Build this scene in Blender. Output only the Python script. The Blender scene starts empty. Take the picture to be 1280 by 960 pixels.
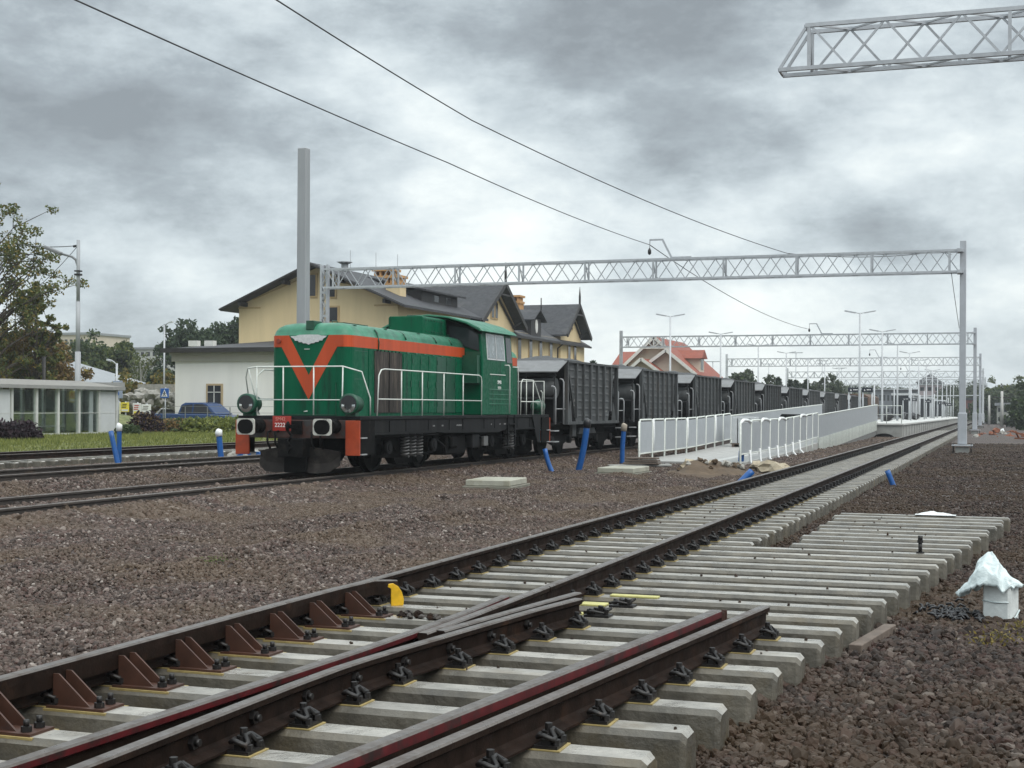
import bpy, bmesh, math, random
import numpy as np
from mathutils import Vector, Matrix, noise as mnoise
R = math.radians
random.seed(4); rng = np.random.default_rng(4)
sc = bpy.context.scene
col = sc.collection

# ------------------------------------------------------------------ camera, world, sun, exposure
F_PX, CAM_H, PYC = 1777.0, 1.434, 509.5
TH = math.atan(615 / F_PX); ROLL = R(.27)
cam = bpy.data.cameras.new('camera'); camo = bpy.data.objects.new('camera', cam); col.objects.link(camo)
cam.sensor_width = 36; cam.lens = F_PX / 1280 * 36; cam.shift_y = (PYC - 480) / 1280
cam.clip_start = .1; cam.clip_end = 6000
camo.matrix_world = Matrix.Translation((0, 0, CAM_H)) @ (Matrix.Rotation(TH, 4, 'Z') @ Matrix.Rotation(R(90), 4, 'X') @ Matrix.Rotation(ROLL, 4, 'Z'))
sc.camera = camo
vs = sc.view_settings
vs.view_transform = 'Standard'; vs.look = 'None'; vs.gamma = 1; vs.use_curve_mapping = False; vs.exposure = 0.50
SUN_EL, SUN_AZ = R(52), R(118)          # azimuth measured from +Y towards +X
w = bpy.data.worlds.new('World'); sc.world = w; w.use_nodes = True
nt = w.node_tree; nt.nodes.clear()
def nn(t, **k):
    n = nt.nodes.new(t)
    for a, v in k.items(): setattr(n, a, v)
    return n
def lk(a, b): nt.links.new(a, b)
sky = nn('ShaderNodeTexSky', sky_type='NISHITA', sun_disc=False, sun_elevation=SUN_EL, sun_rotation=SUN_AZ)
bg1 = nn('ShaderNodeBackground'); bg1.inputs[1].default_value = .05; lk(sky.outputs[0], bg1.inputs[0])
tc = nn('ShaderNodeTexCoord'); sep = nn('ShaderNodeSeparateXYZ'); lk(tc.outputs['Generated'], sep.inputs[0])
def mth(op, a, b=None, clamp=False):
    m = nn('ShaderNodeMath', operation=op, use_clamp=clamp)
    for i, v in enumerate((a, b)):
        if v is None: continue
        if isinstance(v, (int, float)): m.inputs[i].default_value = v
        else: lk(v, m.inputs[i])
    return m.outputs[0]
cb = nn('ShaderNodeCombineXYZ'); lk(sep.outputs[0], cb.inputs[0]); lk(sep.outputs[1], cb.inputs[1]); lk(mth('MULTIPLY', sep.outputs[2], 2.1), cb.inputs[2])
def cnoise(scale, detail, rough, off, dist=0.0):
    mp = nn('ShaderNodeMapping'); mp.inputs['Location'].default_value = off; lk(cb.outputs[0], mp.inputs[0])
    n = nn('ShaderNodeTexNoise'); n.inputs['Scale'].default_value = scale; n.inputs['Detail'].default_value = detail
    n.inputs['Roughness'].default_value = rough; n.inputs['Distortion'].default_value = dist
    lk(mp.outputs[0], n.inputs['Vector']); return n.outputs[0]
SKY_OFF = (9.1, 0.3, 0)
n1 = cnoise(2.5, 2, .5, SKY_OFF, .0)
n2 = cnoise(7.0, 10, .64, (7.3, 2.2, 0), .0)
n3 = cnoise(19.0, 6, .6, (2.3, 4.1, 0), .3)
mixn = mth('ADD', mth('ADD', mth('MULTIPLY', n1, .58), mth('MULTIPLY', n2, .33)), mth('MULTIPLY', n3, .09))
hz = mth('MULTIPLY', mth('SUBTRACT', 1.0, mth('DIVIDE', mth('MAXIMUM', sep.outputs[2], 0.0), .16), True), .045)
mixn = mth('ADD', mixn, hz)
ramp = nn('ShaderNodeValToRGB'); lk(mixn, ramp.inputs[0])
el = ramp.color_ramp.elements
el[0].position = .38; el[0].color = (.228, .256, .275, 1)
el[1].position = .68; el[1].color = (.92, .96, .93, 1)
for p, c_ in ((.44, (.325, .368, .395, 1)), (.485, (.455, .512, .54, 1)), (.53, (.59, .65, .67, 1)), (.58, (.735, .785, .78, 1))):
    e = ramp.color_ramp.elements.new(p); e.color = c_
bg2 = nn('ShaderNodeBackground'); lk(mth('ADD', 1.0, mth('MULTIPLY', mth('DIVIDE', mth('SUBTRACT', mth('MAXIMUM', sep.outputs[2], .30), .30), .5, True), 1.35)), bg2.inputs[1]); lk(ramp.outputs[0], bg2.inputs[0])
mx = nn('ShaderNodeMixShader'); mx.inputs[0].default_value = .9
lk(bg1.outputs[0], mx.inputs[1]); lk(bg2.outputs[0], mx.inputs[2])
out = nn('ShaderNodeOutputWorld'); lk(mx.outputs[0], out.inputs[0])
sl = bpy.data.lights.new('sun', 'SUN'); sl.energy = 1.5; sl.angle = R(45); sl.color = (1, .955, .89)
so = bpy.data.objects.new('sun', sl); col.objects.link(so)
sd = Vector((math.sin(SUN_AZ) * math.cos(SUN_EL), math.cos(SUN_AZ) * math.cos(SUN_EL), math.sin(SUN_EL)))
so.rotation_euler = (-sd).to_track_quat('-Z', 'Y').to_euler()

# ------------------------------------------------------------------ measuring helpers: a pixel of the 1280x960 photo to a point on a plane
_s, _c = math.sin(TH), math.cos(TH); _cp, _sp = math.cos(ROLL), math.sin(ROLL)
def _ray(px, py):
    u, v = px - 640, py - PYC
    a, b = (u * _cp + v * _sp) / F_PX, -(-u * _sp + v * _cp) / F_PX
    return (-_s + a * _c, _c + a * _s, b)
def _on(px, py, ax, val):
    d = _ray(px, py); t = (val - (0, 0, CAM_H)[ax]) / d[ax]
    return Vector((t * d[0], t * d[1], CAM_H + t * d[2]))
def onx(px, py, v): return _on(px, py, 0, v)
def ony(px, py, v): return _on(px, py, 1, v)
def onz(px, py, v): return _on(px, py, 2, v)

# ------------------------------------------------------------------ materials
def lin(*c): return tuple(((v / 255 + .055) / 1.055) ** 2.4 if v > 10 else v / 255 / 12.92 for v in c)
MATS = {}
def M(name, c, rough=.7, var=.18, scale=4., detail=6, bump=0., bscale=30., metal=0., c2=None, mask=.55, mscale=1.2, msharp=.12,
      spec=.5, rvar=0., streak=False, emit=None, ovar=.06):
    """weathered surface: base colour with noise variation, an optional second colour in stains, bump, roughness variation"""
    m = bpy.data.materials.new(name); m.use_nodes = True; t = m.node_tree; N = t.nodes; L = t.links
    b = N['Principled BSDF']; b.inputs['Roughness'].default_value = rough; b.inputs['Metallic'].default_value = metal
    b.inputs['Specular IOR Level'].default_value = spec
    tcn = N.new('ShaderNodeTexCoord'); oi = N.new('ShaderNodeObjectInfo')
    ml = N.new('ShaderNodeMath'); ml.operation = 'MULTIPLY'; ml.inputs[1].default_value = 37.; L.new(oi.outputs['Random'], ml.inputs[0])
    ad = N.new('ShaderNodeVectorMath'); ad.operation = 'ADD'; L.new(tcn.outputs['Object'], ad.inputs[0]); L.new(ml.outputs[0], ad.inputs[1])
    vec = ad.outputs[0]
    if streak:
        mp = N.new('ShaderNodeMapping'); mp.inputs['Scale'].default_value = (1, 1, .12); L.new(vec, mp.inputs[0]); vecs = mp.outputs[0]
    else: vecs = vec
    def noi(v, s, d=6, r=.6):
        n = N.new('ShaderNodeTexNoise'); n.inputs['Scale'].default_value = s; n.inputs['Detail'].default_value = d; n.inputs['Roughness'].default_value = r
        L.new(v, n.inputs['Vector']); return n.outputs[0]
    n1 = noi(vecs, scale, detail)
    rp = N.new('ShaderNodeValToRGB'); L.new(n1, rp.inputs[0])
    rp.color_ramp.elements[0].position = .3; rp.color_ramp.elements[1].position = .7
    rp.color_ramp.elements[0].color = (*[max(0, x * (1 - var)) for x in c], 1); rp.color_ramp.elements[1].color = (*[min(1, x * (1 + var)) for x in c], 1)
    out_c = rp.outputs[0]
    if c2 is not None:
        n2 = noi(vecs, mscale, 8, .65)
        r2 = N.new('ShaderNodeValToRGB'); L.new(n2, r2.inputs[0]); r2.color_ramp.elements[0].position = mask; r2.color_ramp.elements[1].position = mask + msharp
        mxn = N.new('ShaderNodeMix'); mxn.data_type = 'RGBA'; L.new(r2.outputs[0], mxn.inputs[0]); L.new(out_c, mxn.inputs[6]); mxn.inputs[7].default_value = (*c2, 1)
        out_c = mxn.outputs[2]
    hv = N.new('ShaderNodeHueSaturation'); mv = N.new('ShaderNodeMapRange'); L.new(oi.outputs['Random'], mv.inputs[0]); mv.inputs[3].default_value = 1 - ovar; mv.inputs[4].default_value = 1 + ovar
    L.new(mv.outputs[0], hv.inputs['Value']); L.new(out_c, hv.inputs['Color']); out_c = hv.outputs[0]
    L.new(out_c, b.inputs['Base Color'])
    if rvar:
        mr = N.new('ShaderNodeMapRange'); L.new(noi(vec, mscale * 2.3, 5), mr.inputs[0]); mr.inputs[1].default_value = .35; mr.inputs[2].default_value = .65
        mr.inputs[3].default_value = max(.04, rough - rvar); mr.inputs[4].default_value = min(1, rough + rvar); L.new(mr.outputs[0], b.inputs['Roughness'])
    if bump:
        bp = N.new('ShaderNodeBump'); bp.inputs['Strength'].default_value = bump; bp.inputs['Distance'].default_value = .02
        L.new(noi(vec, bscale, 6), bp.inputs['Height']); L.new(bp.outputs[0], b.inputs['Normal'])
    if emit: b.inputs['Emission Color'].default_value = (*emit[0], 1); b.inputs['Emission Strength'].default_value = emit[1]
    MATS[name] = m; return m
def glass(name, c, alpha_mix=.75, rough=.05):
    m = bpy.data.materials.new(name); m.use_nodes = True; t = m.node_tree; N = t.nodes; L = t.links; N.clear()
    o = N.new('ShaderNodeOutputMaterial'); tr = N.new('ShaderNodeBsdfTransparent'); tr.inputs[0].default_value = (*c, 1)
    gl = N.new('ShaderNodeBsdfGlossy'); gl.inputs['Roughness'].default_value = rough
    mxs = N.new('ShaderNodeMixShader'); lw = N.new('ShaderNodeLayerWeight'); lw.inputs[0].default_value = .35
    mm = N.new('ShaderNodeMath'); mm.operation = 'MULTIPLY_ADD'; mm.inputs[1].default_value = .6; mm.inputs[2].default_value = 1 - alpha_mix - .1
    L.new(lw.outputs['Fresnel'], mm.inputs[0]); L.new(mm.outputs[0], mxs.inputs[0]); L.new(tr.outputs[0], mxs.inputs[1]); L.new(gl.outputs[0], mxs.inputs[2]); L.new(mxs.outputs[0], o.inputs[0])
    MATS[name] = m; return m

concrete = M('wet concrete', (.092, .083, .066), .5, .4, 5, bump=.5, bscale=20, c2=(.10, .08, .048), mask=.54, mscale=1.6, msharp=.2, rvar=.25, ovar=.16)  # darker than the tops: shade between sleepers put into the side colour
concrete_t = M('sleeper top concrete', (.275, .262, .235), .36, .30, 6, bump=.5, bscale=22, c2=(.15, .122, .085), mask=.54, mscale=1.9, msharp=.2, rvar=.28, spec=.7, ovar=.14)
concrete_g = M('grey concrete', (.30, .30, .285), .75, .2, 3, bump=.3, bscale=25, c2=(.17, .16, .14), mask=.6, mscale=.9)
concrete_p = M('pale concrete', (.42, .42, .40), .7, .14, 2.5, bump=.15, bscale=25, c2=(.30, .295, .27), mask=.6, mscale=.6)
rail_side = M('rail brown side', (.0165, .0100, .0075), .7, .45, 9, bump=.2, bscale=60, c2=(.040, .021, .013), mask=.57, mscale=3, rvar=.15, spec=.08)
rail_top = M('rail running surface', (.098, .084, .075), .40, .25, 14, c2=(.055, .038, .028), mask=.52, mscale=5, metal=.15, rvar=.14)
rail_red = M('red lead paint on rail', (.085, .006, .008), .5, .45, 7, c2=(.022, .010, .009), mask=.50, mscale=5)
rail_old = M('old rail', (.04, .032, .028), .65, .3, 6, c2=(.10, .07, .05), mask=.6, mscale=2)
fin_brown = M('brown primer steel', (.058, .024, .0145), .55, .3, 8, c2=(.04, .022, .018), mask=.58, mscale=4)
fast_dark = M('dark fastening steel', (.008, .0065, .0062), .5, .5, 30, c2=(.06, .04, .03), mask=.6, mscale=20)
pad_yellow = M('yellow pad', (.30, .23, .09), .7, .25, 20)
paint_yellow = M('yellow paint', (.62, .36, .012), .4, .15, 20)
paint_lemon = M('faded yellow plate', (.46, .43, .16), .5, .15, 20)
steel_galv = M('galvanised steel', (.40, .42, .445), .48, .12, 6, metal=.25, rvar=.1)
steel_post = M('grey painted post', (.36, .38, .41), .5, .08, 3)
steel_far = M('galvanised steel pale', (.46, .48, .50), .55, .08, 6)
mast_conc = M('grey mast', (.29, .305, .32), .55, .08, 5, streak=True)
green = M('loco green', (.0008, .086, .041), .45, .25, 3, c2=(.008, .040, .024), mask=.55, mscale=4.5, msharp=.12, streak=True, rvar=.14, spec=.12)
green_roof = M('weathered green roof', (.020, .15, .085), .42, .3, 4, c2=(.10, .22, .16), mask=.55, mscale=1.6, msharp=.22, rvar=.12)
green_d = M('dull dark green', (.006, .06, .032), .4, .3, 8)
orange = M('loco orange', (.43, .052, .006), .5, .15, 4, c2=(.38, .06, .015), mask=.6, mscale=2, streak=True)
orange_d = M('orange step plate', (.33, .042, .007), .5, .2, 5, c2=(.22, .04, .015), mask=.6, mscale=3)
white_rail = M('white handrail paint', (.60, .63, .59), .45, .12, 15, c2=(.40, .40, .34), mask=.66, mscale=8)
silver = M('silver emblem', (.55, .57, .57), .4, .15, 20, metal=.3)
red_plate = M('red plate', (.34, .026, .016), .45, .2, 10)
white_txt = M('white lettering', (.75, .76, .74), .6, .1, 20)
frame_blk = M('grimy frame', (.0095, .0098, .0108), .65, .5, 5, spec=.15, c2=(.026, .024, .022), mask=.57, mscale=2.4, msharp=.2, streak=True)
under_blk = M('underframe black', (.0055, .0054, .0056), .75, .5, 6, spec=.1, c2=(.020, .017, .015), mask=.58, mscale=3)
spring_st = M('spring steel', (.11, .11, .11), .5, .3, 8)
grille = M('radiator grille', (.042, .037, .034), .75, .5, 12, c2=(.105, .088, .072), mask=.53, mscale=9, msharp=.1, streak=True, spec=.2)
lamp_glass = M('lamp lens', (.55, .58, .58), .08, .1, 5, metal=.9)
lamp_dark = M('lamp reflector', (.05, .05, .055), .15, .2, 5, metal=.8)
cab_glass = M('cab window glass', (.20, .23, .24), .06, .25, 7, c2=(.5, .52, .52), mask=.58, mscale=4, metal=.2)
dark_glass = M('dark window glass', (.028, .031, .036), .12, .2, 3, spec=.45)
wagon_side = M('wagon grey steel', (.058, .062, .064), .6, .4, 4, c2=(.095, .075, .06), mask=.57, mscale=2.5, msharp=.2, streak=True, spec=.3, ovar=.15)
wagon_dark = M('wagon dark and shaded steel', (.022, .023, .025), .6, .35, 5, c2=(.06, .05, .045), mask=.6, mscale=2)
wagon_roof = M('wagon pale end sheet', (.14, .142, .145), .5, .2, 4, c2=(.085, .08, .075), mask=.55, mscale=1.5)
wagon_rail = M('wagon grey handrail', (.33, .34, .35), .5, .15, 10)
coal = M('coal', (.014, .014, .015), .5, .5, 12, bump=.8, bscale=14)
cream = M('cream plaster', (.64, .51, .30), .8, .07, 1.5, c2=(.54, .42, .25), mask=.62, mscale=.5, streak=True)
cream_d = M('ochre plaster trim', (.42, .30, .15), .8, .1, 2)
wht_wall = M('off white plaster', (.80, .785, .74), .8, .05, 1.2, c2=(.66, .64, .60), mask=.62, mscale=.4, streak=True)
beige = M('beige plaster', (.50, .44, .36), .8, .08, 1.5)
slate = M('slate roof', (.040, .041, .046), .65, .35, 3, spec=.3, c2=(.065, .065, .068), mask=.55, mscale=1.1, bump=.3, bscale=8)
roof_blk = M('dark timber', (.022, .02, .02), .6, .3, 4)
roof_red = M('red tile roof', (.21, .044, .019), .6, .22, 3, bump=.3, bscale=6, c2=(.24, .06, .04), mask=.57, mscale=.8)
roof_grey = M('pale metal roof', (.22, .235, .25), .45, .1, 2)
brick_ch = M('ochre brick', (.45, .25, .10), .8, .2, 8)
timber = M('white trim', (.6, .6, .57), .6, .1, 5)
panel_grey = M('grey mesh panel', (.31, .33, .35), .5, .06, 3, spec=.4)
panel_lite = M('pale panel', (.47, .49, .50), .5, .06, 3)
wrap_white = M('white plastic wrap', (.70, .72, .72), .35, .08, 12, bump=.3, bscale=30)
pipe_blue = M('blue plastic pipe', (.005, .075, .27), .35, .15, 8, c2=(.02, .07, .22), mask=.62, mscale=4)
pipe_in_shade = M('pipe inside shade', (.004, .012, .05), .6)
asphalt = M('asphalt', (.055, .056, .058), .6, .15, 4)
ramp_conc = M('ramp paving', (.33, .325, .31), .5, .12, 4, rvar=.15)
edge_white = M('white edge paving', (.50, .50, .48), .55, .08, 4)
bag_white = M('white sack', (.57, .645, .65), .4, .05, 8, bump=.5, bscale=26)
MATS['white sack'].node_tree.nodes['Principled BSDF'].inputs['Subsurface Weight'].default_value = .35; MATS['white sack'].node_tree.nodes['Principled BSDF'].inputs['Subsurface Radius'].default_value = (.02, .02, .02)
block_white = M('white block', (.58, .61, .60), .65, .1, 10, bump=.25, bscale=30)
wood_grey = M('weathered wood', (.115, .088, .070), .75, .25, 10)
bark = M('bark', (.055, .045, .036), .85, .3, 8, bump=.5, bscale=20)
bark_birch = M('birch bark', (.36, .35, .33), .8, .3, 8)
truck_blue = M('blue car paint', (.022, .055, .15), .25, .05, 3)
car_white = M('white car paint', (.6, .6, .6), .25, .05, 3)
tyre = M('tyre rubber', (.012, .012, .012), .8, .2, 10)
sign_blue = M('sign blue', (.02, .10, .36), .4, .05, 5)
sign_white = M('sign white', (.7, .7, .7), .45, .05, 5)
sign_dark = M('sign dark navy', (.012, .016, .026), .35, .1, 5)
poster_y = M('poster yellow', (.70, .58, .06), .5, .08, 9)
poster_w = M('poster white', (.66, .66, .64), .5, .08, 9)
poster_r = M('poster red', (.45, .05, .04), .5, .1, 9)
stone_grey = M('grey rubble', (.27, .26, .235), .85, .25, 6, bump=.5, bscale=9)
rust = M('rusty scrap', (.20, .065, .03), .8, .35, 6, c2=(.10, .045, .03), mask=.55, mscale=3)
soil = M('brown soil', (.085, .058, .036), .95, .3, 3, bump=.8, bscale=9, c2=(.07, .052, .036), mask=.55, mscale=1.3)
black_pl = M('black plastic', (.012, .012, .014), .35, .3, 10)
wire_m = M('dark wire', (.03, .03, .032), .5, .1, 5)
shel_glass = glass('shelter glass', (.93, .97, .95), .93)
shel_frame = M('shelter frame', (.50, .51, .49), .5, .1, 6)
shel_roof = M('shelter roof', (.20, .19, .17), .6, .15, 4)

def leafmat(name, a, b, tr=.25):
    m = bpy.data.materials.new(name); m.use_nodes = True; t = m.node_tree; N = t.nodes; L = t.links; bs = N['Principled BSDF']
    g = N.new('ShaderNodeNewGeometry'); rp = N.new('ShaderNodeValToRGB'); L.new(g.outputs['Random Per Island'], rp.inputs[0])
    rp.color_ramp.elements[0].color = (*a, 1); rp.color_ramp.elements[1].color = (*b, 1); L.new(rp.outputs[0], bs.inputs['Base Color']); bs.inputs['Roughness'].default_value = .6
    bs.inputs['Specular IOR Level'].default_value = .25
    tl = N.new('ShaderNodeBsdfTranslucent'); L.new(rp.outputs[0], tl.inputs[0]); ms = N.new('ShaderNodeMixShader'); ms.inputs[0].default_value = tr
    L.new(bs.outputs[0], ms.inputs[1]); L.new(tl.outputs[0], ms.inputs[2]); L.new(ms.outputs[0], N['Material Output'].inputs[0]); MATS[name] = m; return m
leaf_green = leafmat('leaf green', (.05, .075, .025), (.15, .17, .055), .35)
leaf_dark = leafmat('leaf dark green', (.028, .05, .022), (.075, .105, .04), .3)
leaf_aut = leafmat('leaf autumn', (.09, .085, .025), (.27, .20, .05), .35)
leaf_brown = leafmat('leaf brown', (.08, .06, .028), (.22, .14, .055), .3)
leaf_pine = leafmat('needle', (.022, .042, .026), (.055, .08, .04))
leaf_purple = leafmat('purple hedge leaf', (.018, .012, .016), (.045, .026, .034))
leaf_juniper = leafmat('juniper', (.07, .10, .022), (.24, .26, .065), .3)
leaf_far = leafmat('hazed far foliage', (.05, .065, .045), (.105, .125, .075), .3)  # lightened: distance haze put into the leaf colour
grass_m = leafmat('grass blade', (.09, .12, .028), (.28, .29, .085), .4)

# ------------------------------------------------------------------ mesh builder
class MB:
    def __init__(s): s.v = []; s.f = []; s.m = []; s.sm = []
    def add(s, vs, fs, m=0, smooth=False):
        o = len(s.v); s.v += [tuple(v) for v in vs]
        for f in fs: s.f.append([i + o for i in f]); s.m.append(m); s.sm.append(smooth)
        return s
    def box(s, x0, x1, y0, y1, z0, z1, m=0):
        return s.add([(x0, y0, z0), (x1, y0, z0), (x1, y1, z0), (x0, y1, z0), (x0, y0, z1), (x1, y0, z1), (x1, y1, z1), (x0, y1, z1)],
                     [(3, 2, 1, 0), (4, 5, 6, 7), (0, 1, 5, 4), (1, 2, 6, 5), (2, 3, 7, 6), (3, 0, 4, 7)], m)
    def bar(s, p, q, wx, wz=None, m=0, up=(0, 0, 1)):
        """rectangular bar from p to q"""
        wz = wz or wx; p = Vector(p); q = Vector(q); d = (q - p).normalized(); u = Vector(up)
        if abs(d.dot(u)) > .98: u = Vector((0, 1, 0))
        a = d.cross(u).normalized(); b = a.cross(d).normalized(); vs = []
        for e in (p, q):
            for i, j in ((-1, -1), (1, -1), (1, 1), (-1, 1)): vs.append(e + a * wx / 2 * i + b * wz / 2 * j)
        return s.add(vs, [(3, 2, 1, 0), (4, 5, 6, 7), (0, 1, 5, 4), (1, 2, 6, 5), (2, 3, 7, 6), (3, 0, 4, 7)], m)
    def tube(s, pts, r, n=6, m=0, cap=True, smooth=True):
        pts = [Vector(p) for p in pts]; rs = r if isinstance(r, (list, tuple)) else [r] * len(pts)
        d0 = (pts[1] - pts[0]).normalized(); u = Vector((0, 0, 1)) if abs(d0.z) < .9 else Vector((1, 0, 0)); a = d0.cross(u).normalized(); vs = []
        for i, p in enumerate(pts):
            if i == 0: d = d0
            elif i == len(pts) - 1: d = (pts[i] - pts[i - 1]).normalized()
            else: d = ((pts[i + 1] - pts[i]).normalized() + (pts[i] - pts[i - 1]).normalized()).normalized()
            a = (a - d * a.dot(d)).normalized(); b = d.cross(a)
            for k in range(n):
                t = 2 * math.pi * k / n; vs.append(p + (a * math.cos(t) + b * math.sin(t)) * rs[i])
        fs = []
        for i in range(len(pts) - 1):
            for k in range(n): fs.append((i * n + k, i * n + (k + 1) % n, (i + 1) * n + (k + 1) % n, (i + 1) * n + k))
        s.add(vs, fs, m, smooth)
        if cap:
            o = len(s.v) - len(vs); s.f.append([o + k for k in range(n)][::-1]); s.m.append(m); s.sm.append(False)
            o2 = o + (len(pts) - 1) * n; s.f.append([o2 + k for k in range(n)]); s.m.append(m); s.sm.append(False)
        return s
    def prism(s, poly, axis, a0, a1, m=0, mcap=None):
        """poly: 2D points in the two other axes (cyclic order yz / xz / xy), extruded a0..a1 on axis"""
        def P(p, a): return {'x': (a, p[0], p[1]), 'y': (p[0], a, p[1]), 'z': (p[0], p[1], a)}[axis]
        n = len(poly); s.add([P(p, a0) for p in poly] + [P(p, a1) for p in poly], [(i, (i + 1) % n, n + (i + 1) % n, n + i) for i in range(n)], m)
        o = len(s.v) - 2 * n
        for c in ([o + i for i in range(n)][::-1], [o + n + i for i in range(n)]): s.f.append(c); s.m.append(m if mcap is None else mcap); s.sm.append(False)
        return s
    def loft(s, rings, m=0, cap0=True, cap1=True, smooth=False, closed=True):
        n = len(rings[0]); o = len(s.v); s.v += [tuple(p) for r_ in rings for p in r_]
        for i in range(len(rings) - 1):
            for k in range(n if closed else n - 1):
                s.f.append([o + i * n + k, o + i * n + (k + 1) % n, o + (i + 1) * n + (k + 1) % n, o + (i + 1) * n + k]); s.m.append(m(i, k) if callable(m) else m); s.sm.append(smooth)
        mm = m if not callable(m) else 0
        if cap0: s.f.append([o + k for k in range(n)][::-1]); s.m.append(mm); s.sm.append(False)
        if cap1: s.f.append([o + (len(rings) - 1) * n + k for k in range(n)]); s.m.append(mm if not callable(m) else m(len(rings) - 2, 0)); s.sm.append(False)
        return s
    def quad(s, a, b, c, d, m=0): return s.add([a, b, c, d], [(0, 1, 2, 3)], m)
    def pieces(s):
        """one builder per separate piece of this one"""
        par = list(range(len(s.v)))
        def fd(a):
            while par[a] != a: par[a] = par[par[a]]; a = par[a]
            return a
        for f in s.f:
            for i in f[1:]: par[fd(i)] = fd(f[0])
        g = {}
        for f, m, q in zip(s.f, s.m, s.sm): g.setdefault(fd(f[0]), []).append((f, m, q))
        out = []
        for fs in g.values():
            o = MB(); mp = {}
            for f, m, q in fs:
                nf = []
                for i in f:
                    if i not in mp: mp[i] = len(o.v); o.v.append(s.v[i])
                    nf.append(mp[i])
                o.f.append(nf); o.m.append(m); o.sm.append(q)
            out.append(o)
        return out
    def builds(s, *a, **k): return [p.build(*a, **k) for p in s.pieces()]
    def build(s, name, mats, parent=None, loc=None, bevel=0, fix=True):
        me = bpy.data.meshes.new(name)
        vs = s.v if loc is None else [(v[0] - loc[0], v[1] - loc[1], v[2] - loc[2]) for v in s.v]
        me.from_pydata(vs, [], s.f)
        mats = mats if isinstance(mats, (list, tuple)) else [mats]
        for m_ in mats: me.materials.append(m_)
        me.polygons.foreach_set('material_index', s.m); me.polygons.foreach_set('use_smooth', s.sm)
        if fix or bevel:
            bm = bmesh.new(); bm.from_mesh(me)
            bmesh.ops.recalc_face_normals(bm, faces=bm.faces)
            if bevel:
                es = [e for e in bm.edges if len(e.link_faces) == 2 and e.calc_face_angle(0) > .5]
                bmesh.ops.bevel(bm, geom=es, offset=bevel, segments=1, affect='EDGES', clamp_overlap=True)
            bm.to_mesh(me); bm.free()
        me.update()
        o = bpy.data.objects.new(name, me); col.objects.link(o)
        if loc is not None: o.location = loc
        if parent is not None: o.parent = parent
        return o
def tag(o, label=None, cat=None, group=None, kind=None):
    if label: o['label'] = label
    if cat: o['category'] = cat
    if group: o['group'] = group
    if kind: o['kind'] = kind
    return o
def empty(name, loc, label, cat, group=None, rz=0):
    o = bpy.data.objects.new(name, None); col.objects.link(o); o.location = loc; o.rotation_euler = (0, 0, rz); o.empty_display_size = .3
    return tag(o, label, cat, group)
def dup(o, loc=None, rz=None, label=None, parent=None, scale=None):
    c = o.copy(); col.objects.link(c)
    if parent is not None: c.parent = parent
    if loc is not None: c.location = loc
    if rz is not None: c.rotation_euler = (0, 0, rz)
    if scale is not None: c.scale = scale
    if label: c['label'] = label
    for ch in list(o.children): dup(ch, parent=c)
    return c
def text_mesh(name, body, size, mat, parent, mw, align='CENTER', depth=.004):
    cu = bpy.data.curves.new(name, 'FONT'); cu.body = body; cu.size = size; cu.extrude = depth; cu.align_x = align or 'CENTER'; cu.align_y = 'CENTER'; cu.resolution_u = 3
    t = bpy.data.objects.new('tmp', cu); me = bpy.data.meshes.new_from_object(t); bpy.data.objects.remove(t)
    me.materials.clear(); me.materials.append(mat)
    o = bpy.data.objects.new(name, me); col.objects.link(o); o.parent = parent; o.matrix_local = mw; return o
def ordw(n):
    w_ = ['', 'first', 'second', 'third', 'fourth', 'fifth', 'sixth', 'seventh', 'eighth', 'ninth', 'tenth', 'eleventh', 'twelfth']
    if n < len(w_): return w_[n]
    return '%d%s' % (n, {1: 'st', 2: 'nd', 3: 'rd'}.get(n % 10 if n % 100 not in (11, 12, 13) else 0, 'th'))
def sm(a, b, x): t = np.clip((x - a) / (b - a), 0, 1); return t * t * (3 - 2 * t)
# ------------------------------------------------------------------ ground
def vnoise(x, y, seed=0):
    xi = np.floor(x).astype(np.int64); yi = np.floor(y).astype(np.int64); fx = x - xi; fy = y - yi; fx = fx * fx * (3 - 2 * fx); fy = fy * fy * (3 - 2 * fy)
    def h(a, b):
        n = (a * 374761393 + b * 668265263 + seed * 974634721) & 0xffffffff; n = ((n ^ (n >> 13)) * 1274126177) & 0xffffffff
        return ((n ^ (n >> 16)) & 0xffff) / 65535.0
    return (h(xi, yi) * (1 - fx) + h(xi + 1, yi) * fx) * (1 - fy) + (h(xi, yi + 1) * (1 - fx) + h(xi + 1, yi + 1) * fx) * fy
def fbm(x, y, s, seed=0, o=4): return sum(vnoise(x * s * 2 ** k, y * s * 2 ** k, seed + k) / 2 ** k for k in range(o)) / (2 - 2 ** (1 - o)) - .5
def bearer_right(y): return np.where(y < 23.2, -1.5 + .1017 * (y - 6.93), -2.8)
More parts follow.
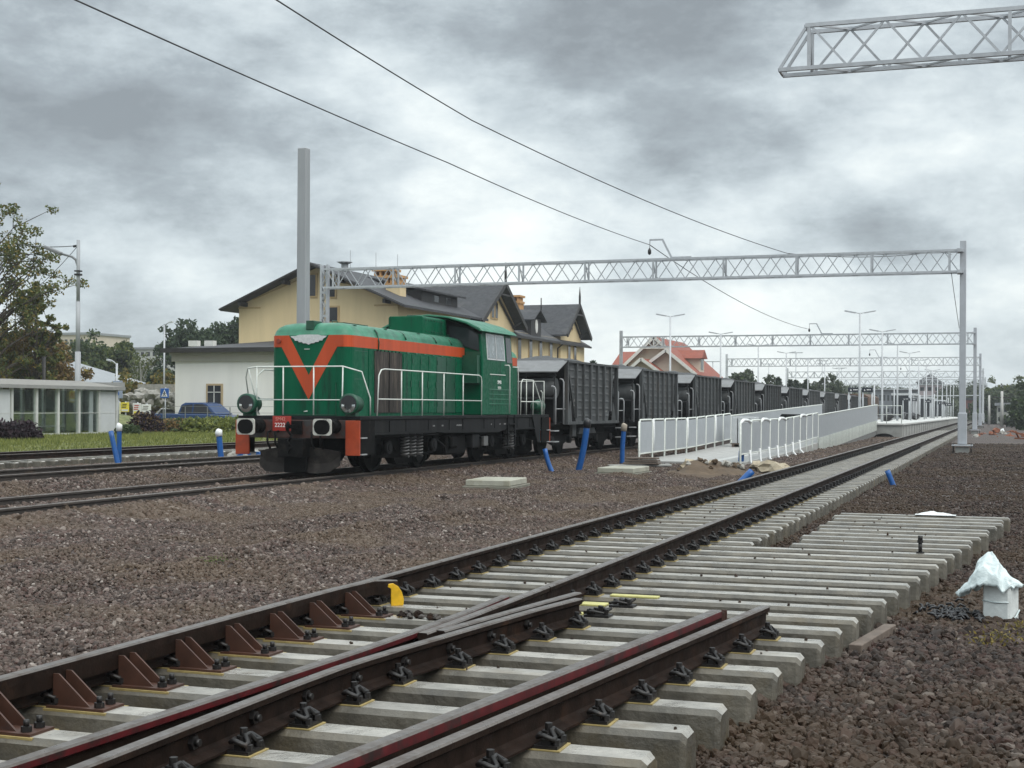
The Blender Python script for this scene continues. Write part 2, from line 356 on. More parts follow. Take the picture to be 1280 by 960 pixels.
def gz(x, y):
    x = np.asarray(x, float); y = np.asarray(y, float)
    z = np.full(np.broadcast(x, y).shape, -.42)
    z = np.interp(x, [-60, -36, -31, -29.6, -28.8, -26.6, -26.2, -22.6, -21.6, -18.9, -18.0, -16.6, -15.7, -15.2, -12.75, -12.0, -8, -5.8, -5.5, -2.8, -2.2, 3, 40],
                  [.35, .22, .12, -.16, -.32, -.36, -.40, -.30, -.15, -.15, -.36, -.36, -.16, -.14, -.14, -.29, -.31, -.35, -.39, -.39, -.41, -.43, -.50]) + 0 * y
    loose = sm(-5.6, -6.4, x) * sm(-12.4, -11.4, x) + sm(-2.6, -1.6, x)
    z = z + loose * (fbm(x, y, .35, 3) * .11 + fbm(x, y, 1.6, 9, 3) * .06) + fbm(x, y, 2.2, 21, 2) * .03
    for q_, a_ in ((8.2, .10), (9.7, .07), (7.0, .05)): z = z + a_ * (np.exp(-((x + q_ + .22 * np.sin(y * .7 + q_) - .03 * (y - 20)) / .22) ** 2) - .8 * np.exp(-((x + q_ + .45 + .22 * np.sin(y * .7 + q_) - .03 * (y - 20)) / .26) ** 2)) * sm(8, 14, y) * sm(42, 32, y)      # low ridge left by a wheel
    z = z + .05 * sm(0.3, 1.5, x) * fbm(x, y, .6, 33)
    z = z + (.85 * sm(-38, -42, x) + .8 * sm(-46, -75, x)) * sm(66, 60, y) * sm(20, 40, y)
    z = z - .0016 * np.clip(y - 60, 0, 200) * sm(-5, -2, x)
    return z
def axis(pts):
    a = []
    for (p, q, st) in pts: a += list(np.arange(p, q, st))
    return np.array(a + [pts[-1][1]])
gx = axis([(-1500, -300, 120), (-300, -60, 20), (-60, -32, 2), (-32, -12.9, .25), (-12.9, -5.3, .2), (-5.3, -2.6, .3), (-2.6, 4, .16), (4, 20, 1), (20, 100, 8), (100, 900, 80)])
gy = axis([(-60, 4, 8), (4, 18, .16), (18, 46, .3), (46, 100, 1.5), (100, 340, 10), (340, 1000, 60), (1000, 3000, 250)])
GX, GY = np.meshgrid(gx, gy); GZ = gz(GX, GY)
nx, ny = len(gx), len(gy); idx = np.arange(nx * ny).reshape(ny, nx)
fq = np.stack([idx[:-1, :-1], idx[:-1, 1:], idx[1:, 1:], idx[1:, :-1]], -1).reshape(-1, 4)
gme = bpy.data.meshes.new('ground'); gme.from_pydata(np.stack([GX, GY, GZ], -1).reshape(-1, 3).tolist(), [], fq.tolist())
gm = bpy.data.materials.new('ballast ground'); gm.use_nodes = True; t = gm.node_tree; N = t.nodes; L = t.links; b = N['Principled BSDF']
tcn = N.new('ShaderNodeTexCoord'); ob = tcn.outputs['Object']
v1 = N.new('ShaderNodeTexVoronoi'); v1.inputs['Scale'].default_value = 21; L.new(ob, v1.inputs['Vector'])
sepc = N.new('ShaderNodeSeparateColor'); L.new(v1.outputs['Color'], sepc.inputs[0])
r1 = N.new('ShaderNodeValToRGB'); L.new(sepc.outputs[0], r1.inputs[0])
for i, (p, c_) in enumerate(((0, (.020, .0145, .0125)), (.35, (.046, .0335, .0295)), (.7, (.072, .053, .047)), (1, (.12, .10, .09)))):
    e = r1.color_ramp.elements[i] if i < 2 else r1.color_ramp.elements.new(p)
    e.position = p; e.color = (*c_, 1)
def gnoise(s, d=6):
    n = N.new('ShaderNodeTexNoise'); n.inputs['Scale'].default_value = s; n.inputs['Detail'].default_value = d; L.new(ob, n.inputs['Vector']); return n.outputs[0]
def gmix(fac, a, bcol):
    m_ = N.new('ShaderNodeMix'); m_.data_type = 'RGBA'; L.new(fac, m_.inputs[0]); L.new(a, m_.inputs[6])
    if isinstance(bcol, tuple): m_.inputs[7].default_value = (*bcol, 1)
    else: L.new(bcol, m_.inputs[7])
    return m_.outputs[2]
def gramp(v, a, b_):
    q = N.new('ShaderNodeMapRange'); q.interpolation_type = 'SMOOTHSTEP'; L.new(v, q.inputs[0]); q.inputs[1].default_value = a; q.inputs[2].default_value = b_; return q.outputs[0]
c0 = gmix(gramp(gnoise(.45), .5, .68), r1.outputs[0], (.080, .058, .044))
sx = N.new('ShaderNodeSeparateXYZ'); L.new(ob, sx.inputs[0])
wob = N.new('ShaderNodeMath'); wob.operation = 'MULTIPLY_ADD'; L.new(gnoise(1.2), wob.inputs[0]); wob.inputs[1].default_value = 1.6; L.new(sx.outputs[0], wob.inputs[2])
gr = N.new('ShaderNodeValToRGB'); L.new(gnoise(2.5), gr.inputs[0]); gr.color_ramp.elements[0].color = (.085, .105, .03, 1); gr.color_ramp.elements[1].color = (.19, .20, .075, 1)
gr.color_ramp.elements[0].position = .35; gr.color_ramp.elements[1].position = .65
c1 = gmix(gramp(wob.outputs[0], -28.4, -29.1), c0, gr.outputs[0])
c2_ = gmix(gramp(sx.outputs[0], 8, 14), c1, (.075, .058, .05))
fary = gramp(sx.outputs[1], 220, 380); c3 = gmix(fary, c2_, (.05, .06, .035))
L.new(c3, b.inputs['Base Color']); b.inputs['Roughness'].default_value = .75; b.inputs['Specular IOR Level'].default_value = .35
v2 = N.new('ShaderNodeTexVoronoi'); v2.inputs['Scale'].default_value = 21; v2.feature = 'SMOOTH_F1'; L.new(ob, v2.inputs['Vector'])
bp = N.new('ShaderNodeBump'); bp.inputs['Strength'].default_value = 1.0; bp.inputs['Distance'].default_value = .05; bp.invert = True; L.new(v2.outputs['Distance'], bp.inputs['Height'])
bp2 = N.new('ShaderNodeBump'); bp2.inputs['Strength'].default_value = .5; bp2.inputs['Distance'].default_value = .06; L.new(gnoise(6), bp2.inputs['Height']); L.new(bp2.outputs[0], bp.inputs['Normal'])
L.new(bp.outputs[0], b.inputs['Normal'])
gme.materials.append(gm); gme.polygons.foreach_set('use_smooth', [True] * len(gme.polygons))
go = bpy.data.objects.new('ground', gme); col.objects.link(go); tag(go, 'dark reddish brown ballast ground with a green strip at left', 'ground', kind='structure')

# ------------------------------------------------------------------ loose ballast stones, uncountable
def scatter(n, x0, x1, y0, y1, keep, smin, smax, seed, sink=.25):
    r = np.random.default_rng(seed); x = r.uniform(x0, x1, n); y = r.uniform(y0, y1, n); k = keep(x, y, r); x, y = x[k], y[k]
    s = r.uniform(smin, smax, len(x)) * np.where(r.random(len(x)) < .06, 1.5, 1)
    return np.stack([x, y, gz(x, y) + s * (.5 - sink)], -1), s
def inview(x, y, pad=380):
    d = -_s * x + _c * y; u = 640 + F_PX * (_c * x + _s * y) / np.maximum(d, .1); v = PYC + F_PX * (CAM_H + .3) / np.maximum(d, .1)
    return (d > 5) & (u > -pad) & (u < 1280 + pad) & (v < 1050)
def fade(y, r, a, b_): return r.random(len(y)) < 1 - .75 * sm(a, b_, y)
P_, S_ = [], []
for a in (scatter(170000, -2.9, 5.5, 6.0, 40, lambda x, y, r: inview(x, y) & (x > bearer_right(y) - .25) & fade(y, r, 12, 36), .020, .044, 1),
          scatter(24000, -1.4, 4.0, 6.0, 17, lambda x, y, r: inview(x, y) & (x > bearer_right(y) - .25), .035, .058, 7),
          scatter(300000, -12.2, -5.2, 5.5, 44, lambda x, y, r: inview(x, y) & fade(y, r, 22, 44), .017, .038, 2),
          scatter(75000, -13.1, -11.6, 14, 60, lambda x, y, r: inview(x, y) & fade(y, r, 26, 60), .036, .062, 3),
          scatter(75000, -19.2, -13.1, 18, 50, lambda x, y, r: inview(x, y) & (np.abs(x + 13.155) > .11) & (np.abs(x + 14.66) > .11), .035, .058, 4),
          scatter(60000, -28.8, -19, 27, 56, lambda x, y, r: inview(x, y) & (np.abs(x + 19.45) > .12) & (np.abs(x + 20.955) > .12) & (x > -26.4), .04, .065, 5),
          scatter(48000, -2.85, 8, 38, 82, lambda x, y, r: inview(x, y), .03, .065, 8),
          scatter(30000, -7.4, -5.6, 42, 95, lambda x, y, r: inview(x, y), .035, .065, 9),
          scatter(16000, -5.6, -2.4, 4.5, 24, lambda x, y, r: inview(x, y), .022, .045, 6)):
    P_.append(a[0]); S_.append(a[1])
rs_ = np.random.default_rng(77); sx_ = rs_.uniform(-5.5, -.5, 420); sk_ = rs_.integers(-10, 26, 420); sy_ = 11.85 + .597 * sk_ + rs_.uniform(-.09, .09, 420); ok_ = (sx_ < bearer_right(sy_) - .06) & ~((sk_ > 8) & (sx_ > -2.95) & (sx_ < -2.35)) & (np.abs(sx_ + 4.978) > .16) & (np.abs(sx_ + 3.473) > .14) & (rs_.random(420) < np.where(sx_ > -3.3, .35, .6)); sz_ = rs_.uniform(.012, .028, 420)
P_.append(np.stack([sx_, sy_, -.186 + sz_ * .35], -1)[ok_]); S_.append(sz_[ok_])
P_ = np.concatenate(P_); S_ = np.concatenate(S_); NS = len(P_)
sme = bpy.data.meshes.new('ballast_stones'); sme.vertices.add(NS); sme.vertices.foreach_set('co', P_.ravel().astype(np.float32))
at = sme.attributes.new('siz', 'FLOAT_VECTOR', 'POINT'); asp = rng.uniform(.7, 1.25, (NS, 3)); asp[:, 2] *= .8
at.data.foreach_set('vector', (asp * S_[:, None]).ravel().astype(np.float32))
at = sme.attributes.new('rot', 'FLOAT_VECTOR', 'POINT'); at.data.foreach_set('vector', (rng.uniform(0, 6.28, (NS, 3)) * np.array([.25, .25, 1])).ravel().astype(np.float32))
at = sme.attributes.new('pick', 'INT', 'POINT'); at.data.foreach_set('value', rng.integers(0, 8, NS).astype(np.int32))
stone_m = bpy.data.materials.new('ballast stone'); stone_m.use_nodes = True; t = stone_m.node_tree; N = t.nodes; L = t.links; b = N['Principled BSDF']
oi = N.new('ShaderNodeObjectInfo'); rp = N.new('ShaderNodeValToRGB'); L.new(oi.outputs['Random'], rp.inputs[0])
for i, (p, c_) in enumerate(((0, (.020, .0145, .0125)), (.4, (.044, .033, .027)), (.62, (.062, .041, .036)), (.80, (.070, .056, .049)), (.95, (.108, .086, .076)), (1, (.20, .178, .162)))):
    e = rp.color_ramp.elements[i] if i < 2 else rp.color_ramp.elements.new(p)
    e.position = p; e.color = (*c_, 1)
gp = N.new('ShaderNodeNewGeometry'); nz = N.new('ShaderNodeTexNoise'); nz.inputs['Scale'].default_value = .5; L.new(gp.outputs['Position'], nz.inputs['Vector'])
mr = N.new('ShaderNodeMapRange'); L.new(nz.outputs[0], mr.inputs[0]); mr.inputs[1].default_value = .42; mr.inputs[2].default_value = .62; mr.inputs[4].default_value = .6
mm_ = N.new('ShaderNodeMix'); mm_.data_type = 'RGBA'; L.new(mr.outputs[0], mm_.inputs[0]); L.new(rp.outputs[0], mm_.inputs[6]); mm_.inputs[7].default_value = (.072, .053, .037, 1)
sxx = N.new('ShaderNodeSeparateXYZ'); L.new(gp.outputs['Position'], sxx.inputs[0]); q_ = N.new('ShaderNodeMapRange'); L.new(sxx.outputs[0], q_.inputs[0]); q_.inputs[1].default_value = -5.3; q_.inputs[2].default_value = -6.0; q_.inputs[3].default_value = .66; q_.inputs[4].default_value = 1.40
hs_ = N.new('ShaderNodeHueSaturation'); sq_ = N.new('ShaderNodeMapRange'); L.new(sxx.outputs[0], sq_.inputs[0]); sq_.inputs[1].default_value = -5.3; sq_.inputs[2].default_value = -6.0; sq_.inputs[3].default_value = 1.5; sq_.inputs[4].default_value = 1.12; L.new(sq_.outputs[0], hs_.inputs['Saturation']); L.new(q_.outputs[0], hs_.inputs['Value']); L.new(mm_.outputs[2], hs_.inputs['Color']); L.new(hs_.outputs[0], b.inputs['Base Color']); b.inputs['Roughness'].default_value = .6; b.inputs['Specular IOR Level'].default_value = .25
sme.materials.append(stone_m)
sto = bpy.data.objects.new('ballast_stones', sme); col.objects.link(sto); tag(sto, 'loose dark reddish brown crushed ballast stones covering the ground', 'ballast', kind='stuff')
ng = bpy.data.node_groups.new('stones', 'GeometryNodeTree')
ng.interface.new_socket('Geometry', in_out='INPUT', socket_type='NodeSocketGeometry'); ng.interface.new_socket('Geometry', in_out='OUTPUT', socket_type='NodeSocketGeometry')
GN = ng.nodes; GL = ng.links; gi = GN.new('NodeGroupInput'); gout = GN.new('NodeGroupOutput'); jn = GN.new('GeometryNodeGeometryToInstance')
for k in range(8):
    ic = GN.new('GeometryNodeMeshIcoSphere'); ic.inputs['Radius'].default_value = .62; ic.inputs['Subdivisions'].default_value = 2
    sp = GN.new('GeometryNodeSetPosition'); ntx = GN.new('ShaderNodeTexNoise'); ntx.noise_dimensions = '4D'; ntx.inputs['W'].default_value = k * 7.3; ntx.inputs['Scale'].default_value = 1.1; ntx.inputs['Detail'].default_value = 1
    sb = GN.new('ShaderNodeVectorMath'); sb.operation = 'SUBTRACT'; sb.inputs[1].default_value = (.5, .5, .5); GL.new(ntx.outputs['Color'], sb.inputs[0])
    sc2 = GN.new('ShaderNodeVectorMath'); sc2.operation = 'SCALE'; sc2.inputs['Scale'].default_value = 1.25; GL.new(sb.outputs[0], sc2.inputs[0])
    ss = GN.new('GeometryNodeSetShadeSmooth'); ss.inputs['Shade Smooth'].default_value = False
    smn = GN.new('GeometryNodeSetMaterial'); smn.inputs['Material'].default_value = stone_m
    GL.new(ic.outputs['Mesh'], sp.inputs['Geometry']); GL.new(sc2.outputs[0], sp.inputs['Offset']); GL.new(sp.outputs[0], ss.inputs['Geometry']); GL.new(ss.outputs[0], smn.inputs['Geometry']); GL.new(smn.outputs[0], jn.inputs[0])
def natt(nm, ty):
    n = GN.new('GeometryNodeInputNamedAttribute'); n.data_type = ty; n.inputs['Name'].default_value = nm; return n.outputs['Attribute']
m2p = GN.new('GeometryNodeMeshToPoints'); GL.new(gi.outputs[0], m2p.inputs[0])
ip = GN.new('GeometryNodeInstanceOnPoints'); ip.inputs['Pick Instance'].default_value = True
GL.new(m2p.outputs[0], ip.inputs['Points']); GL.new(jn.outputs[0], ip.inputs['Instance']); GL.new(natt('pick', 'INT'), ip.inputs['Instance Index'])
e2r = GN.new('FunctionNodeEulerToRotation'); GL.new(natt('rot', 'FLOAT_VECTOR'), e2r.inputs[0]); GL.new(e2r.outputs[0], ip.inputs['Rotation'])
GL.new(natt('siz', 'FLOAT_VECTOR'), ip.inputs['Scale']); GL.new(ip.outputs[0], gout.inputs[0])
md = sto.modifiers.new('stones', 'NODES'); md.node_group = ng
# ------------------------------------------------------------------ rails, sleepers, fastenings
PROF = [(-.075, -.172), (.075, -.172), (.075, -.161), (.022, -.146), (.0085, -.13), (.0085, -.055), (.035, -.038), (.036, -.010), (.028, 0), (-.028, 0), (-.036, -.010), (-.035, -.038), (-.0085, -.055), (-.0085, -.13), (-.022, -.146), (-.075, -.161)]
def rail(name, label, group, path, dz=0., red=0, foot=True, mats=None, cat='rail', zs=None, parent=None):
    """sweep the rail section along a polyline of (x, y); red: +1/-1 paints that side of head and web"""
    pts = [Vector((p[0], p[1], 0)) for p in path]; rings = []
    prof = PROF if foot else [(max(-.036, min(.036, a)), b) for a, b in PROF]
    for i, p in enumerate(pts):
        d = (pts[min(i + 1, len(pts) - 1)] - pts[max(i - 1, 0)]).normalized(); a = Vector((d.y, -d.x, 0))
        z = dz + (zs[i] if zs else 0)
        rings.append([(p.x + a.x * u, p.y + a.y * u, z + v) for u, v in prof])
    def mi(i, k):
        if k in (7, 8, 9): return 1
        if red == 1 and k in (5, 6): return 2
        if red == -1 and k in (10, 11): return 2
        return 0
    mb = MB(); mb.loft(rings, mi)
    o = mb.build(name, mats or [rail_side, rail_top, rail_red], parent=parent, loc=None if parent else (path[0][0], path[0][1], dz - .172))
    if label: tag(o, label, cat, group)
    return o
XL, XR = -4.978, -3.473
G_MAIN = 'rails of the concrete sleeper track in front'
rail('rail', 'long left running rail of the empty front track, nearest the locomotive', G_MAIN, [(XL, y) for y in (3, 20, 60, 120, 330)])
rail('rail', 'long right running rail of the empty front track beyond the frog', G_MAIN, [(XR, 10.9), (XR, 20), (XR, 60), (XR, 120), (XR, 330)])
# crossing: diverging line x = xd(y), left diverging rail is 1.505 left of the right one
SL = .134
def xdr(y): return -1.64 - SL * (10.4 - y)
def xdl(y): return xdr(y) - 1.50
G_FROG = 'rails of the crossing frog'
rail('rail', 'red sided inner rail bending into the left wing of the frog', G_FROG, [(-3.86, 3), (-3.77, 4.71), (-3.655, 6.6), (-3.60, 7.6), (-3.578, 8.3), (-3.570, 9.3), (-3.60, 10.25)], red=1)
rail('rail', 'rail running under the right wing of the frog, cut off beside yellow plates', G_FROG, [(XR, 3), (XR, 6.6), (-3.462, 7.1), (-3.437, 7.4), (xdl(7.8) + .098, 7.8), (xdl(9.6) + .095, 9.6), (xdl(10.3) + .125, 10.3)])
rail('rail', 'slim vee rail of the frog joined to the main right rail', G_FROG, [(XR - .012, 8.35), (XR, 9.2), (XR, 10.885)], red=-1)
rail('rail', 'short curved vee rail of the frog ending between wing and main rail', G_FROG, [(xdl(8.5) - .03, 8.5), (xdl(9.5) - .035, 9.5), (xdl(10.65) - .03, 10.65)], foot=False, dz=-.003)
rail('rail', 'brown stock rail of the branch, cut off square on the bearers', 'rails of the unfinished branch', [(xdr(3), 3), (xdr(7), 7), (xdr(10.4), 10.4)])
fb_ = [o for o in bpy.data.objects if o.get('label', '').startswith('rail running under the right wing')][0]
for q in range(9):
    yb_ = 5.6 + q * .55; xb_ = XR if yb_ < 7.1 else float(np.interp(yb_, [7.1, 7.4, 7.8, 9.6], [-3.462, -3.437, xdl(7.8) + .098, xdl(9.6) + .095]))
    mb = MB(); mb.tube([(.009, 0, 0), (.032, 0, 0)], .034, 6, smooth=False); mb.tube([(.03, 0, 0), (.055, 0, 0)], .018, 6); o = mb.build('web_bolt', fast_dark, fb_); o.location = (xb_ - fb_.location.x, yb_ - fb_.location.y, -.085 - fb_.location.z)
def guard(name, label, path, side, zs, fin_side, fin_ys, xf):
    root = empty(name, (path[0][0], path[0][1], -.172), label, 'guard rail', 'raised guard rails')
    mb = MB(); rings = []
    for i, p in enumerate(path):
        rings.append([(p[0] - path[0][0] + u, p[1] - path[0][1], .172 + zs[i] + v) for u, v in ((-.035, -.10), (.035, -.10), (.04, -.03), (.04, .012), (.03, .022), (-.03, .022), (-.04, .012), (-.04, -.03))])
    rp_ = 2 if side > 0 else 6
    mb.loft(rings, lambda i, k: 1 if k in (3, 4, 5) else (2 if k in ((2,) if side > 0 else (6,)) else 0))
    mb.build('guard_bar', [rail_side, rail_top, rail_red if fin_side < 0 else rail_side], root)
    for yy in fin_ys:
        fx = xf(yy) - path[0][0]; fy = yy - path[0][1]; sgn = fin_side
        fb = MB(); tpoly = [(0, .165), (.035 * sgn, .165), (.235 * sgn, -.002), (.0, -.002)]
        for o_ in (-.055, .055): fb.prism([(a + fx, b_) for a, b_ in tpoly], 'y', fy + o_ - .006, fy + o_ + .006)
        fo = fb.build('fin_bracket', fin_brown, root)
        pb = MB(); pb.box(min(fx - .02 * sgn, fx + .34 * sgn), max(fx - .02 * sgn, fx + .34 * sgn), fy - .095, fy + .095, -.014, .0); pb.build('base_plate', fin_brown, fo)
        bb = MB()
        for o_ in (-.05, .05):
            bb.tube([(fx + .285 * sgn, fy + o_, 0), (fx + .285 * sgn, fy + o_, .028)], .027, 6, smooth=False); bb.tube([(fx + .285 * sgn, fy + o_, .0281), (fx + .285 * sgn, fy + o_, .06)], .015, 6)
        bb.builds('bolt', fast_dark, fo)
        yb = MB(); yb.box(min(fx - .03 * sgn, fx + .36 * sgn), max(fx - .03 * sgn, fx + .36 * sgn), fy - .108, fy + .108, -.026, -.0142); yb.build('pad', pad_yellow, fo)
    return root
PH = 11.85; ST = .597
def ysl(k): return PH + ST * k
gpath = [(XL + .112, 3.0), (XL + .112, 9.9), (XL + .135, 10.5), (XL + .165, 10.9)]
guard('guard_rail', 'raised guard rail with brown triangular fins along the left running rail', gpath, 1, [.015, .015, .012, -.03], 1, [ysl(k) for k in range(-14, -2)], lambda y: XL + .155)
g2 = [(xdr(3) - .135, 3), (xdr(9) - .135, 9), (xdr(9.82) - .17, 9.82)]
guard('guard_rail', 'raised guard rail with a red side beside the cut stock rail', g2, 1, [.022, .022, .012], -1, [ysl(k) for k in range(-11, -2)], lambda y: xdr(y) - .18)

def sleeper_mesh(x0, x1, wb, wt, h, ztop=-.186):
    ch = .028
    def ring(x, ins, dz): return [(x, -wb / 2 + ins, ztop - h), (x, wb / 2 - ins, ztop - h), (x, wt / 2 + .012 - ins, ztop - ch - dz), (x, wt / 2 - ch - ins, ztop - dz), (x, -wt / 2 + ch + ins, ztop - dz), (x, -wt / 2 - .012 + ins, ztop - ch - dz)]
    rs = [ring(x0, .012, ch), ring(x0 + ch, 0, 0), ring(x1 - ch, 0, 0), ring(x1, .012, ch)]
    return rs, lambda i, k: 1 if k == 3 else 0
def make_fastening(simple=False):
    mb = MB()
    mb.box(-.185, .185, -.08, .08, -.1795, -.163)
    for sg in (-1, 1):
        mb.box(sg * .125 - .02, sg * .125 + .02, -.07, .07, -.163, -.135)
        if simple: mb.box(sg * .115 - .035, sg * .115 + .035, -.05, .05, -.16, -.085); continue
        mb.tube([(sg * .118, 0, -.163), (sg * .118, 0, -.105)], .034, 6, smooth=False); mb.tube([(sg * .118, 0, -.105), (sg * .118, 0, -.07)], .019, 6, smooth=False)
        mb.tube([(sg * a, b, c) for a, b, c in ((.085, -.02, -.12), (.08, -.055, -.128), (.115, -.08, -.115), (.165, -.07, -.135), (.16, -.035, -.13), (.135, -.02, -.10), (.135, .02, -.10), (.16, .035, -.13), (.165, .07, -.135), (.115, .08, -.115), (.08, .055, -.128), (.085, .02, -.12))], .013, 6)
        mb.tube([(sg * .17, -.05, -.163), (sg * .17, -.05, -.135)], .022, 6, smooth=False); mb.tube([(sg * .17, .05, -.163), (sg * .17, .05, -.135)], .022, 6, smooth=False)
    o = mb.build('rail_fastening', fast_dark)
    if not simple:
        pb = MB(); pb.box(-.20, .20, -.092, .092, -.1855, -.1797); pb.build('pad', pad_yellow, o)
    return o
fast0 = make_fastening(); fast1 = make_fastening(True); fused = {0: False, 1: False}
def fasten(root, x, y, far, rx):
    src = fast1 if far else fast0; key = 1 if far else 0
    o = src if not fused[key] else dup(src)
    fused[key] = True; o.parent = root; o.location = (x - rx, 0, 0)
r0_ = random.Random(2)
def sleeper(name, label, group, y, x0, x1, wb, wt, h, rails, far=False, cat='sleeper', src=None):
    xc = (x0 + x1) / 2
    root = empty(name, (xc, y, 0), label, cat, group)
    if not rails: root.rotation_euler = (r0_.uniform(-.004, .004), r0_.uniform(-.002, .002), r0_.uniform(-.007, .007)); root.location.y += r0_.uniform(-.015, .015); root.location.z += r0_.uniform(-.006, .004)
    if src is not None:
        bo = src.copy(); col.objects.link(bo); bo.parent = root
    else:
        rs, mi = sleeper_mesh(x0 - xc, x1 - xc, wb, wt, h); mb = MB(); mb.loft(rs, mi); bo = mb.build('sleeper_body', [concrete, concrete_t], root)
    for rx in rails: fasten(root, rx, y, far, xc)
    return bo
# long turnout bearers that carry both tracks, near end to y = 17
GB = 'long concrete bearers of the turnout'
kk = 0
for k in range(-12, 9):
    y = ysl(k); x1 = float(bearer_right(y)); rails_ = [XL]
    if y < 11: rails_ += [xdr(y)] if y < 10.35 else []
    if y < 8.2: rails_ += [XR]
    elif y < 10.3: rails_ += [xdl(y) + .1]
    if y >= 10.8: rails_ += [XR]
    n = k + 3
    if n <= 0: lab = 'long wet concrete bearer under the cut stock rail, %s before its square end' % ordw(1 - n)
    else: lab = 'bare long concrete bearer, %s past the square end of the cut stock rail' % ordw(n)
    if abs(y - 10.65) < .3: rails_ = [XL]
    sleeper('concrete_bearer', lab, GB, y, -5.62, x1, .30, .235, .225, rails_, cat='bearer')
# branch bearers without rails y 17 .. 23, each beside a short sleeper of the main track
for i, k in enumerate(range(9, 19)):
    y = ysl(k); sh = .08 * math.sin(k * 2.1)
    sleeper('branch_bearer', 'bare concrete bearer without rails, %s beyond the long bearers' % ordw(i + 1), 'bare concrete bearers of the branch', y + .02, -2.42 + sh * .5, float(bearer_right(y)) + sh * .4, .30, .225, .225, [], cat='bearer')
base_s = None
for i, k in enumerate(range(9, 175)):
    y = ysl(k)
    lab = 'short concrete sleeper of the front track, %s beyond the long bearers' % ordw(i + 1) if i < 40 else 'concrete sleeper of the front track far beyond the blue pipe'
    bo = sleeper('concrete_sleeper', lab, 'short concrete sleepers of the front track', y, -5.53, -2.86, .29, .22, .21, [XL, XR] if y < 62 else [], far=y > 27, src=base_s)
    base_s = bo
mb = MB()
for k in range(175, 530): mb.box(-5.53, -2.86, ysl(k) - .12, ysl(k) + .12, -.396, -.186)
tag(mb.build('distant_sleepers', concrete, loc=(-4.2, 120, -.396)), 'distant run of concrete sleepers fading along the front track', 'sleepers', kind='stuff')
# tracks behind: locomotive track, next track, far track
G2 = 'rails of the tracks behind'
OLD = [rail_old, rail_top, rail_red]
XLOCO = -13.905
rail('rail', 'near rail under the locomotive half sunk in ballast', G2, [(XLOCO + .7525, y) for y in (12, 60, 150)], mats=OLD)
rail('rail', 'far rail under the locomotive half sunk in ballast', G2, [(XLOCO - .7525, y) for y in (12, 60, 150)], mats=OLD)
rail('rail', 'nearer rail of the empty track just behind the locomotive', G2, [(-19.45, y) for y in (20, 60, 150)], mats=OLD)
rail('rail', 'farther rail of the empty track just behind the locomotive', G2, [(-20.955, y) for y in (20, 60, 150)], mats=OLD)
rail('rail', 'nearer rail of the track by the grass strip and shelter', G2, [(-27.1, y) for y in (24, 60, 150)], dz=.02)
rail('rail', 'farther rail of the track by the grass strip and shelter', G2, [(-28.605, y) for y in (24, 60, 150)], dz=.02)
base_s = None
for i in range(52):
    bo = sleeper('concrete_sleeper', 'grey concrete sleeper of the track beside the grass strip', 'sleepers of the track by the grass strip', 27 + i * .6, -29.15, -26.52, .29, .22, .21, [], src=base_s); base_s = bo
# loose things on the bearers
def yellow_plate(x, y, L_, w_, label):
    mb = MB(); mb.box(x - L_ / 2, x + L_ / 2, y - w_ / 2, y + w_ / 2, -.184, -.168); tag(mb.build('yellow_plate', paint_lemon, loc=(x, y, -.184), bevel=.003), label, 'plate', 'yellow plates on the bearers')
yellow_plate(-2.98, ysl(0) + .0, .42, .09, 'long pale yellow strip plate lying on a bearer beside the rail')
yellow_plate(-3.17, ysl(-1), .22, .15, 'middle faded yellow plate on a bearer beyond the frog end')
yellow_plate(-3.21, ysl(-2), .22, .16, 'nearest faded yellow plate on a bearer beyond the frog end')
for (x, y, lab) in ((-2.93, ysl(-1), 'loose dark rail clip beside the middle yellow plate'), (-2.97, ysl(-2), 'loose dark rail clip beside the nearest yellow plate')):
    mb = MB(); r_ = random.Random(int(x * 100))
    mb.box(-.10, .10, -.07, .07, 0, .016)
    for q in range(7): a = r_.uniform(-.08, .08); b_ = r_.uniform(-.05, .05); mb.tube([(a, b_, .016), (a + .01, b_, .05 + r_.random() * .03)], .022, 6, smooth=False)
    mb.tube([(-.1, -.05, .03), (-.03, -.08, .05), (.05, -.04, .03), (.09, .04, .06), (0, .07, .03)], .012, 6)
    o = mb.build('loose_clip', fast_dark); o.location = (x, y, -.184); tag(o, lab, 'rail clip', 'loose rail clips')
mb = MB(); pts = [(-.10 * math.cos(t) - .02, 0, .20 * math.sin(t) - .005) for t in np.linspace(0, math.pi / 2, 9)]
mb.prism([(-.02, 0), (.10, 0), (.105, .06), (.085, .13), (.05, .185), (.0, .215), (-.045, .21), (-.05, .18), (-.02, .165)], 'y', -.012, .012)
o = mb.build('clearance_marker', paint_yellow, bevel=.003); o.scale = (.85, .85, .85); o.location = (-4.70, ysl(-2) - .02, -.186); o.rotation_euler = (0, 0, R(35)); tag(o, 'bright yellow curved metal hook standing by the guard rail end', 'marker')
r_ = random.Random(5)
def rock(name, label, x, y, z, s, mat, group=None, cat='stone', flat=.7):
    bm = bmesh.new(); bmesh.ops.create_icosphere(bm, subdivisions=2, radius=s)
    off = r_.random() * 50
    for v in bm.verts: v.co *= 1 + 1.3 * mnoise.noise(v.co / s * .9 + Vector((off, 0, 0))); v.co.z *= flat
    zmin = min(v.co.z for v in bm.verts)
    for v in bm.verts: v.co.z -= zmin
    me = bpy.data.meshes.new(name); bm.to_mesh(me); bm.free(); me.materials.append(mat); o = bpy.data.objects.new(name, me); col.objects.link(o); o.location = (x, y, z); return tag(o, label, cat, group)
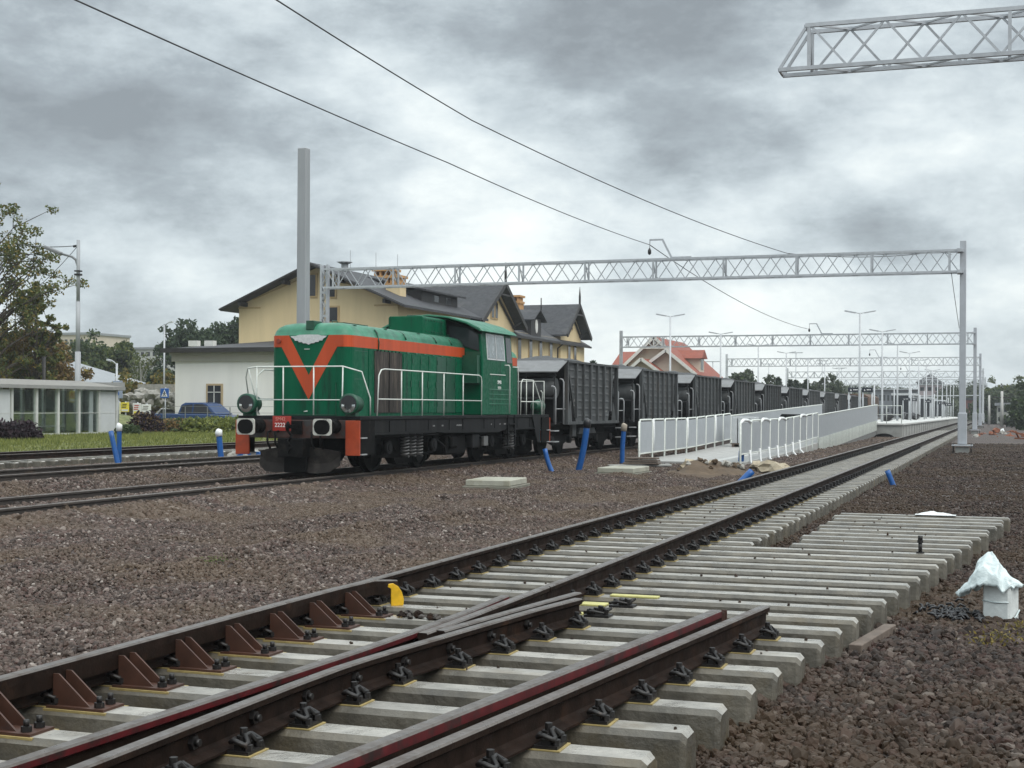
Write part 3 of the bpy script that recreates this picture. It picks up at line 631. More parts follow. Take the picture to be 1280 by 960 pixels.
for q in range(11): rock('stone', 'dark ballast stone in the short row spilled on a bearer', -4.38 + q * .045, ysl(-3) + r_.uniform(-.05, .07), -.19, r_.uniform(.02, .035), rail_old if q % 3 else rail_side, 'stones spilled on the bearer')
mb = MB(); mb.tube([(0, 0, 0), (0, 0, .02)], .045, 8, smooth=False); mb.tube([(0, 0, .02), (0, 0, .12)], .022, 8); mb.tube([(0, 0, .12), (0, 0, .15)], .036, 6, smooth=False); mb.tube([(0, 0, .15), (0, 0, .20)], .026, 8)
o = mb.build('sleeper_screw', fast_dark); o.location = (-.885, ysl(8) + .02, -.188); tag(o, 'single black screw standing upright on the bare bearers', 'screw')
mb = MB(); mb.bar((-1.05, 10.95, -.37), (-.88, 12.1, -.37), .10, .07); tag(mb.build('wooden_batten', wood_grey, loc=(-1, 11.5, -.405), bevel=.006), 'short weathered wooden batten lying beside the bearer ends', 'batten')
# flat film on the last bearer
# ------------------------------------------------------------------ locomotive: local x across (+ = towards the camera track), local y back along the train, z above rail
LX, LY = XLOCO, 26.5
loco = empty('diesel_locomotive', (LX, LY, 0), 'green shunting diesel locomotive with orange band and V on its nose', 'locomotive')
buf_white = M('dirty white buffer rim', (.46, .46, .42), .55, .2, 12, c2=(.12, .11, .10), mask=.55, mscale=7)
def P(name, mb, mats, parent=loco, bevel=0, label=None): 
    o = mb.build(name, mats, parent, bevel=bevel)
    if label: o['label'] = label
    return o
DZ = 1.24
mb = MB(); mb.box(-1.42, 1.42, .05, 12.85, 1.16, DZ); P('deck', mb, frame_blk, bevel=.01)
mb = MB()
for sx in (-1.36, 1.36):
    mb.prism([(.75, 1.158), (.75, .87), (4.2, .87), (4.9, .83), (8.6, .79), (9.3, .87), (12.2, .87), (12.2, 1.158)], 'x', sx - .03, sx + .03)
    mb.box(sx - .06, sx + .06, .75, 4.2, .84, .868); mb.box(sx - .06, sx + .06, 9.3, 12.2, .84, .868)
    for yy in (1.6, 2.5, 3.8, 5.1, 6.0, 7.5, 8.3, 10.1, 11.2): mb.box(sx - .045, sx + .045, yy - .03, yy + .03, .9, 1.14)
fr = P('frame', mb, frame_blk); stencil_g = M('grey stencil', (.20, .20, .20), .7, .4, 40, c2=(.03, .03, .03), mask=.5, mscale=25)
mb = MB(); mb.box(-1.1, 1.1, .8, 12.2, .75, 1.155); P('frame_core', mb, under_blk)
for yy, ww in ((4.05, .12), (4.6, .10), (5.55, .34), (8.0, .06), (8.65, .1), (9.0, .16)):
    m2 = MB(); m2.box(1.391, 1.396, yy, yy + ww, .985, 1.02); P('stencil', m2, stencil_g, fr)
plough_m = M('plough grimy brown', (.020, .017, .0155), .65, .4, 5, c2=(.045, .038, .034), mask=.52, mscale=2.5, spec=.2)
for ye, sg in ((0, 1), (12.9, -1)):
    mb = MB(); mb.box(-1.30, 1.30, ye, ye + .1 * sg, .78, 1.158) if sg > 0 else mb.box(-1.30, 1.30, ye - .1, ye, .78, 1.158)
    P('headstock', mb, M('headstock dark red brown %d' % sg, (.055, .02, .014), .6, .4, 5, c2=(.03, .03, .03), mask=.5, mscale=3) if True else None, bevel=.008)
    # corner step plates, orange, with step treads
    for sx in (-1, 1):
        mb = MB(); x0, x1 = sorted((sx * 1.12, sx * 1.44)); y0, y1 = sorted((ye - .02 * sg, ye + .03 * sg))
        mb.box(x0, x1, y0, y1, .43, 1.15)
        st = P('step_plate', mb, orange_d, bevel=.006)
        mb = MB(); x0, x1 = sorted((sx * 1.405, sx * 1.435)); mb.box(x0, x1, *sorted((ye + .032 * sg, ye + .74 * sg)), .44, 1.155); P('step_side', mb, under_blk, st)
        for zz in (.44, .78):
            mb = MB(); mb.box(*sorted((sx * 1.12, sx * 1.47)), *sorted((ye + .034 * sg, ye + .30 * sg)), zz, zz + .025); P('step_tread', mb, wagon_rail, st)
    for sx in (-.875, .875):
        bf = MB(); bf.tube([(sx, ye, 1.03), (sx, ye - .34 * sg, 1.03)], .15, 14); bf.tube([(sx, ye - .34 * sg, 1.03), (sx, ye - .56 * sg, 1.03)], .10, 14)
        bo = P('buffer', bf, under_blk)
        def rr(hw, hh, r_, y):
            pts = []
            for cx, cz, a0 in ((hw - r_, hh - r_, 0), (-hw + r_, hh - r_, 90), (-hw + r_, -hh + r_, 180), (hw - r_, -hh + r_, 270)):
                for k in range(5): a = R(a0 + k * 22.5); pts.append((sx + cx + r_ * math.cos(a), y, 1.02 + cz + r_ * math.sin(a)))
            return pts
        m2 = MB(); m2.loft([rr(.205, .168, .055, ye - .56 * sg), rr(.205, .168, .055, ye - .60 * sg)]); P('buffer_plate', m2, buf_white, bo)
        m3 = MB(); m3.loft([rr(.178, .148, .13, ye - .601 * sg), rr(.172, .142, .13, ye - .615 * sg)]); P('buffer_face', m3, under_blk, bo)
    # draw gear, hoses, snow plough
    dg = MB(); dg.box(-.10, .13, ye - .02 * sg - .05, ye - .02 * sg + .05, .86, 1.14); dg.box(-.05, .05, *sorted((ye - .05 * sg, ye - .34 * sg)), .98, 1.06)
    dg.tube([(0, ye - .34 * sg, 1.02), (0, ye - .40 * sg, 1.10), (0, ye - .46 * sg, 1.04), (0, ye - .42 * sg, .95)], .035, 8)
    for q in range(4): dg.tube([(-.05 + (q % 2) * .10, ye - .30 * sg, .98 - q * .12), (-.02 + (q % 2) * .04, ye - .34 * sg, .91 - q * .12), (.03 - (q % 2) * .06, ye - .30 * sg, .84 - q * .12)], .025, 6)
    P('coupling', dg, under_blk)
    for hx in (-.42, -.60, .42, .62):
        hb = MB(); hb.tube([(hx, ye - .03 * sg, .92), (hx, ye - .16 * sg, .90), (hx + .02, ye - .20 * sg, .70), (hx + .06, ye - .15 * sg, .56)], .024, 8); P('brake_hose', hb, under_blk)
    for sx in (-1, 1):
        pl = MB(); rings = []
        for x_, yo, zb_, zt_ in ((.20, .0, .08, .60), (.45, -.02, .05, .58), (.75, -.06, .08, .54), (.93, -.14, .22, .50)):
            rings.append([(sx * x_, ye - (yo + .05) * sg, zb_), (sx * x_, ye - yo * sg, zb_ + .2), (sx * x_, ye - (yo + .02) * sg, zt_), (sx * x_, ye - (yo - .03) * sg, zt_), (sx * x_, ye - (yo - .0) * sg, zb_)])
        pl.loft(rings); P('snow_plough', pl, plough_m)
    pb = MB(); pb.box(-.30, .30, *sorted((ye - .30 * sg, ye + .1 * sg)), .38, .78); pb.box(-.26, .26, *sorted((ye - .1 * sg, ye + .5 * sg)), .06, .378); pb.builds('drag_box', under_blk, loco, bevel=.02)
# front headlights on the deck corners, one small lamp at the rear
def headlight(x, y, z, r_, sg, rd=.30):
    hb = MB(); hb.loft([[(x + r_ * q * math.cos(a), y + yy, z + r_ * q * math.sin(a)) for a in np.linspace(0, 2 * math.pi, 21)[:-1]] for yy, q in ((-.15 * sg, .86), (-.15 * sg, 1.0), (-.10 * sg, 1.03), (.0, .98), (rd * sg * .8, .8), (rd * sg, .45))], smooth=True)
    hb.box(x - .12, x + .12, y - .06, y + .12, DZ + .0, z - r_ * .8)
    ho = P('headlight', hb, green_d)
    lb = MB(); lb.loft([[(x + r_ * q * math.cos(a), y + yy, z + r_ * q * math.sin(a)) for a in np.linspace(0, 2 * math.pi, 21)[:-1]] for yy, q in ((-.152 * sg, .84), (-.155 * sg, .80), (-.10 * sg, .5))]); P('reflector', lb, lamp_dark, ho)
    b2 = MB(); b2.loft([[(x + r_ * q * math.cos(a), y + yy, z - r_ * .12 + r_ * q * math.sin(a)) for a in np.linspace(math.pi * .95, 2.05 * math.pi, 12)] for yy, q in ((-.156 * sg, .72), (-.17 * sg, .40))], closed=False, cap0=False, cap1=False); P('lens', b2, lamp_glass, ho)
for sx in (-1.19, 1.19): headlight(sx, .12, 1.49, .215, 1)
headlight(1.12, 12.72, 1.48, .19, -1)
# number plate
mb = MB(); mb.box(-.56, -.13, -.022, -.004, .925, 1.235); pl_ = P('number_plate', mb, red_plate, bevel=.004)
FRONT = Matrix.Rotation(R(90), 4, 'X')
text_mesh('plate_lettering', '2222', .125, white_txt, pl_, Matrix.Translation((-.385, -.025, 1.045)) @ FRONT, None)
text_mesh('plate_lettering', 'SM42', .105, M('faded lettering', (.55, .22, .18), .6, .1), pl_, Matrix.Translation((-.375, -.025, 1.17)) @ FRONT, None)
# hoods: stacked plan outlines with rounded nose corners
def hood(y0, y1, hw, ztop, zb0, zb1, name, roundback=False, nose=1):
    def outline(ins, z):
        r_ = max(.02, .24 - ins * .3); w_ = hw - ins; f0 = y0 + ins * nose * .9; pts = [(w_, y1, z)]
        if roundback: pts = []
        for k in range(7): a = R(0 - k * 15); pts.append((w_ - r_ + r_ * math.cos(a), f0 + nose * r_ + nose * r_ * math.sin(a), z))
        for k in range(7): a = R(-90 - k * 15); pts.append((-w_ + r_ + r_ * math.cos(a), f0 + nose * r_ + nose * r_ * math.sin(a), z))
        pts.append((-w_, y1, z))
        if roundback: pts.append((w_, y1, z))
        return pts
    dz = ztop - zb1
    levels = [(0, DZ), (0, zb0), (0, zb1), (.012, zb1 + .03 * dz), (.04, zb1 + .33 * dz), (.10, zb1 + .60 * dz), (.20, zb1 + .80 * dz), (.36, zb1 + .93 * dz), (.58, zb1 + .99 * dz), (.75, ztop)]
    def mi(i, k):
        if i == 0: return 0
        if i == 1: return 0 if k == 7 and nose > 0 else 1
        return 2
    mb = MB(); mb.loft([outline(i, z) for i, z in levels], mi)
    for q in range(len(mb.sm)):
        if mb.m[q] == 2: mb.sm[q] = True
    return P(name, mb, [green, orange, green_roof])
hd = hood(.52, 7.8, .93, 3.24, 2.70, 2.945, 'front_hood')
hr = hood(11.62, 9.4, .93, 3.10, 2.60, 2.83, 'rear_hood', nose=-1)
# V and emblem on the nose
mb = MB(); mb.prism([(-.80, 2.945), (-.47, 2.945), (-.0, 2.10), (.47, 2.945), (.80, 2.945), (.80, 2.70), (.665, 2.70), (0, 1.585), (-.645, 2.70), (-.80, 2.70)], 'y', .512, .5195); P('nose_chevron', mb, orange, hd)
W_ = [(0, 2.745), (.06, 2.775), (.13, 2.775), (.15, 2.80), (.23, 2.80), (.25, 2.83), (.32, 2.83), (.345, 2.87), (.41, 2.905), (.425, 2.93), (.30, 2.935), (.22, 2.955), (.0, 2.96)]
mb = MB(); mb.prism([(-a, b) for a, b in W_[::-1][:-1]] + W_[:-1], 'y', .497, .511); P('nose_emblem', mb, silver, hd)
mb = MB(); mb.box(-.10, .02, .50, .519, 2.645, 2.66); mb.tube([(-.10, .5, 1.33), (-.02, .5, 1.34)], .012, 5); mb.builds('nose_handle', white_rail, hd)
mb = MB(); mb.tube([(-.70, .47, 2.83), (-.70, .53, 2.83)], .05, 10); P('nose_socket', mb, M('socket red', (.22, .03, .012), .5), hd)
mb = MB(); mb.box(-.09, .09, .55, .95, 3.06, 3.26); P('roof_lamp_box', mb, green_d, hd, bevel=.01)
mb = MB(); mb.tube([(.93, 2.0, 2.60), (.95, 2.0, 2.85), (.90, 2.0, 3.06), (.84, 2.0, 3.13)], .016, 6); mb.tube([(.93, 3.55, 2.98), (.86, 3.55, 3.10), (.66, 3.55, 3.20), (.2, 3.55, 3.24)], .018, 6); mb.tube([(.93, 5.4, 2.98), (.86, 5.4, 3.10), (.66, 5.4, 3.20), (.2, 5.4, 3.24)], .018, 6); mb.tube([(.93, 6.4, 2.98), (.86, 6.4, 3.10), (.66, 6.4, 3.20), (.2, 6.4, 3.24)], .018, 6); mb.builds('hood_seam', green_d, hd)
for yy in (1.2, 2.8, 4.7):
    mb = MB(); mb.box(.70, .76, yy - .05, yy + .05, 3.10, 3.19); P('lifting_lug', mb, green_d, hd)
mb = MB(); mb.tube([(.15, 1.3, 3.24), (.15, 1.35, 3.30), (.15, 1.55, 3.30), (.15, 1.6, 3.24)], .012, 5); mb.box(-.1, .5, 1.2, 2.4, 3.225, 3.25); P('roof_hatch', mb, green_d, hd)
# orange band step lines / panels on the side
mb = MB(); mb.box(.925, .945, 1.50, 1.535, DZ, 2.69); P('hood_edge', mb, green, hd)
mb = MB(); mb.box(.9, .955, 1.80, 3.26, 1.31, 2.66)
gr = P('radiator_grille', mb, grille, hd)
mb = MB(); mb.box(.956, .962, 2.52, 2.56, 1.32, 2.65)
for q in range(7): mb.box(.956, .966, 1.86 + q * .2, 1.90 + q * .2, 2.655, 2.685)
mb.builds('grille_bar', under_blk, gr)
yy = 3.34
for q, wd in enumerate((.50, .50, .52, .52, .62, .62, .62, .48)):
    mb = MB(); mb.box(.925, .950, yy, yy + wd - .03, 1.30, 2.655); dr = P('side_door', mb, green if q not in (4, 5) else green_d, hd, bevel=.006)
    m2 = MB(); m2.box(.951, .968, yy + wd - .09, yy + wd - .06, 1.9, 2.05); m2.box(.951, .962, yy + .02, yy + .05, 2.45, 2.56); m2.box(.951, .962, yy + .02, yy + .05, 1.45, 1.56); m2.builds('door_latch', green_d, dr)
    m3 = MB(); m3.box(.93, .965, yy + wd / 2 - .06, yy + wd / 2 + .06, 2.668, 2.685); P('door_catch', m3, green_roof, hd)
    yy += wd
for yy_ in (.52 + .9, 7.35):
    mb = MB(); mb.box(.921, .9335, yy_, yy_ + .014, DZ + .02, 2.69); P('panel_seam', mb, green_d, hd)
for xx_ in (-.62, 0.64):
    mb = MB(); mb.box(xx_ - .006, xx_ + .006, .508, .519, DZ + .02, 1.95); P('panel_seam', mb, green_d, hd)
mb = MB(); mb.box(-.66, .66, .508, .519, DZ + .015, DZ + .035); P('panel_seam', mb, green_d, hd)
for zz_ in (2.02, 2.62):
    mb = MB(); mb.box(.921, .9335, .80, 1.48, zz_, zz_ + .012); P('panel_seam', mb, green_d, hd)
# exhaust housing on the hood
mb = MB(); mb.prism([(-.46, 3.15), (.46, 3.15), (.46, 3.63), (.43, 3.67), (-.43, 3.67), (-.46, 3.63)], 'y', 5.65, 7.22); ex = P('exhaust_housing', mb, green, bevel=.012)
for zz in (3.30, 3.58):
    for q in range(7):
        m2 = MB(); m2.tube([(.46, 5.86 + q * .18, zz), (.475, 5.86 + q * .18, zz)], .022, 6); P('housing_bolt', m2, green_d, ex)
mb = MB(); mb.box(-.62, -.25, 7.15, 7.6, 3.2, 3.80); P('exhaust_stack', mb, green_d, bevel=.01)
# cab
CY0, CY1, CW = 7.28, 9.62, 1.42
cabw = MB()
cabw.prism([(-CW, DZ), (CW, DZ), (CW, 2.62), (1.36, 3.37), (1.0, 3.55), (.5, 3.68), (0, 3.72), (-.5, 3.68), (-1.0, 3.53), (-1.36, 3.34), (-CW, 2.62)], 'y', CY0, CY1)
cab = P('cab', cabw, green, bevel=.02)
arc = [(-1.50, 3.33), (-1.42, 3.41), (-1.08, 3.58), (-.58, 3.745), (0, 3.805), (.58, 3.745), (1.08, 3.60), (1.42, 3.44), (1.50, 3.36)]
mb = MB(); mb.prism(arc + [(1.44, 3.35), (1.04, 3.555), (.55, 3.695), (0, 3.75), (-.55, 3.695), (-1.04, 3.535), (-1.44, 3.32)], 'y', CY0 - .22, CY1 + .14); P('cab_roof', mb, green_roof, cab, bevel=.012)
mb = MB(); mb.prism([(-1.38, 3.32), (-1.0, 3.51), (-.5, 3.65), (0, 3.69), (.5, 3.65), (1.0, 3.53), (1.38, 3.34), (1.40, 3.30), (.96, 3.30), (-.96, 3.30), (-1.4, 3.30)], 'y', CY0 - .012, CY0 - .002); P('cab_front_panel', mb, under_blk, cab)
for sx in (-1, 1):
    mb = MB(); mb.prism([(sx * a, b) for a, b in ((.55, 3.10), (1.33, 2.86), (1.31, 3.27), (1.0, 3.45), (.50, 3.52))], 'y', CY0 - .028, CY0 - .013); wf = P('front_window', mb, dark_glass, cab)
    mb = MB(); mb.box(*sorted((sx * .97, sx * 1.36)), CY0 - .03, CY0 - .003, 2.02, 2.85); P('front_door', mb, green_d, cab)
def sidex(z): return CW - max(0, z - 2.62) * .06 / .78
def sidepoly(y0, y1, z0, z1, off, th):
    v = []
    for o_ in (off, off + th):
        for y, z in ((y0, z0), (y1, z0), (y1, z1), (y0, z1)): v.append((sidex(z) + o_, y, z))
    return MB().add(v, [(3, 2, 1, 0), (4, 5, 6, 7), (0, 1, 5, 4), (1, 2, 6, 5), (2, 3, 7, 6), (3, 0, 4, 7)])
fw = P('side_window', sidepoly(7.62, 8.98, 2.66, 3.33, .0, .015), silver, cab)
P('window_pane', sidepoly(7.68, 8.26, 2.70, 3.29, .016, .006), cab_glass, fw); P('window_pane', sidepoly(8.30, 8.92, 2.70, 3.29, .016, .006), cab_glass, fw)
P('window_divider', sidepoly(8.262, 8.298, 2.68, 3.31, .018, .012), silver, fw)
P('quarter_window', sidepoly(9.12, 9.52, 2.62, 3.28, .0, .012), dark_glass, cab)
mb = MB()
for q in range(4): mb.box(1.405, 1.435, 7.75, 9.5, 1.52 + q * .125, 1.54 + q * .125)
mb.builds('cab_rib', green_roof, cab)
mb = MB(); mb.box(1.42, 1.437, 7.82, 9.0, 2.28, 2.30); P('cab_rail', mb, white_rail, cab)
SIDE = Matrix.Rotation(R(90), 4, 'Z') @ Matrix.Rotation(R(90), 4, 'X')
text_mesh('cab_lettering', 'SM42', .13, white_txt, cab, Matrix.Translation((1.425, 8.55, 2.09)) @ SIDE, None)
text_mesh('cab_lettering', '2222', .13, white_txt, cab, Matrix.Translation((1.425, 8.55, 1.93)) @ SIDE, None)
mb = MB(); mb.tube([(1.42, 8.95, 2.55), (1.52, 9.02, 2.55), (1.53, 9.06, 2.50), (1.53, 9.06, 1.28)], .018, 6); mb.tube([(1.42, 9.62, 2.52), (1.50, 9.80, 2.52), (1.50, 9.84, 2.46), (1.50, 9.84, 1.25)], .018, 6); mb.builds('cab_handrail', white_rail, loco)
mb = MB(); mb.box(.96, 1.36, 7.05, 7.27, 2.05, 2.75); P('mirror_box', mb, green_d, cab)
# handrails
def rails_mb(lines, r_=.0145):
    m_ = MB()
    for l in lines: m_.tube(l, r_, 6)
    return m_
fy = .10
P('front_railing', rails_mb([[(-1.42, fy + .5, 1.26), (-1.38, fy + .2, 2.05), (-1.22, fy, 2.24), (-1.02, fy, 2.27), (1.0, fy, 2.27), (1.38, fy + .1, 2.16), (1.46, fy + .35, 1.62), (1.44, fy + .40, 1.26)],
    [(-1.0, fy, 2.27), (-1.0, fy, 1.26)], [(-.38, fy, 2.27), (-.38, fy, 1.26)], [(.33, fy, 2.27), (.33, fy, 1.26)], [(1.0, fy, 2.26), (.99, fy, 1.62), (.94, fy, 1.575), (-1.38, fy, 1.575)], [(-1.2, fy, 2.22), (-1.18, fy + .42, 1.26)]]), white_rail)
sx = 1.45
P('side_railing', rails_mb([[(sx, .82, 1.25), (sx, .90, 2.10), (sx, 1.02, 2.22), (sx, 1.2, 2.24), (sx, 6.95, 2.24), (sx, 7.10, 2.20), (sx, 7.14, 2.1), (sx, 7.14, 1.24)], [(sx, .85, 1.60), (sx, 7.14, 1.60)]] + [[(sx, yy, 2.24), (sx, yy, 1.24)] for yy in (2.09, 3.27, 4.58, 5.84)]), white_rail)
P('side_railing', rails_mb([[(-sx, .82, 1.25), (-sx, .90, 2.10), (-sx, 1.2, 2.24), (-sx, 6.95, 2.24), (-sx, 7.14, 2.1), (-sx, 7.14, 1.24)], [(-sx, .85, 1.60), (-sx, 7.14, 1.60)]] + [[(-sx, yy, 2.24), (-sx, yy, 1.24)] for yy in (2.09, 3.27, 4.58, 5.84)]), white_rail)
P('rear_railing', rails_mb([[(sx, 10.2, 1.24), (sx, 10.24, 2.1), (sx, 10.36, 2.2), (sx, 11.3, 2.2), (sx, 11.45, 2.1), (sx, 12.05, 1.55), (sx, 12.07, 1.24)], [(sx, 10.22, 1.60), (sx, 11.9, 1.60)], [(sx, 11.3, 2.2), (sx, 11.28, 1.24)], [(sx, 10.7, 2.2), (sx, 10.7, 1.24)], [(1.3, 12.75, 1.24), (1.3, 12.75, 2.2), (-1.3, 12.75, 2.2), (-1.3, 12.75, 1.24)], [(1.42, 12.2, 1.24), (1.42, 12.22, 1.86), (1.42, 12.1, 1.92)]]), white_rail)
# ladder under the cab door
mb = MB()
for yy in (9.22, 9.78): mb.box(1.40, 1.44, yy, yy + .05, .42, 1.24)
for zz in (.42, .70, .98): mb.box(1.30, 1.46, 9.27, 9.78, zz, zz + .03)
P('ladder', mb, frame_blk)
mb = MB(); mb.prism([(11.3, 1.2), (12.0, 1.2), (12.0, .45), (11.75, .45)], 'x', 1.40, 1.435); P('rear_step', mb, frame_blk)
# bogies
def wheel(y, x, parent, r_=.55):
    wb = MB(); wb.loft([[(x + xx, y + q * math.cos(a), r_ + q * math.sin(a)) for a in np.linspace(0, 2 * math.pi, 29)[:-1]] for xx, q in ((-.065, r_ + .025), (-.04, r_ + .025), (-.035, r_), (.065, r_ - .01), (.066, r_ - .07), (.03, r_ - .08), (.03, .17), (.09, .14), (.09, .02))], smooth=False)
    return P('wheel', wb, under_blk, parent)
for yc in (3.3, 9.9):
    bg = MB()
    for sx in (-1, 1):
        x0, x1 = sorted((sx * 1.0, sx * 1.08)); bg.prism([(yc - 1.9, .62), (yc - 1.9, .80), (yc - .8, .80), (yc - .5, .62), (yc + .5, .62), (yc + .8, .80), (yc + 1.9, .80), (yc + 1.9, .62), (yc + .9, .62), (yc + .6, .44), (yc - .6, .44), (yc - .9, .62)], 'x', x0, x1)
        for q in (-1, 1): bg.box(x0 - .02, x1 + .02, yc + q * 1.3 - .17, yc + q * 1.3 + .17, .38, .72); bg.prism([(yc + q * .62 - .2, .30), (yc + q * .62 + .2, .30), (yc + q * .62 + .05, .16), (yc + q * .62 - .05, .16)], 'x', x0, x1 + .02)
    bg.box(-1.0, 1.0, yc - .4, yc + .4, .45, .74)
    for sx in (-1, 1): bg.prism([(yc - 1.85, .80), (yc + 1.85, .80), (yc + 1.75, .34), (yc + .75, .30), (yc + .55, .16), (yc - .55, .16), (yc - .75, .30), (yc - 1.75, .34)], 'x', *sorted((sx * .84, sx * .99)))
    bo = P('bogie', bg, under_blk)
    for q in (-1, 1):
        for x in (-.7525, .7525): wheel(yc + q * 1.3, x, bo)
        for sx in (-1, 1):
            ab = MB(); ab.tube([(sx * 1.10, yc + q * 1.3, .55), (sx * 1.22, yc + q * 1.3, .55)], .15, 14); ab.tube([(sx * 1.22, yc + q * 1.3, .55), (sx * 1.24, yc + q * 1.3, .55)], .09, 10); P('axle_box', ab, frame_blk, bo)
    for oy in (-.42, -.02, .38) if yc < 5 else (-.2, .2):
        sp = MB(); sp.tube([(1.20 + .085 * math.cos(a), yc + oy + .085 * math.sin(a), .32 + a / (2 * math.pi) * .072) for a in np.linspace(0, 2 * math.pi * 7, 7 * 10)], .020, 5); P('coil_spring', sp, spring_st, bo)
mb = MB(); mb.box(-1.2, 1.2, 5.4, 6.7, .28, .78); mb.box(1.2, 1.3, 5.5, 5.9, .45, .75); P('fuel_tank', mb, under_blk, bevel=.04)
mb = MB(); mb.box(1.15, 1.32, 6.85, 7.35, .42, .76); P('battery_box', mb, frame_blk, bevel=.02)
mb = MB()
for yy in (4.7, 7.7): mb.tube([(1.1, yy, .75), (1.24, yy + .1, .62), (1.24, yy + .45, .5), (1.2, yy + .6, .36)], .03, 6)
mb.tube([(1.3, .9, .80), (1.3, 4.6, .80)], .02, 6); mb.builds('air_pipe', frame_blk, loco)
mb = MB(); mb.box(1.22, 1.30, 7.75, 8.05, .45, .7); P('sand_box', mb, wagon_roof, bevel=.01)

# ------------------------------------------------------------------ hopper wagons
sten_m = M('faded stencil', (.22, .22, .21), .7, .3, 30, c2=(.06, .062, .064), mask=.48, mscale=22, msharp=.06)
def make_wagon():
    g = 'coal hopper wagons behind the locomotive'
    root = empty('hopper_wagon', (LX, 39.75, 0), 'x', 'hopper wagon', g)
    def Q(name, mb, mats, parent=root, bevel=0): return mb.build(name, mats, parent, bevel=bevel)
    # local y = 0 at the front headstock; hopper sides from 1.25 to 7.05; rear headstock 8.2
    A, B_, HW = 1.25, 7.05, 1.49
    ys = np.linspace(A + .95, B_ - .85, 6)
    for sx in (-1, 1):
        mb = MB(); mb.prism([(A + .12, 2.84), (B_ - .12, 2.84), (B_ - 1.0, 1.02), (A + 1.0, 1.02)], 'x', *sorted((sx * (HW - .08), sx * (HW - .05))))
        for yy in ys:
            zb = max(1.02, 1.02 + (A + 1.0 - yy) / .88 * 1.82, 1.02 + (yy - (B_ - 1.0)) / .88 * 1.82)
            mb.box(*sorted((sx * (HW - .0495), sx * (HW + .03))), yy - .055, yy + .055, zb, 2.80)
        for i in range(7):
            y0 = (A + .18) if i == 0 else ys[i - 1] + .10; y1 = (B_ - .18) if i == 6 else ys[i] - .10
            for z_ in np.arange(1.16, 2.75, .235):
                ya = max(y0, A + 1.0 - (z_ - 1.02) / 1.82 * .88 + .05); yb = min(y1, B_ - 1.0 + (z_ - 1.02) / 1.82 * .88 - .05)
                if yb - ya > .12: mb.loft([[(sx * (HW - .049), ya, z_), (sx * (HW - .049), yb, z_), (sx * (HW - .049), yb - .03, z_ + .07), (sx * (HW - .049), ya + .03, z_ + .07)], [(sx * (HW - .022), ya + .04, z_ + .012), (sx * (HW - .022), yb - .04, z_ + .012), (sx * (HW - .036), yb - .06, z_ + .06), (sx * (HW - .036), ya + .06, z_ + .06)]])
        Q('side_sheet', mb, wagon_side)
    fm = MB()
    for yy in (A, B_):
        for sx in (-1, 1): fm.box(*sorted((sx * (HW - .10), sx * (HW + .02))), yy - .06, yy + .06, .98, 2.86)
    for sx in (-1, 1): fm.box(*sorted((sx * (HW - .10), sx * (HW + .035))), A - .06, B_ + .06, 2.801, 2.865); fm.box(*sorted((sx * (HW - .12), sx * (HW + .03))), A - .06, B_ + .06, .93, 1.02)
    fm.box(-HW + .1, HW - .1, B_ - .04, B_ + .06, 2.74, 2.86)
    Q('body_frame', fm, wagon_side)
    sl = MB(); sl.prism([(A + .03, 2.82), (A + .12, 2.82), (A + 1.05, 1.0), (A + .93, 1.0)], 'x', -HW + .09, HW - .09); sl.prism([(B_ - .12, 2.82), (B_ - .03, 2.82), (B_ - .93, 1.0), (B_ - 1.05, 1.0)], 'x', -HW + .09, HW - .09); sl.builds('slope_sheet', wagon_dark, root)  # dark sheets: shadow on the hopper ends put into the colour
    for ye in (A + .30, B_ - .30):
        gs = MB()
        for sx in (-1, 1): gs.prism([(ye - .25, 1.02), (ye + .28, 1.02), (ye + (.12 if ye < 4 else -.12), 1.65)], 'x', *sorted((sx * (HW - .06), sx * (HW - .03))))
        gs.builds('gusset', wagon_side, root)
    rf = MB(); rf.prism([(A - .02, 2.835), (A - .02, 2.865), (A - 1.06, 2.51), (A - 1.06, 2.48)], 'x', -HW, HW); Q('end_roof', rf, wagon_roof)
    ld = MB(); r2 = random.Random(3); n = 15; k = 8
    ring = [[(-1.35 + 2.7 * j / k, A + .15 + (B_ - A - .3) * i / n, 2.72 + (.26 + .14 * r2.random()) * math.sin(math.pi * j / k) ** .7 * (math.sin(math.pi * i / n) ** .5 if 0 < i < n else 0)) for j in range(k + 1)] for i in range(n + 1)]
    ld.loft(ring, closed=False, cap0=False, cap1=False); Q('coal_load', ld, coal)
    tk = MB(); tk.tube([(-1.3, A - .55, 2.02), (1.3, A - .55, 2.02)], .30, 16); Q('air_tank', tk, wagon_side)
    tb = MB()
    for z_ in (1.72, 2.40): tb.bar((-1.35, A - .75, z_), (1.35, A - .75, z_), .06)
    for x_ in (-1.3, -.4, .4, 1.3): tb.bar((x_, A - .75, .98), (x_, A - .75, 2.46), .05)
    for x_ in (-1.0, .3): tb.bar((x_, A - .1, 1.0), (x_ + .4, A - .5, 1.72), .10)
    Q('end_frame', tb, wagon_dark)
    hr_ = MB()
    for sx in (-1, 1):
        for yy, z1 in ((.12, 2.05), (.92, 2.28), (B_ + .25, 2.05), (8.05, 1.75)):
            hr_.tube([(sx * 1.46, yy, .95), (sx * 1.46, yy, z1 - .08), (sx * 1.43, yy - .02, z1), (sx * 1.36, yy - .08, z1 + .02)], .024, 6)
        for z_ in (1.35, 1.75): hr_.tube([(sx * 1.44, B_ + .1, z_), (sx * 1.44, 8.0, z_)], .014, 5)
        hr_.tube([(sx * 1.44, .2, 1.40), (sx * 1.44, A - .1, 1.40)], .014, 5)
    hr_.builds('handrail', wagon_rail, root)
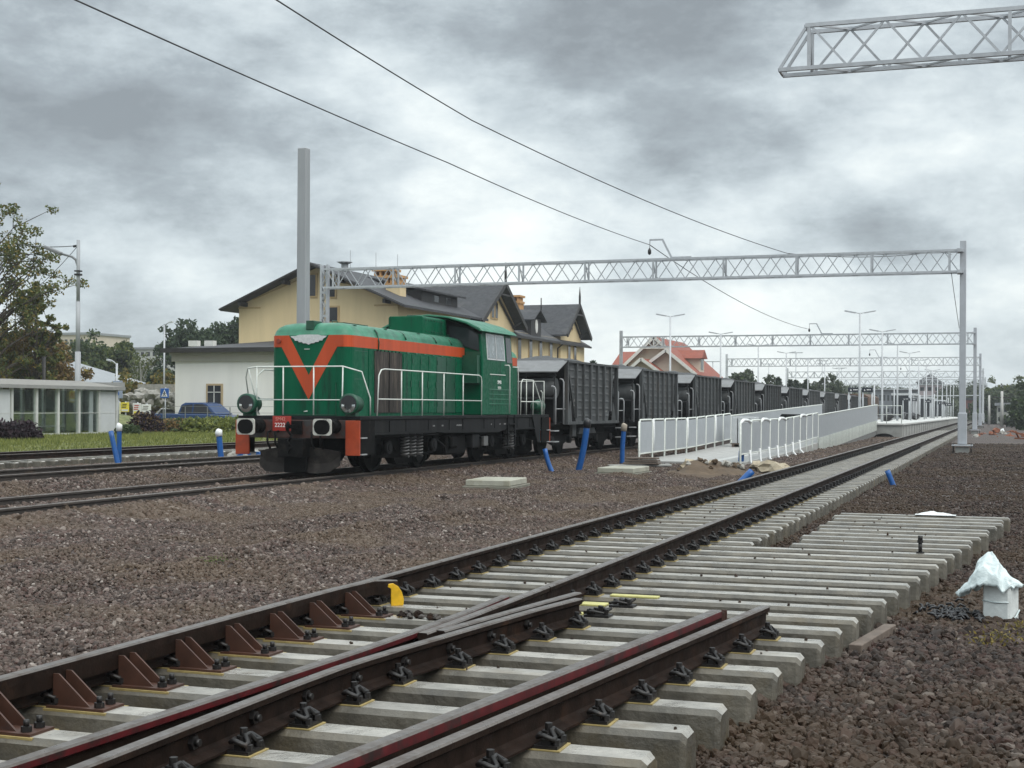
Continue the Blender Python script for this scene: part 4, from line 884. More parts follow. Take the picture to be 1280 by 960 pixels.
    uf = MB(); uf.box(-1.3, 1.3, 0, 8.25, .92, .985); uf.box(-1.15, 1.15, .05, 8.2, .78, .92); uf.prism([(3.0, .9), (5.4, .9), (5.0, .48), (3.4, .48)], 'x', -1.2, 1.2); uf.box(-1.3, 1.3, 0, .12, .74, 1.1); uf.box(-1.3, 1.3, 8.13, 8.25, .74, 1.1)
    Q('underframe', uf, under_blk)
    dv = MB(); dv.prism([(3.2, .62), (5.2, .62), (5.0, .80), (3.3, .80)], 'x', 1.21, 1.27); dv.box(1.205, 1.30, 2.4, 2.8, .55, .95); Q('discharge_flap', dv, wagon_side)
    for yy in (.25, 8.0):
        s_ = MB()
        for z_ in (.42, .74):
            for sx in (-1, 1): s_.box(*sorted((sx * 1.22, sx * 1.47)), yy - .2, yy + .2, z_, z_ + .03)
        s_.builds('foot_step', wagon_rail, root)
    for ye, sg in ((0, -1), (8.25, 1)):
        for x_ in (-.875, .875):
            bf = MB(); bf.tube([(x_, ye, 1.03), (x_, ye + sg * .36, 1.03)], .12, 10); bf.tube([(x_, ye + sg * .36, 1.03), (x_, ye + sg * .54, 1.03)], .07, 10); bf.tube([(x_, ye + sg * .52, 1.03), (x_, ye + sg * .55, 1.03)], .21, 14); Q('buffer', bf, under_blk)
    for yc in (1.7, 6.55):
        bg = MB()
        for sx in (-1, 1): bg.prism([(yc - 1.25, .48), (yc - 1.2, .62), (yc + 1.2, .62), (yc + 1.25, .48), (yc + .4, .30), (yc - .4, .30)], 'x', *sorted((sx * .95, sx * 1.06)))
        bg.box(-.95, .95, yc - .25, yc + .25, .45, .78); bo = Q('bogie', bg, under_blk)
        for q in (-.9, .9):
            for x_ in (-.7525, .7525):
                wb = MB(); wb.tube([(x_ - .06, yc + q, .46), (x_ + .06, yc + q, .46)], .46, 20, smooth=False); Q('wheel', wb, under_blk, bo)
            for sx in (-1, 1):
                ab = MB(); ab.tube([(sx * 1.06, yc + q, .46), (sx * 1.18, yc + q, .46)], .12, 10); Q('axle_box', ab, frame_blk, bo)
    cp = MB(); cp.tube([(0, 0, 1.02), (0, -.55, 1.0)], .05, 6); cp.tube([(0, 8.25, 1.02), (0, 8.8, 1.0)], .05, 6); cp.builds('coupling', under_blk, root)
    for (yy, z_, w__, h__) in ((2.05, 1.62, .42, .09), (2.05, 1.48, .42, .06), (5.6, 1.30, .30, .06), (3.05, 2.40, .36, .07)):
        st_ = MB(); st_.box(1.441, 1.4445, yy, yy + w__, z_, z_ + h__); Q('stencil', st_, sten_m)
    return root
PITCH = 9.35

wag0 = make_wagon(); wag0['label'] = 'dark coal hopper wagon coupled directly behind the locomotive'
for i in range(1, 11):
    dup(wag0, (LX, 39.75 + i * PITCH, -.004 * max(0, i * PITCH - 20)), label='dark coal hopper wagon, %s behind the locomotive' % ordw(i + 1) if i < 10 else 'farthest dark hopper wagon at the end of the train')
# rust brown box car end far down the line
mb = MB(); mb.box(-1.4, 1.4, 0, 12, 1.0, 3.0); mb.prism([(-1.4, 3.0), (1.4, 3.0), (.9, 3.3), (-.9, 3.3)], 'y', .0, 12)
rc = empty('box_wagon', (LX, 39.75 + 11 * PITCH, -.35), 'rusty brown covered wagon at the far end of the train', 'wagon')
mb.build('wagon_body', M('rusty orange wagon', (.085, .045, .026), .7, .3, 2), rc, bevel=.03)
mb = MB()
for yy in (1.8, 3.2, 8.8, 10.2): mb.tube([(-.8, yy, .46), (.8, yy, .46)], .46, 14, smooth=False)
mb.builds('wheelset', under_blk, rc)
# ------------------------------------------------------------------ catenary portals
def truss(root, x0, x1, zt, zb, dy, step, mat, th=.07, br=.035, taper_left=False, ybase=0., detail=True, posts=None):
    """lattice box beam along x in local space of root"""
    for z_ in (zt, zb):
        for y_ in (-dy / 2, dy / 2):
            a = x0 + (.42 if (taper_left and z_ == zt) else 0)
            mb = MB(); mb.box(a, x1, y_ - th / 2, y_ + th / 2, z_ - th / 2, z_ + th / 2); mb.build('chord', mat, root)
    n = max(2, int(round((x1 - x0) / step)))
    xs = np.linspace(x0 + (.5 if taper_left else .1), x1 - .1, n + 1)
    for fi, y_ in enumerate((-dy / 2, dy / 2)):
        mb = MB()
        for i in range(n):
            a, b_ = (xs[i], xs[i + 1]); mid = (a + b_) / 2
            if fi == 0 or not detail: mb.bar((a, y_, zt), (mid, y_, zb), br); mb.bar((mid, y_, zb), (b_, y_, zt), br)
            else: mb.bar((a, y_, zb), (mid, y_, zt), br); mb.bar((mid, y_, zt), (b_, y_, zb), br)
        if taper_left: mb.bar((x0, y_, zb), (x0 + .45, y_, zt), br * 1.3)
        mb.build('side_bracing', mat, root)
    if detail:
        for z_ in (zt, zb):
            mb = MB()
            for i in range(n):
                a, b_ = xs[i], xs[i + 1]; mid = (a + b_) / 2; mb.bar((a, -dy / 2, z_), (mid, dy / 2, z_), br * .8); mb.bar((mid, dy / 2, z_), (b_, -dy / 2, z_), br * .8)
            if taper_left: e_ = x0 + (.42 if z_ == zt else 0); mb.bar((e_, -dy / 2, z_), (e_, dy / 2, z_), br)
            mb.build('level_bracing', mat, root)
    for x_ in (posts if posts is not None else np.arange(x0 + .5, x1, (x1 - x0 - 1) / max(2, round((x1 - x0) / 3.4)))):
        mb = MB()
        for y_ in (-dy / 2, dy / 2): mb.bar((x_, y_, zb), (x_, y_, zt), th * .85)
        mb.bar((x_, -dy / 2, zt), (x_, dy / 2, zb), br); mb.build('beam_post', mat, root)
def post_right(root, x, zg, ztop, mat):
    mb = MB(); mb.loft([[(x + a * w_, b * w_, z_) for a, b in ((-1, -1), (1, -1), (1, 1), (-1, 1))] for z_, w_ in ((zg + .55, .135), (ztop, .125))]); po = mb.build('post', mat, root, bevel=.02)
    mb = MB(); mb.box(x - .185, x + .185, -.185, .185, zg + .42, zg + 1.75); mb.build('post_sleeve', mat, po, bevel=.03)
    mb = MB(); mb.box(x - .42, x + .42, -.42, .42, zg + .36, zg + .40); mb.build('base_plate', mat, po)
    mb = MB(); mb.box(x - .28, x + .28, -.28, .28, zg - .2, zg + .30); mb.build('foundation', concrete_g, po, bevel=.02)
    mb = MB()
    for a in (-.36, .36):
        for b_ in (-.36, .36): mb.tube([(x + a, b_, zg - .1), (x + a, b_, zg + .48)], .022, 6)
    mb.builds('anchor_bolt', fast_dark, po)
def post_lattice(root, x, zg, ztop, mat):
    mb = MB()
    for a in (-.16, .16): mb.box(x + a - .05, x + a + .05, -.11, .11, zg, ztop)
    mb.builds('post', mat, root)
    mb = MB(); z_ = zg + .1; s_ = 1
    while z_ < ztop - .45:
        for y_ in (-.09, .09): mb.bar((x - .12 * s_, y_, z_), (x + .12 * s_, y_, z_ + .38), .05, .03)
        if int(z_ * 2.6) % 3 == 0: mb.box(x - .12, x + .12, -.1, .1, z_ - .03, z_ + .09)
        z_ += .38; s_ = -s_
    mb.build('post_lacing', mat, root)
def cane(root, x, z, mat):
    mb = MB(); mb.bar((x + 1.5, 0, z + .03), (x + .55, 0, z + .03), .1); mb.bar((x + .62, 0, z), (x + .17, 0, z + .88), .09); mb.bar((x + .2, 0, z + .87), (x - .42, 0, z + .87), .07); mb.bar((x - .40, 0, z + .9), (x - .42, 0, z + .42), .035); co = mb.build('wire_bracket', mat, root)
    mb = MB(); mb.tube([(x - .42, 0, z + .5), (x - .42, 0, z + .40), (x - .42, 0, z + .26), (x - .42, 0, z + .2)], [.03, .08, .08, .03], 8); mb.build('insulator', fast_dark, co)
GP = 'catenary portals over the tracks'
# nearest portal: right hand half beam only, its post stands outside the picture on the right
p0 = empty('catenary_portal', (0, 23.6, 0), 'half finished lattice beam jutting in at the upper right corner', 'catenary portal', GP)
truss(p0, -3.50, 6.5, 7.665, 6.975, .42, 1.24, steel_galv, .062, .034, taper_left=True, posts=[-3.02, .06, 3.1])
post_right(p0, 6.6, -.45, 8.3, steel_post)
m0 = empty('steel_mast', (-17.1, 32.9, 0), 'tall plain grey mast without a beam rising behind the locomotive nose', 'mast')
mb = MB(); mb.loft([[(w_ * math.cos(a), w_ * math.sin(a), z_) for a in np.linspace(math.pi / 4, math.pi * 2.25, 5)[:-1]] for z_, w_ in ((.1, .195), (8.1, .175))]); mb.build('mast_shaft', mast_conc, m0, bevel=.02)
mb = MB(); mb.box(-.28, .28, -.28, .28, -.4, .12); mb.build('foundation', concrete_g, m0)
def portal(y, xl, xr, zt, zb, zg, label, lattice=True, detail=True, mat=steel_galv, cx=None, ztop=None, br=.036):
    root = empty('catenary_portal', (0, y, 0), label, 'catenary portal', GP)
    truss(root, xl + .1, xr - .05, zt, zb, .62, 1.24, mat, .085, br, detail=detail)
    post_right(root, xr, zg, ztop or zt + .42, mat if detail is False else steel_post)
    if lattice: post_lattice(root, xl, -.35, zt + .25, mat)
    else: post_right(root, xl, -.4, zt + .55, mat)
    mb = MB()
    for z_ in (zt, zb): mb.box(xr - .24, xr + .02, -.40, .40, z_ - .07, z_ + .07)
    mb.builds('clamp', mat, root)
    if cx: cane(root, cx, zt + .04, mat)
    return root
Y1 = 62.6
t1 = ony(1200, 313.5, Y1); b1 = ony(1200, 340, Y1); l1 = ony(406, 345, Y1); c1_ = ony(812, 299, Y1)
portal(Y1, l1.x, ony(1203.5, 420, Y1).x, t1.z, b1.z, -.44, 'large grey lattice portal spanning above the locomotive and station roofs', cx=c1_.x + .42)
LABP = ['second lattice portal, crossing before the red roofed house', 'third lattice portal with its left post above the hopper wagons', 'fourth lattice portal seen through the platform lamps', 'fifth lattice portal, small behind the lamp posts', 'sixth lattice portal, very small in the distance', 'seventh lattice portal, faint at the vanishing point', 'farthest faint lattice portal at the vanishing point']
for i, (yy, pxr, pyt, pxl) in enumerate(((119, 1219, 416, 776.5), (165, 1225.5, 446.5, 908.5), (213, 1229, 464, 984.5), (261, 1231.5, 474.5, 1030), (309, 1233.5, 481.5, 1064), (360, 1235, 486.5, 1085), (430, 1237, 491, 1110))):
    t_ = ony(pxr, pyt, yy); xl_ = ony(pxl, pyt, yy).x
    portal(yy, xl_, t_.x, t_.z, t_.z - .88, onx(pxr, 545 - 0, t_.x).z * 0 - .55 - .003 * (yy - 119), LABP[i], lattice=False, detail=(i < 2), mat=steel_galv if i < 1 else steel_far, cx=ony((1018, 1092, 1130, 1152)[i], 410, yy).x if i < 4 else None, br=.045 if i == 0 else .06)
def wire(label, pts, sag, r_=.014, n=14):
    path = []
    for (a, b_), sg in zip(zip(pts[:-1], pts[1:]), sag):
        a = Vector(a); b_ = Vector(b_)
        for k in range(n + (1 if b_ == Vector(pts[-1]) else 0)): t_ = k / n; p = a.lerp(b_, t_); p.z -= sg * 4 * t_ * (1 - t_); path.append(p)
    mb = MB(); mb.tube(path, r_, 5); o = mb.build('overhead_wire', wire_m, loc=tuple(path[0]), fix=False); tag(o, label, 'wire', 'overhead wires')
a_ = ony(812, 306, Y1); f_ = ony(1009, 411, 119)
wire('thin overhead wire hung from the bracket on the big portal', [ony(-60, -70, 16.5), ony(560, 203.5, 38), a_], [.05, .12], .016)
wire('thin overhead wire descending from the big portal to the second portal', [a_, f_], [.55], .02)
wire('thin overhead wire from the top edge to the middle of the big portal', [ony(250, -62, 20), ony(590, 150.5, 36), ony(985, 317, Y1)], [.05, .25], .016)
wire('thin overhead wire sagging behind the right half of the big portal', [ony(985, 317, Y1), ony(1180, 313, Y1 + 22), ony(1190, 318, 119)], [.25, .1], .02)
wire('thin wire slanting down beside the nearest right hand post', [ony(1189, 340, Y1), ony(1199, 410, Y1 + 12)], [.05], .014)

# ------------------------------------------------------------------ platform and ramp
pf = empty('station_platform', (-8.6, 91.3, 0), 'raised grey concrete platform with pale edge slabs', 'platform')
PT = .56
def dropz(y): return -.0022 * max(0, y - 91)
mb = MB(); mb.loft([[(-2.7, y - 91.3, PT - .9 + dropz(y)), (2.62, y - 91.3, PT - .9 + dropz(y)), (2.62, y - 91.3, PT - .10 + dropz(y)), (-2.7, y - 91.3, PT - .10 + dropz(y))] for y in (91.3, 150, 250, 340)]); mb.build('platform_wall', concrete_g, pf)
mb = MB()
for i in range(26): mb.box(2.622, 2.632, 1 + i * 3, 1.05 + i * 3, PT - .85 + dropz(92 + i * 3), PT - .14 + dropz(92 + i * 3))
mb.builds('wall_joint', rail_old, pf)
mb = MB(); mb.loft([[(-2.8, y - 91.3, PT - .10 + dropz(y)), (2.72, y - 91.3, PT - .10 + dropz(y)), (2.72, y - 91.3, PT + dropz(y)), (-2.8, y - 91.3, PT + dropz(y))] for y in (91.2, 150, 250, 340)]); mb.build('platform_slab', edge_white, pf)
mb = MB(); c_ = onx(1110, 552, -6.3)
mb.loft([[(1.55 + .62 * math.cos(a), -.02 - q, -.36 + .30 * math.sin(a)) for a in np.linspace(0, 2 * math.pi, 19)[:-1]] for q in (0, .9)]); mb.build('culvert_mouth', under_blk, pf)  # solid black ellipse, shade inside the opening put into its colour
mb = MB(); mb.box(.95, 1.0, -.06, -.01, -.4, .35); mb.bar((.5, -.05, .1), (.95, -.05, .42), .05); mb.builds('end_strut', frame_blk, pf)
mb = MB(); mb.tube([(.8, -.05, PT), (.8, -.05, PT + 1.1), (2.6, -.05, PT + 1.1), (2.6, -.05, PT)], .03, 6); mb.tube([(1.7, -.05, PT), (1.7, -.05, PT + 1.1)], .025, 6); mb.tube([(.8, -.05, PT + .55), (2.6, -.05, PT + .55)], .02, 6); mb.build('end_railing', white_rail, pf)
rp_ = empty('access_ramp', (-9.3, 44, 0), 'long sloping paved access ramp up to the platform', 'ramp')
def rz(y): return float(np.interp(y, [43.5, 52, 93], [-.22, -.20, .56]))
YR = (43.5, 52, 60, 70, 80, 91.2)
mb = MB(); mb.loft([[(-1.75, y - 44, rz(y) - .75), (1.75, y - 44, rz(y) - .75), (1.75, y - 44, rz(y)), (-1.75, y - 44, rz(y))] for y in YR]); mb.build('ramp_slab', [ramp_conc], rp_)
mb = MB(); mb.loft([[(.55, y - 44, rz(y) + .001), (.85, y - 44, rz(y) + .001), (.85, y - 44, rz(y) + .006), (.55, y - 44, rz(y) + .006)] for y in YR]); mb.build('edge_stripe', edge_white, rp_)
mb = MB()
for i in range(66): y = 62 + i * .44; mb.box(1.795, 1.85, y - 44 - .045, y - 44 + .045, rz(y) - .40, rz(y) + .22)
mb.builds('wall_slat', white_rail, rp_)
mb = MB(); mb.loft([[(1.752, y - 44, rz(y) - .7), (1.79, y - 44, rz(y) - .7), (1.79, y - 44, rz(y) - .02), (1.752, y - 44, rz(y) - .02)] for y in (62, 70, 80, 91.2)]); mb.build('ramp_wall', M('ramp wall', (.15, .15, .145), .8, .15), rp_)
def railing(name, label, x, y0, y1, nb, rail_h, low, sidex=0, top=1.28):
    root = empty(name, (x, y0, 0), label, 'railing', 'railings of the access ramp')
    st = (y1 - y0) / nb
    for i in range(nb):
        a, b_ = i * st + .05, (i + 1) * st - .05; za, zb = rz(y0 + a), rz(y0 + b_)
        mb = MB(); mb.loft([[(-.012, a, za + low), (.012, a, za + low), (.012, a, za + top - .06), (-.012, a, za + top - .06)], [(-.012, b_, zb + low), (.012, b_, zb + low), (.012, b_, zb + top - .06), (-.012, b_, zb + top - .06)]]); mb.build('panel', panel_grey, root)
        mb = MB(); mb.tube([(0, a + .0, za + low), (0, a + .0, za + top - .10), (0, a + .1, za + top), (0, b_ - .1, zb + top), (0, b_, zb + top - .10), (0, b_, zb + low), (0, a, za + low)], .030, 6); mb.build('panel_frame', white_rail, root)
    r3 = random.Random(int(y0 * 10)); 
    for i in range(nb + 1):
        yy = i * st; z_ = rz(y0 + yy); mb = MB(); mb.tube([(0, yy, z_ + top - .04), (0, yy, z_ + low), (0, yy, z_ - .05), (.02 * r3.random(), yy + .02, z_ - .38)], .034, 6); po = mb.build('railing_post', white_rail, root)
    return root
ra = railing('ramp_railing', 'nearer ramp railing, wrapped white, facing the empty front track', -7.55, 43.0, 62.0, 10, 1, .26)
for i in range(7):
    y = 44.5 + i * 1.9 - 43.0; z_ = rz(43 + y); r3 = random.Random(i)
    mb = MB(); mb.tube([(.03, y, z_ + .35), (.06, y + .05, z_ - .02), (.22 + .12 * r3.random(), y - .2 - .25 * r3.random(), z_ - .22)], [.05, .04, .05], 6); mb.build('hanging_wrap', wrap_white, ra)
for i in (0, 2, 4, 7): 
    y = i * 1.9; mb = MB(); mb.tube([(0, y, rz(43 + y) + 1.2), (0, y + .5, rz(43.5 + y) + 1.3), (0, y + 1.3, rz(44 + y) + 1.29), (0, y + 1.85, rz(45 + y) + 1.22)], [.04, .055, .05, .045], 8); mb.build('top_wrap', wrap_white, ra)
rb = railing('ramp_railing', 'farther ramp railing with framed mesh panels beside the wagons', -10.95, 44.0, 60.0, 9, 1, .20)
for i in (1, 4, 7):
    y = i * 16 / 9; mb = MB(); mb.tube([(.02, y, rz(44 + y) + 1.28), (.03, y + .1, rz(44 + y) + .8), (.01, y + .02, rz(44 + y) + .3)], [.06, .045, .05], 6); mb.build('hanging_wrap', wrap_white, rb)
def longwall(label, x, y0, y1):
    root = empty('ramp_parapet', (x, y0, 0), label, 'parapet', 'continuous parapets of the access ramp')
    ys = np.linspace(y0, y1, 6)
    mb = MB(); mb.loft([[(-.02, y - y0, rz(y) + .16), (.02, y - y0, rz(y) + .16), (.02, y - y0, rz(y) + 1.15), (-.02, y - y0, rz(y) + 1.15)] for y in ys]); mb.build('parapet_panel', panel_grey, root)
    mb = MB(); mb.tube([(0, y - y0, rz(y) + 1.18) for y in ys], .035, 6); mb.tube([(0, y - y0, rz(y) + .13) for y in ys], .035, 6); mb.builds('parapet_rail', white_rail, root)
    mb = MB()
    for y in np.arange(y0, y1, 1.5): mb.tube([(.03, y - y0, rz(y) - .1), (.03, y - y0, rz(y) + .16)], .03, 5)
    mb.builds('parapet_foot', white_rail, root)
longwall('smooth grey parapet rising along the ramp, track side', -7.55, 62.05, 92.2)
longwall('smooth grey parapet rising along the ramp, wagon side', -10.95, 60.05, 92.0)
pal = empty('plank_stack', (-10.3, 40.9, float(gz(-10.3, 40.9))), 'small stack of grey planks before the ramp railing', 'plank stack')
mb = MB(); mb.bar((-.7, -.4, .03), (1.0, .3, .06), .5, .05); mb.build('sheet', concrete_g, pal)
for q in range(3): mb = MB(); mb.box(-.3 + q * .04, .75 - q * .03, -.25, .2, .09 + q * .07, .14 + q * .07); mb.build('plank', wood_grey, pal, bevel=.005)
crate_p = onx(905, 550, -10.2); 
cr = empty('paving_pallet', (-9.9, 57.5, rz(57.5)), 'pale pallet load standing inside the ramp between the railings', 'pallet')
mb = MB()
for i in range(4): mb.box(-.45 + i * .24, -.45 + i * .24 + .2, -.5, .5, .14, 1.2)
mb.builds('load', panel_lite, cr, bevel=.01); mb = MB(); mb.box(-.5, .5, -.55, .55, .1, .14)
for a in (-.45, 0, .4): mb.box(a, a + .1, -.55, .55, 0, .1)
mb.build('pallet_base', wood_grey, cr)
tp = onx(1000, 521, -9.2); mb = MB(); mb.prism([(-.9, 0), (.9, 0), (.75, .10), (-.8, .13)], 'y', -.5, .5); mb.box(-.7, -.6, -.4, .4, -.9, 0); mb.box(.6, .7, -.4, .4, -.9, 0); o = mb.build('work_table', frame_blk); o.location = (tp.x, tp.y, tp.z); tag(o, 'dark flat work table standing on the ramp', 'table')
# platform lamps
lamp_src = None
def lamp(x, y, zb, ztop, label, group, kind='Y'):
    global lamp_src
    root = empty('platform_lamp', (x, y, zb), label, 'platform lamp', group); h = ztop - zb
    mb = MB(); mb.tube([(0, 0, 0), (0, 0, h * .25), (0, 0, h)], [.10, .075, .055], 8); mb.build('lamp_post', steel_far, root)
    for sg in (-1, 1):
        mb = MB(); d = Vector((_c, _s, 0)) * sg if kind == 'Y' else Vector((1, 0, 0)) * sg
        if kind == 'Y': mb.tube([(0, 0, h - .05), tuple(d * .30 + Vector((0, 0, h + .02)))], .03, 6); mb.build('lamp_arm', steel_far, root); mb = MB(); mb.bar(tuple(d * .28 + Vector((0, 0, h))), tuple(d * .95 + Vector((0, 0, h + .12))), .20, .07); mb.build('lamp_head', steel_galv, root)
        else: mb.bar((0, 0, h), tuple(d * .9 + Vector((0, 0, h))), .22, .09); mb.build('lamp_head', steel_galv, root)
GLP = 'lamps along the near platform'
nearp = ((1075, 391), (1103, 414), (1122, 430), (1137, 441), (1148.5, 450.5), (1158, 457.5), (1165.5, 463), (1172, 467.5), (1178, 471.5), (1183.5, 475), (1188, 478), (1192, 481))
for i, (px, py) in enumerate(nearp):
    p = onx(px, py, -8.45); zb_ = PT + dropz(p.y)
    lamp(p.x, p.y, zb_, p.z, 'double headed platform lamp, %s along the near platform' % ordw(i + 1) if i < 8 else 'tiny distant lamp at the far end of the near platform', GLP)
for i, (px, py) in enumerate(((838, 395), (901, 417), (948, 432), (983, 441), (1010, 449), (1031, 455), (1049, 461))):
    p = onx(px, py, -21.2); lamp(p.x, p.y, .4, p.z, 'double headed lamp on the far platform, %s behind the wagons' % ordw(i + 1), 'lamps along the far platform')
for i, (px, py, x_) in enumerate(((891, 452, -34), (995, 441, -26), (1028, 451, -26), (1052, 460, -26), (961, 455, -34))):
    p = onx(px, py, x_); lamp(p.x, p.y, .1, p.z, 'flat T shaped yard lamp, %s behind the hopper wagons' % ordw(i + 1), 'flat T shaped yard lamps', 'T')
# platform posts, signs, shelters
def platsign(pxa, pxb, pyt, pyb, x_, label):
    a = onx(pxa, pyt, x_); y_ = a.y; b_ = ony(pxb, pyb, y_); ax = ony(pxa, pyt, y_); hgt = ax.z - b_.z
    root = empty('direction_sign', (ax.x, y_, PT), label, 'sign', 'dark direction signs on the platform')
    mb = MB(); mb.box(0, b_.x - ax.x, -.05, .05, b_.z - PT, ax.z - PT); bd = mb.build('sign_board', sign_dark, root); W__ = b_.x - ax.x
    mb = MB(); z0 = b_.z - PT
    mb.prism([(W__ * .18, z0 + hgt * .25), (W__ * .32, z0 + hgt * .25), (W__ * .25, z0 + hgt * .75)], 'y', -.058, -.052)
    for q in range(3): mb.box(W__ * (.45 + q * .13), W__ * (.55 + q * .13), -.058, -.052, z0 + hgt * .4, z0 + hgt * .62)
    mb.build('sign_symbols', sign_white, bd)
    for x__ in (0.05, W__ - .05): mb = MB(); mb.tube([(x__, .08, 0), (x__, .08, ax.z - PT)], .05, 6); mb.build('sign_post', steel_far, root)
platsign(1060, 1075, 484.5, 490, -9.6, 'dark direction sign nearest the ramp top, arrow at its left')
platsign(1077.5, 1091, 484.5, 490, -8.2, 'dark direction sign right of the first platform lamp')
for i, (px, py) in enumerate(((1128, 497), (1137, 498), (1155, 500), (1172, 502), (1181, 504))):
    platsign(px, px + 9, py, py + 3.4, -8.0, 'small dark sign far along the platform, %s from the ramp' % ordw(i + 1))
for i in range(22):
    y = 118 + i * 11; root = None; mb = MB(); mb.tube([(0, 0, 0), (0, 0, 2.9)], .07, 6); o = mb.build('canopy_post', steel_far); o.location = (-9.9 + (i % 2) * 2.2, y, PT + dropz(y)); tag(o, 'slim pale post standing in the rows along the near platform', 'post', 'pale posts along the platform')
for i, y in enumerate((150, 185, 225)):
    root = empty('platform_shelter', (-9.6, y, PT + dropz(y)), 'dark glazed waiting shelter, %s along the platform' % ordw(i + 1), 'shelter', 'waiting shelters on the platform')
    mb = MB(); mb.box(-1.3, 1.0, 0, 9, 2.45, 2.65); mb.build('shelter_roof', panel_lite, root); mb = MB(); mb.box(-1.15, -1.1, 0, 9, .2, 2.45); mb.box(-1.15, .8, 0, .05, .2, 2.45); mb.builds('shelter_glazing', dark_glass, root)
    mb = MB()
    for q in range(6):
        for x__ in (-1.1, .85): mb.box(x__ - .05, x__ + .05, q * 1.78, q * 1.78 + .1, 0, 2.45)
    mb.builds('shelter_post', steel_far, root)
ex_ = ony(1158, 520, 250); root = empty('mini_excavator', (ex_.x, 250, PT - .45), 'small yellow excavator working far along the platform', 'excavator')
mb = MB(); mb.box(-.9, .9, -.6, 1.2, .55, 1.3); mb.prism([(-.9, 1.3), (.2, 1.3), (.1, 2.3), (-.75, 2.3)], 'y', -.4, .7); mb.build('excavator_body', paint_yellow, root, bevel=.05)
mb = MB(); mb.bar((.7, 0, 1.1), (1.6, 0, 2.3), .22); mb.bar((1.6, 0, 2.3), (2.3, 0, 1.2), .18); mb.box(2.1, 2.5, -.3, .3, .8, 1.2); mb.build('excavator_arm', paint_yellow, root)
mb = MB()
for y_ in (-.7, .8): mb.box(-1.0, 1.0, y_ - .2, y_ + .2, 0, .5)
mb.builds('excavator_track', under_blk, root)
for i, (px, x_) in enumerate(((1106, -8.9), (1112, -8.3), (1136, -8.6), (1142, -8.0), (1130, -9.4))):
    p = onx(px, 524, x_); rock('rubbish_sack', 'black filled sack lying on the platform near its end', p.x, p.y, PT + dropz(p.y), .42, black_pl, 'black sacks on the platform', 'sack')
# ------------------------------------------------------------------ station building (long side along the tracks)
def window(root, face, a, z0, w_, h, pos, mat_frame=cream_d, arch=False, name='window', mull=True, sgn=1):
    """window on a wall: face 'y' (wall plane y = pos, seen from -y) or 'x' (plane x = pos, seen from +x)"""
    hw = w_ / 2
    poly = [(a - hw, z0), (a + hw, z0), (a + hw, z0 + h)] + ([(a + hw * math.cos(t_), z0 + h + hw * .8 * math.sin(t_)) for t_ in np.linspace(.3, math.pi - .3, 6)] if arch else []) + [(a - hw, z0 + h)]
    big = [((p[0] - a) * (1 + .24 / w_) + a, (p[1] - z0 - h / 2) * (1 + .22 / h) + z0 + h / 2) for p in poly]
    def ext(pl, d0, d1, mats, nm, par):
        mb = MB()
        if face == 'y': mb.prism(pl, 'y', pos - d1, pos - d0)
        else: mb.prism(pl, 'x', pos + d0, pos + d1)
        return mb.build(nm, mats, par)
    f_ = ext(big, .003, .06, mat_frame, name, root); ext(poly, .061, .075, dark_glass, 'pane', f_)
    if mull:
        mb = MB(); bars = [(a - .03, a + .03, z0, z0 + h), (a - hw, a + hw, z0 + h * .62, z0 + h * .62 + .05)]
        for b_ in bars:
            if face == 'y': mb.box(b_[0], b_[1], pos - .095, pos - .077, b_[2], b_[3])
            else: mb.box(pos + .077, pos + .095, b_[0], b_[1], b_[2], b_[3])
        mb.builds('glazing_bar', timber, f_)
    return f_
SX, SY = -36.0, 82.0
stn = empty('station_building', (SX, SY, -.1), 'long cream plastered station building with dark slate gables and brick chimneys', 'building')
def S(name, mb, mats, parent=None, bevel=0): return mb.build(name, mats, parent or stn, bevel=bevel)
# main block: x from -11.2 to 0, y 0..38 (local), eaves 7.0+.1, ridge 10.6+.1
WL, EZ, RZ = -11.3, 8.25, 10.70; RX = -5.65; EZ2 = 7.45; k2_ = (RZ - EZ2) / 5.65
mb = MB(); mb.prism([(WL, 0), (0, 0), (0, EZ), (RX, RZ - .25), (WL, EZ)], 'y', 0, 16); mb.prism([(WL, 0), (-.0, 0), (0, EZ2), (RX, RZ - .25), (WL, EZ)], 'y', 16.01, 42); S('wall', mb, cream)
def slope(nm, pts, th, mat, par=None):
    """roof plane: 4 points, thickness downwards"""
    P4 = [Vector(p) for p in pts]; mb = MB(); vs = P4 + [p - Vector((0, 0, th)) for p in P4]
    mb.add(vs, [(0, 1, 2, 3), (7, 6, 5, 4), (0, 4, 5, 1), (1, 5, 6, 2), (2, 6, 7, 3), (3, 7, 4, 0)]); return S(nm, mb, mat, par)
k_ = (RZ - EZ) / -RX
ov = .85
roof = slope('roof', [(RX, -.95, RZ), (0 + ov, -.95, EZ - k_ * ov + .02), (0 + ov, 14.3, EZ - k_ * ov + .02), (RX, 14.3, RZ)], .16, slate)
slope('roof', [(RX, -.95, RZ), (RX, 42, RZ), (WL - ov, 42, EZ - k_ * ov), (WL - ov, -.95, EZ - k_ * ov)], .16, slate)
slope('roof', [(RX, 14.3, RZ - .01), (0 + .55, 14.3, EZ2 - k2_ * .55), (0 + .55, 42, EZ2 - k2_ * .55), (RX, 42, RZ - .01)], .16, slate)
mb = MB()
for sx_, x0 in ((1, ov), (-1, WL - ov)): mb.bar((RX, -.98, RZ - .10), (x0, -.98, EZ - k_ * ov - .08), .10, .30, up=(0, 1, 0))
for q in (0.35, .9):
    for sx_ in (-1, 1): x__ = RX + sx_ * 5.65 * q; mb.box(x__ - .09, x__ + .09, -.9, 0, RZ - k_ * 5.65 * q - .46, RZ - k_ * 5.65 * q - .2)
S('bargeboard', mb, roof_blk, roof)
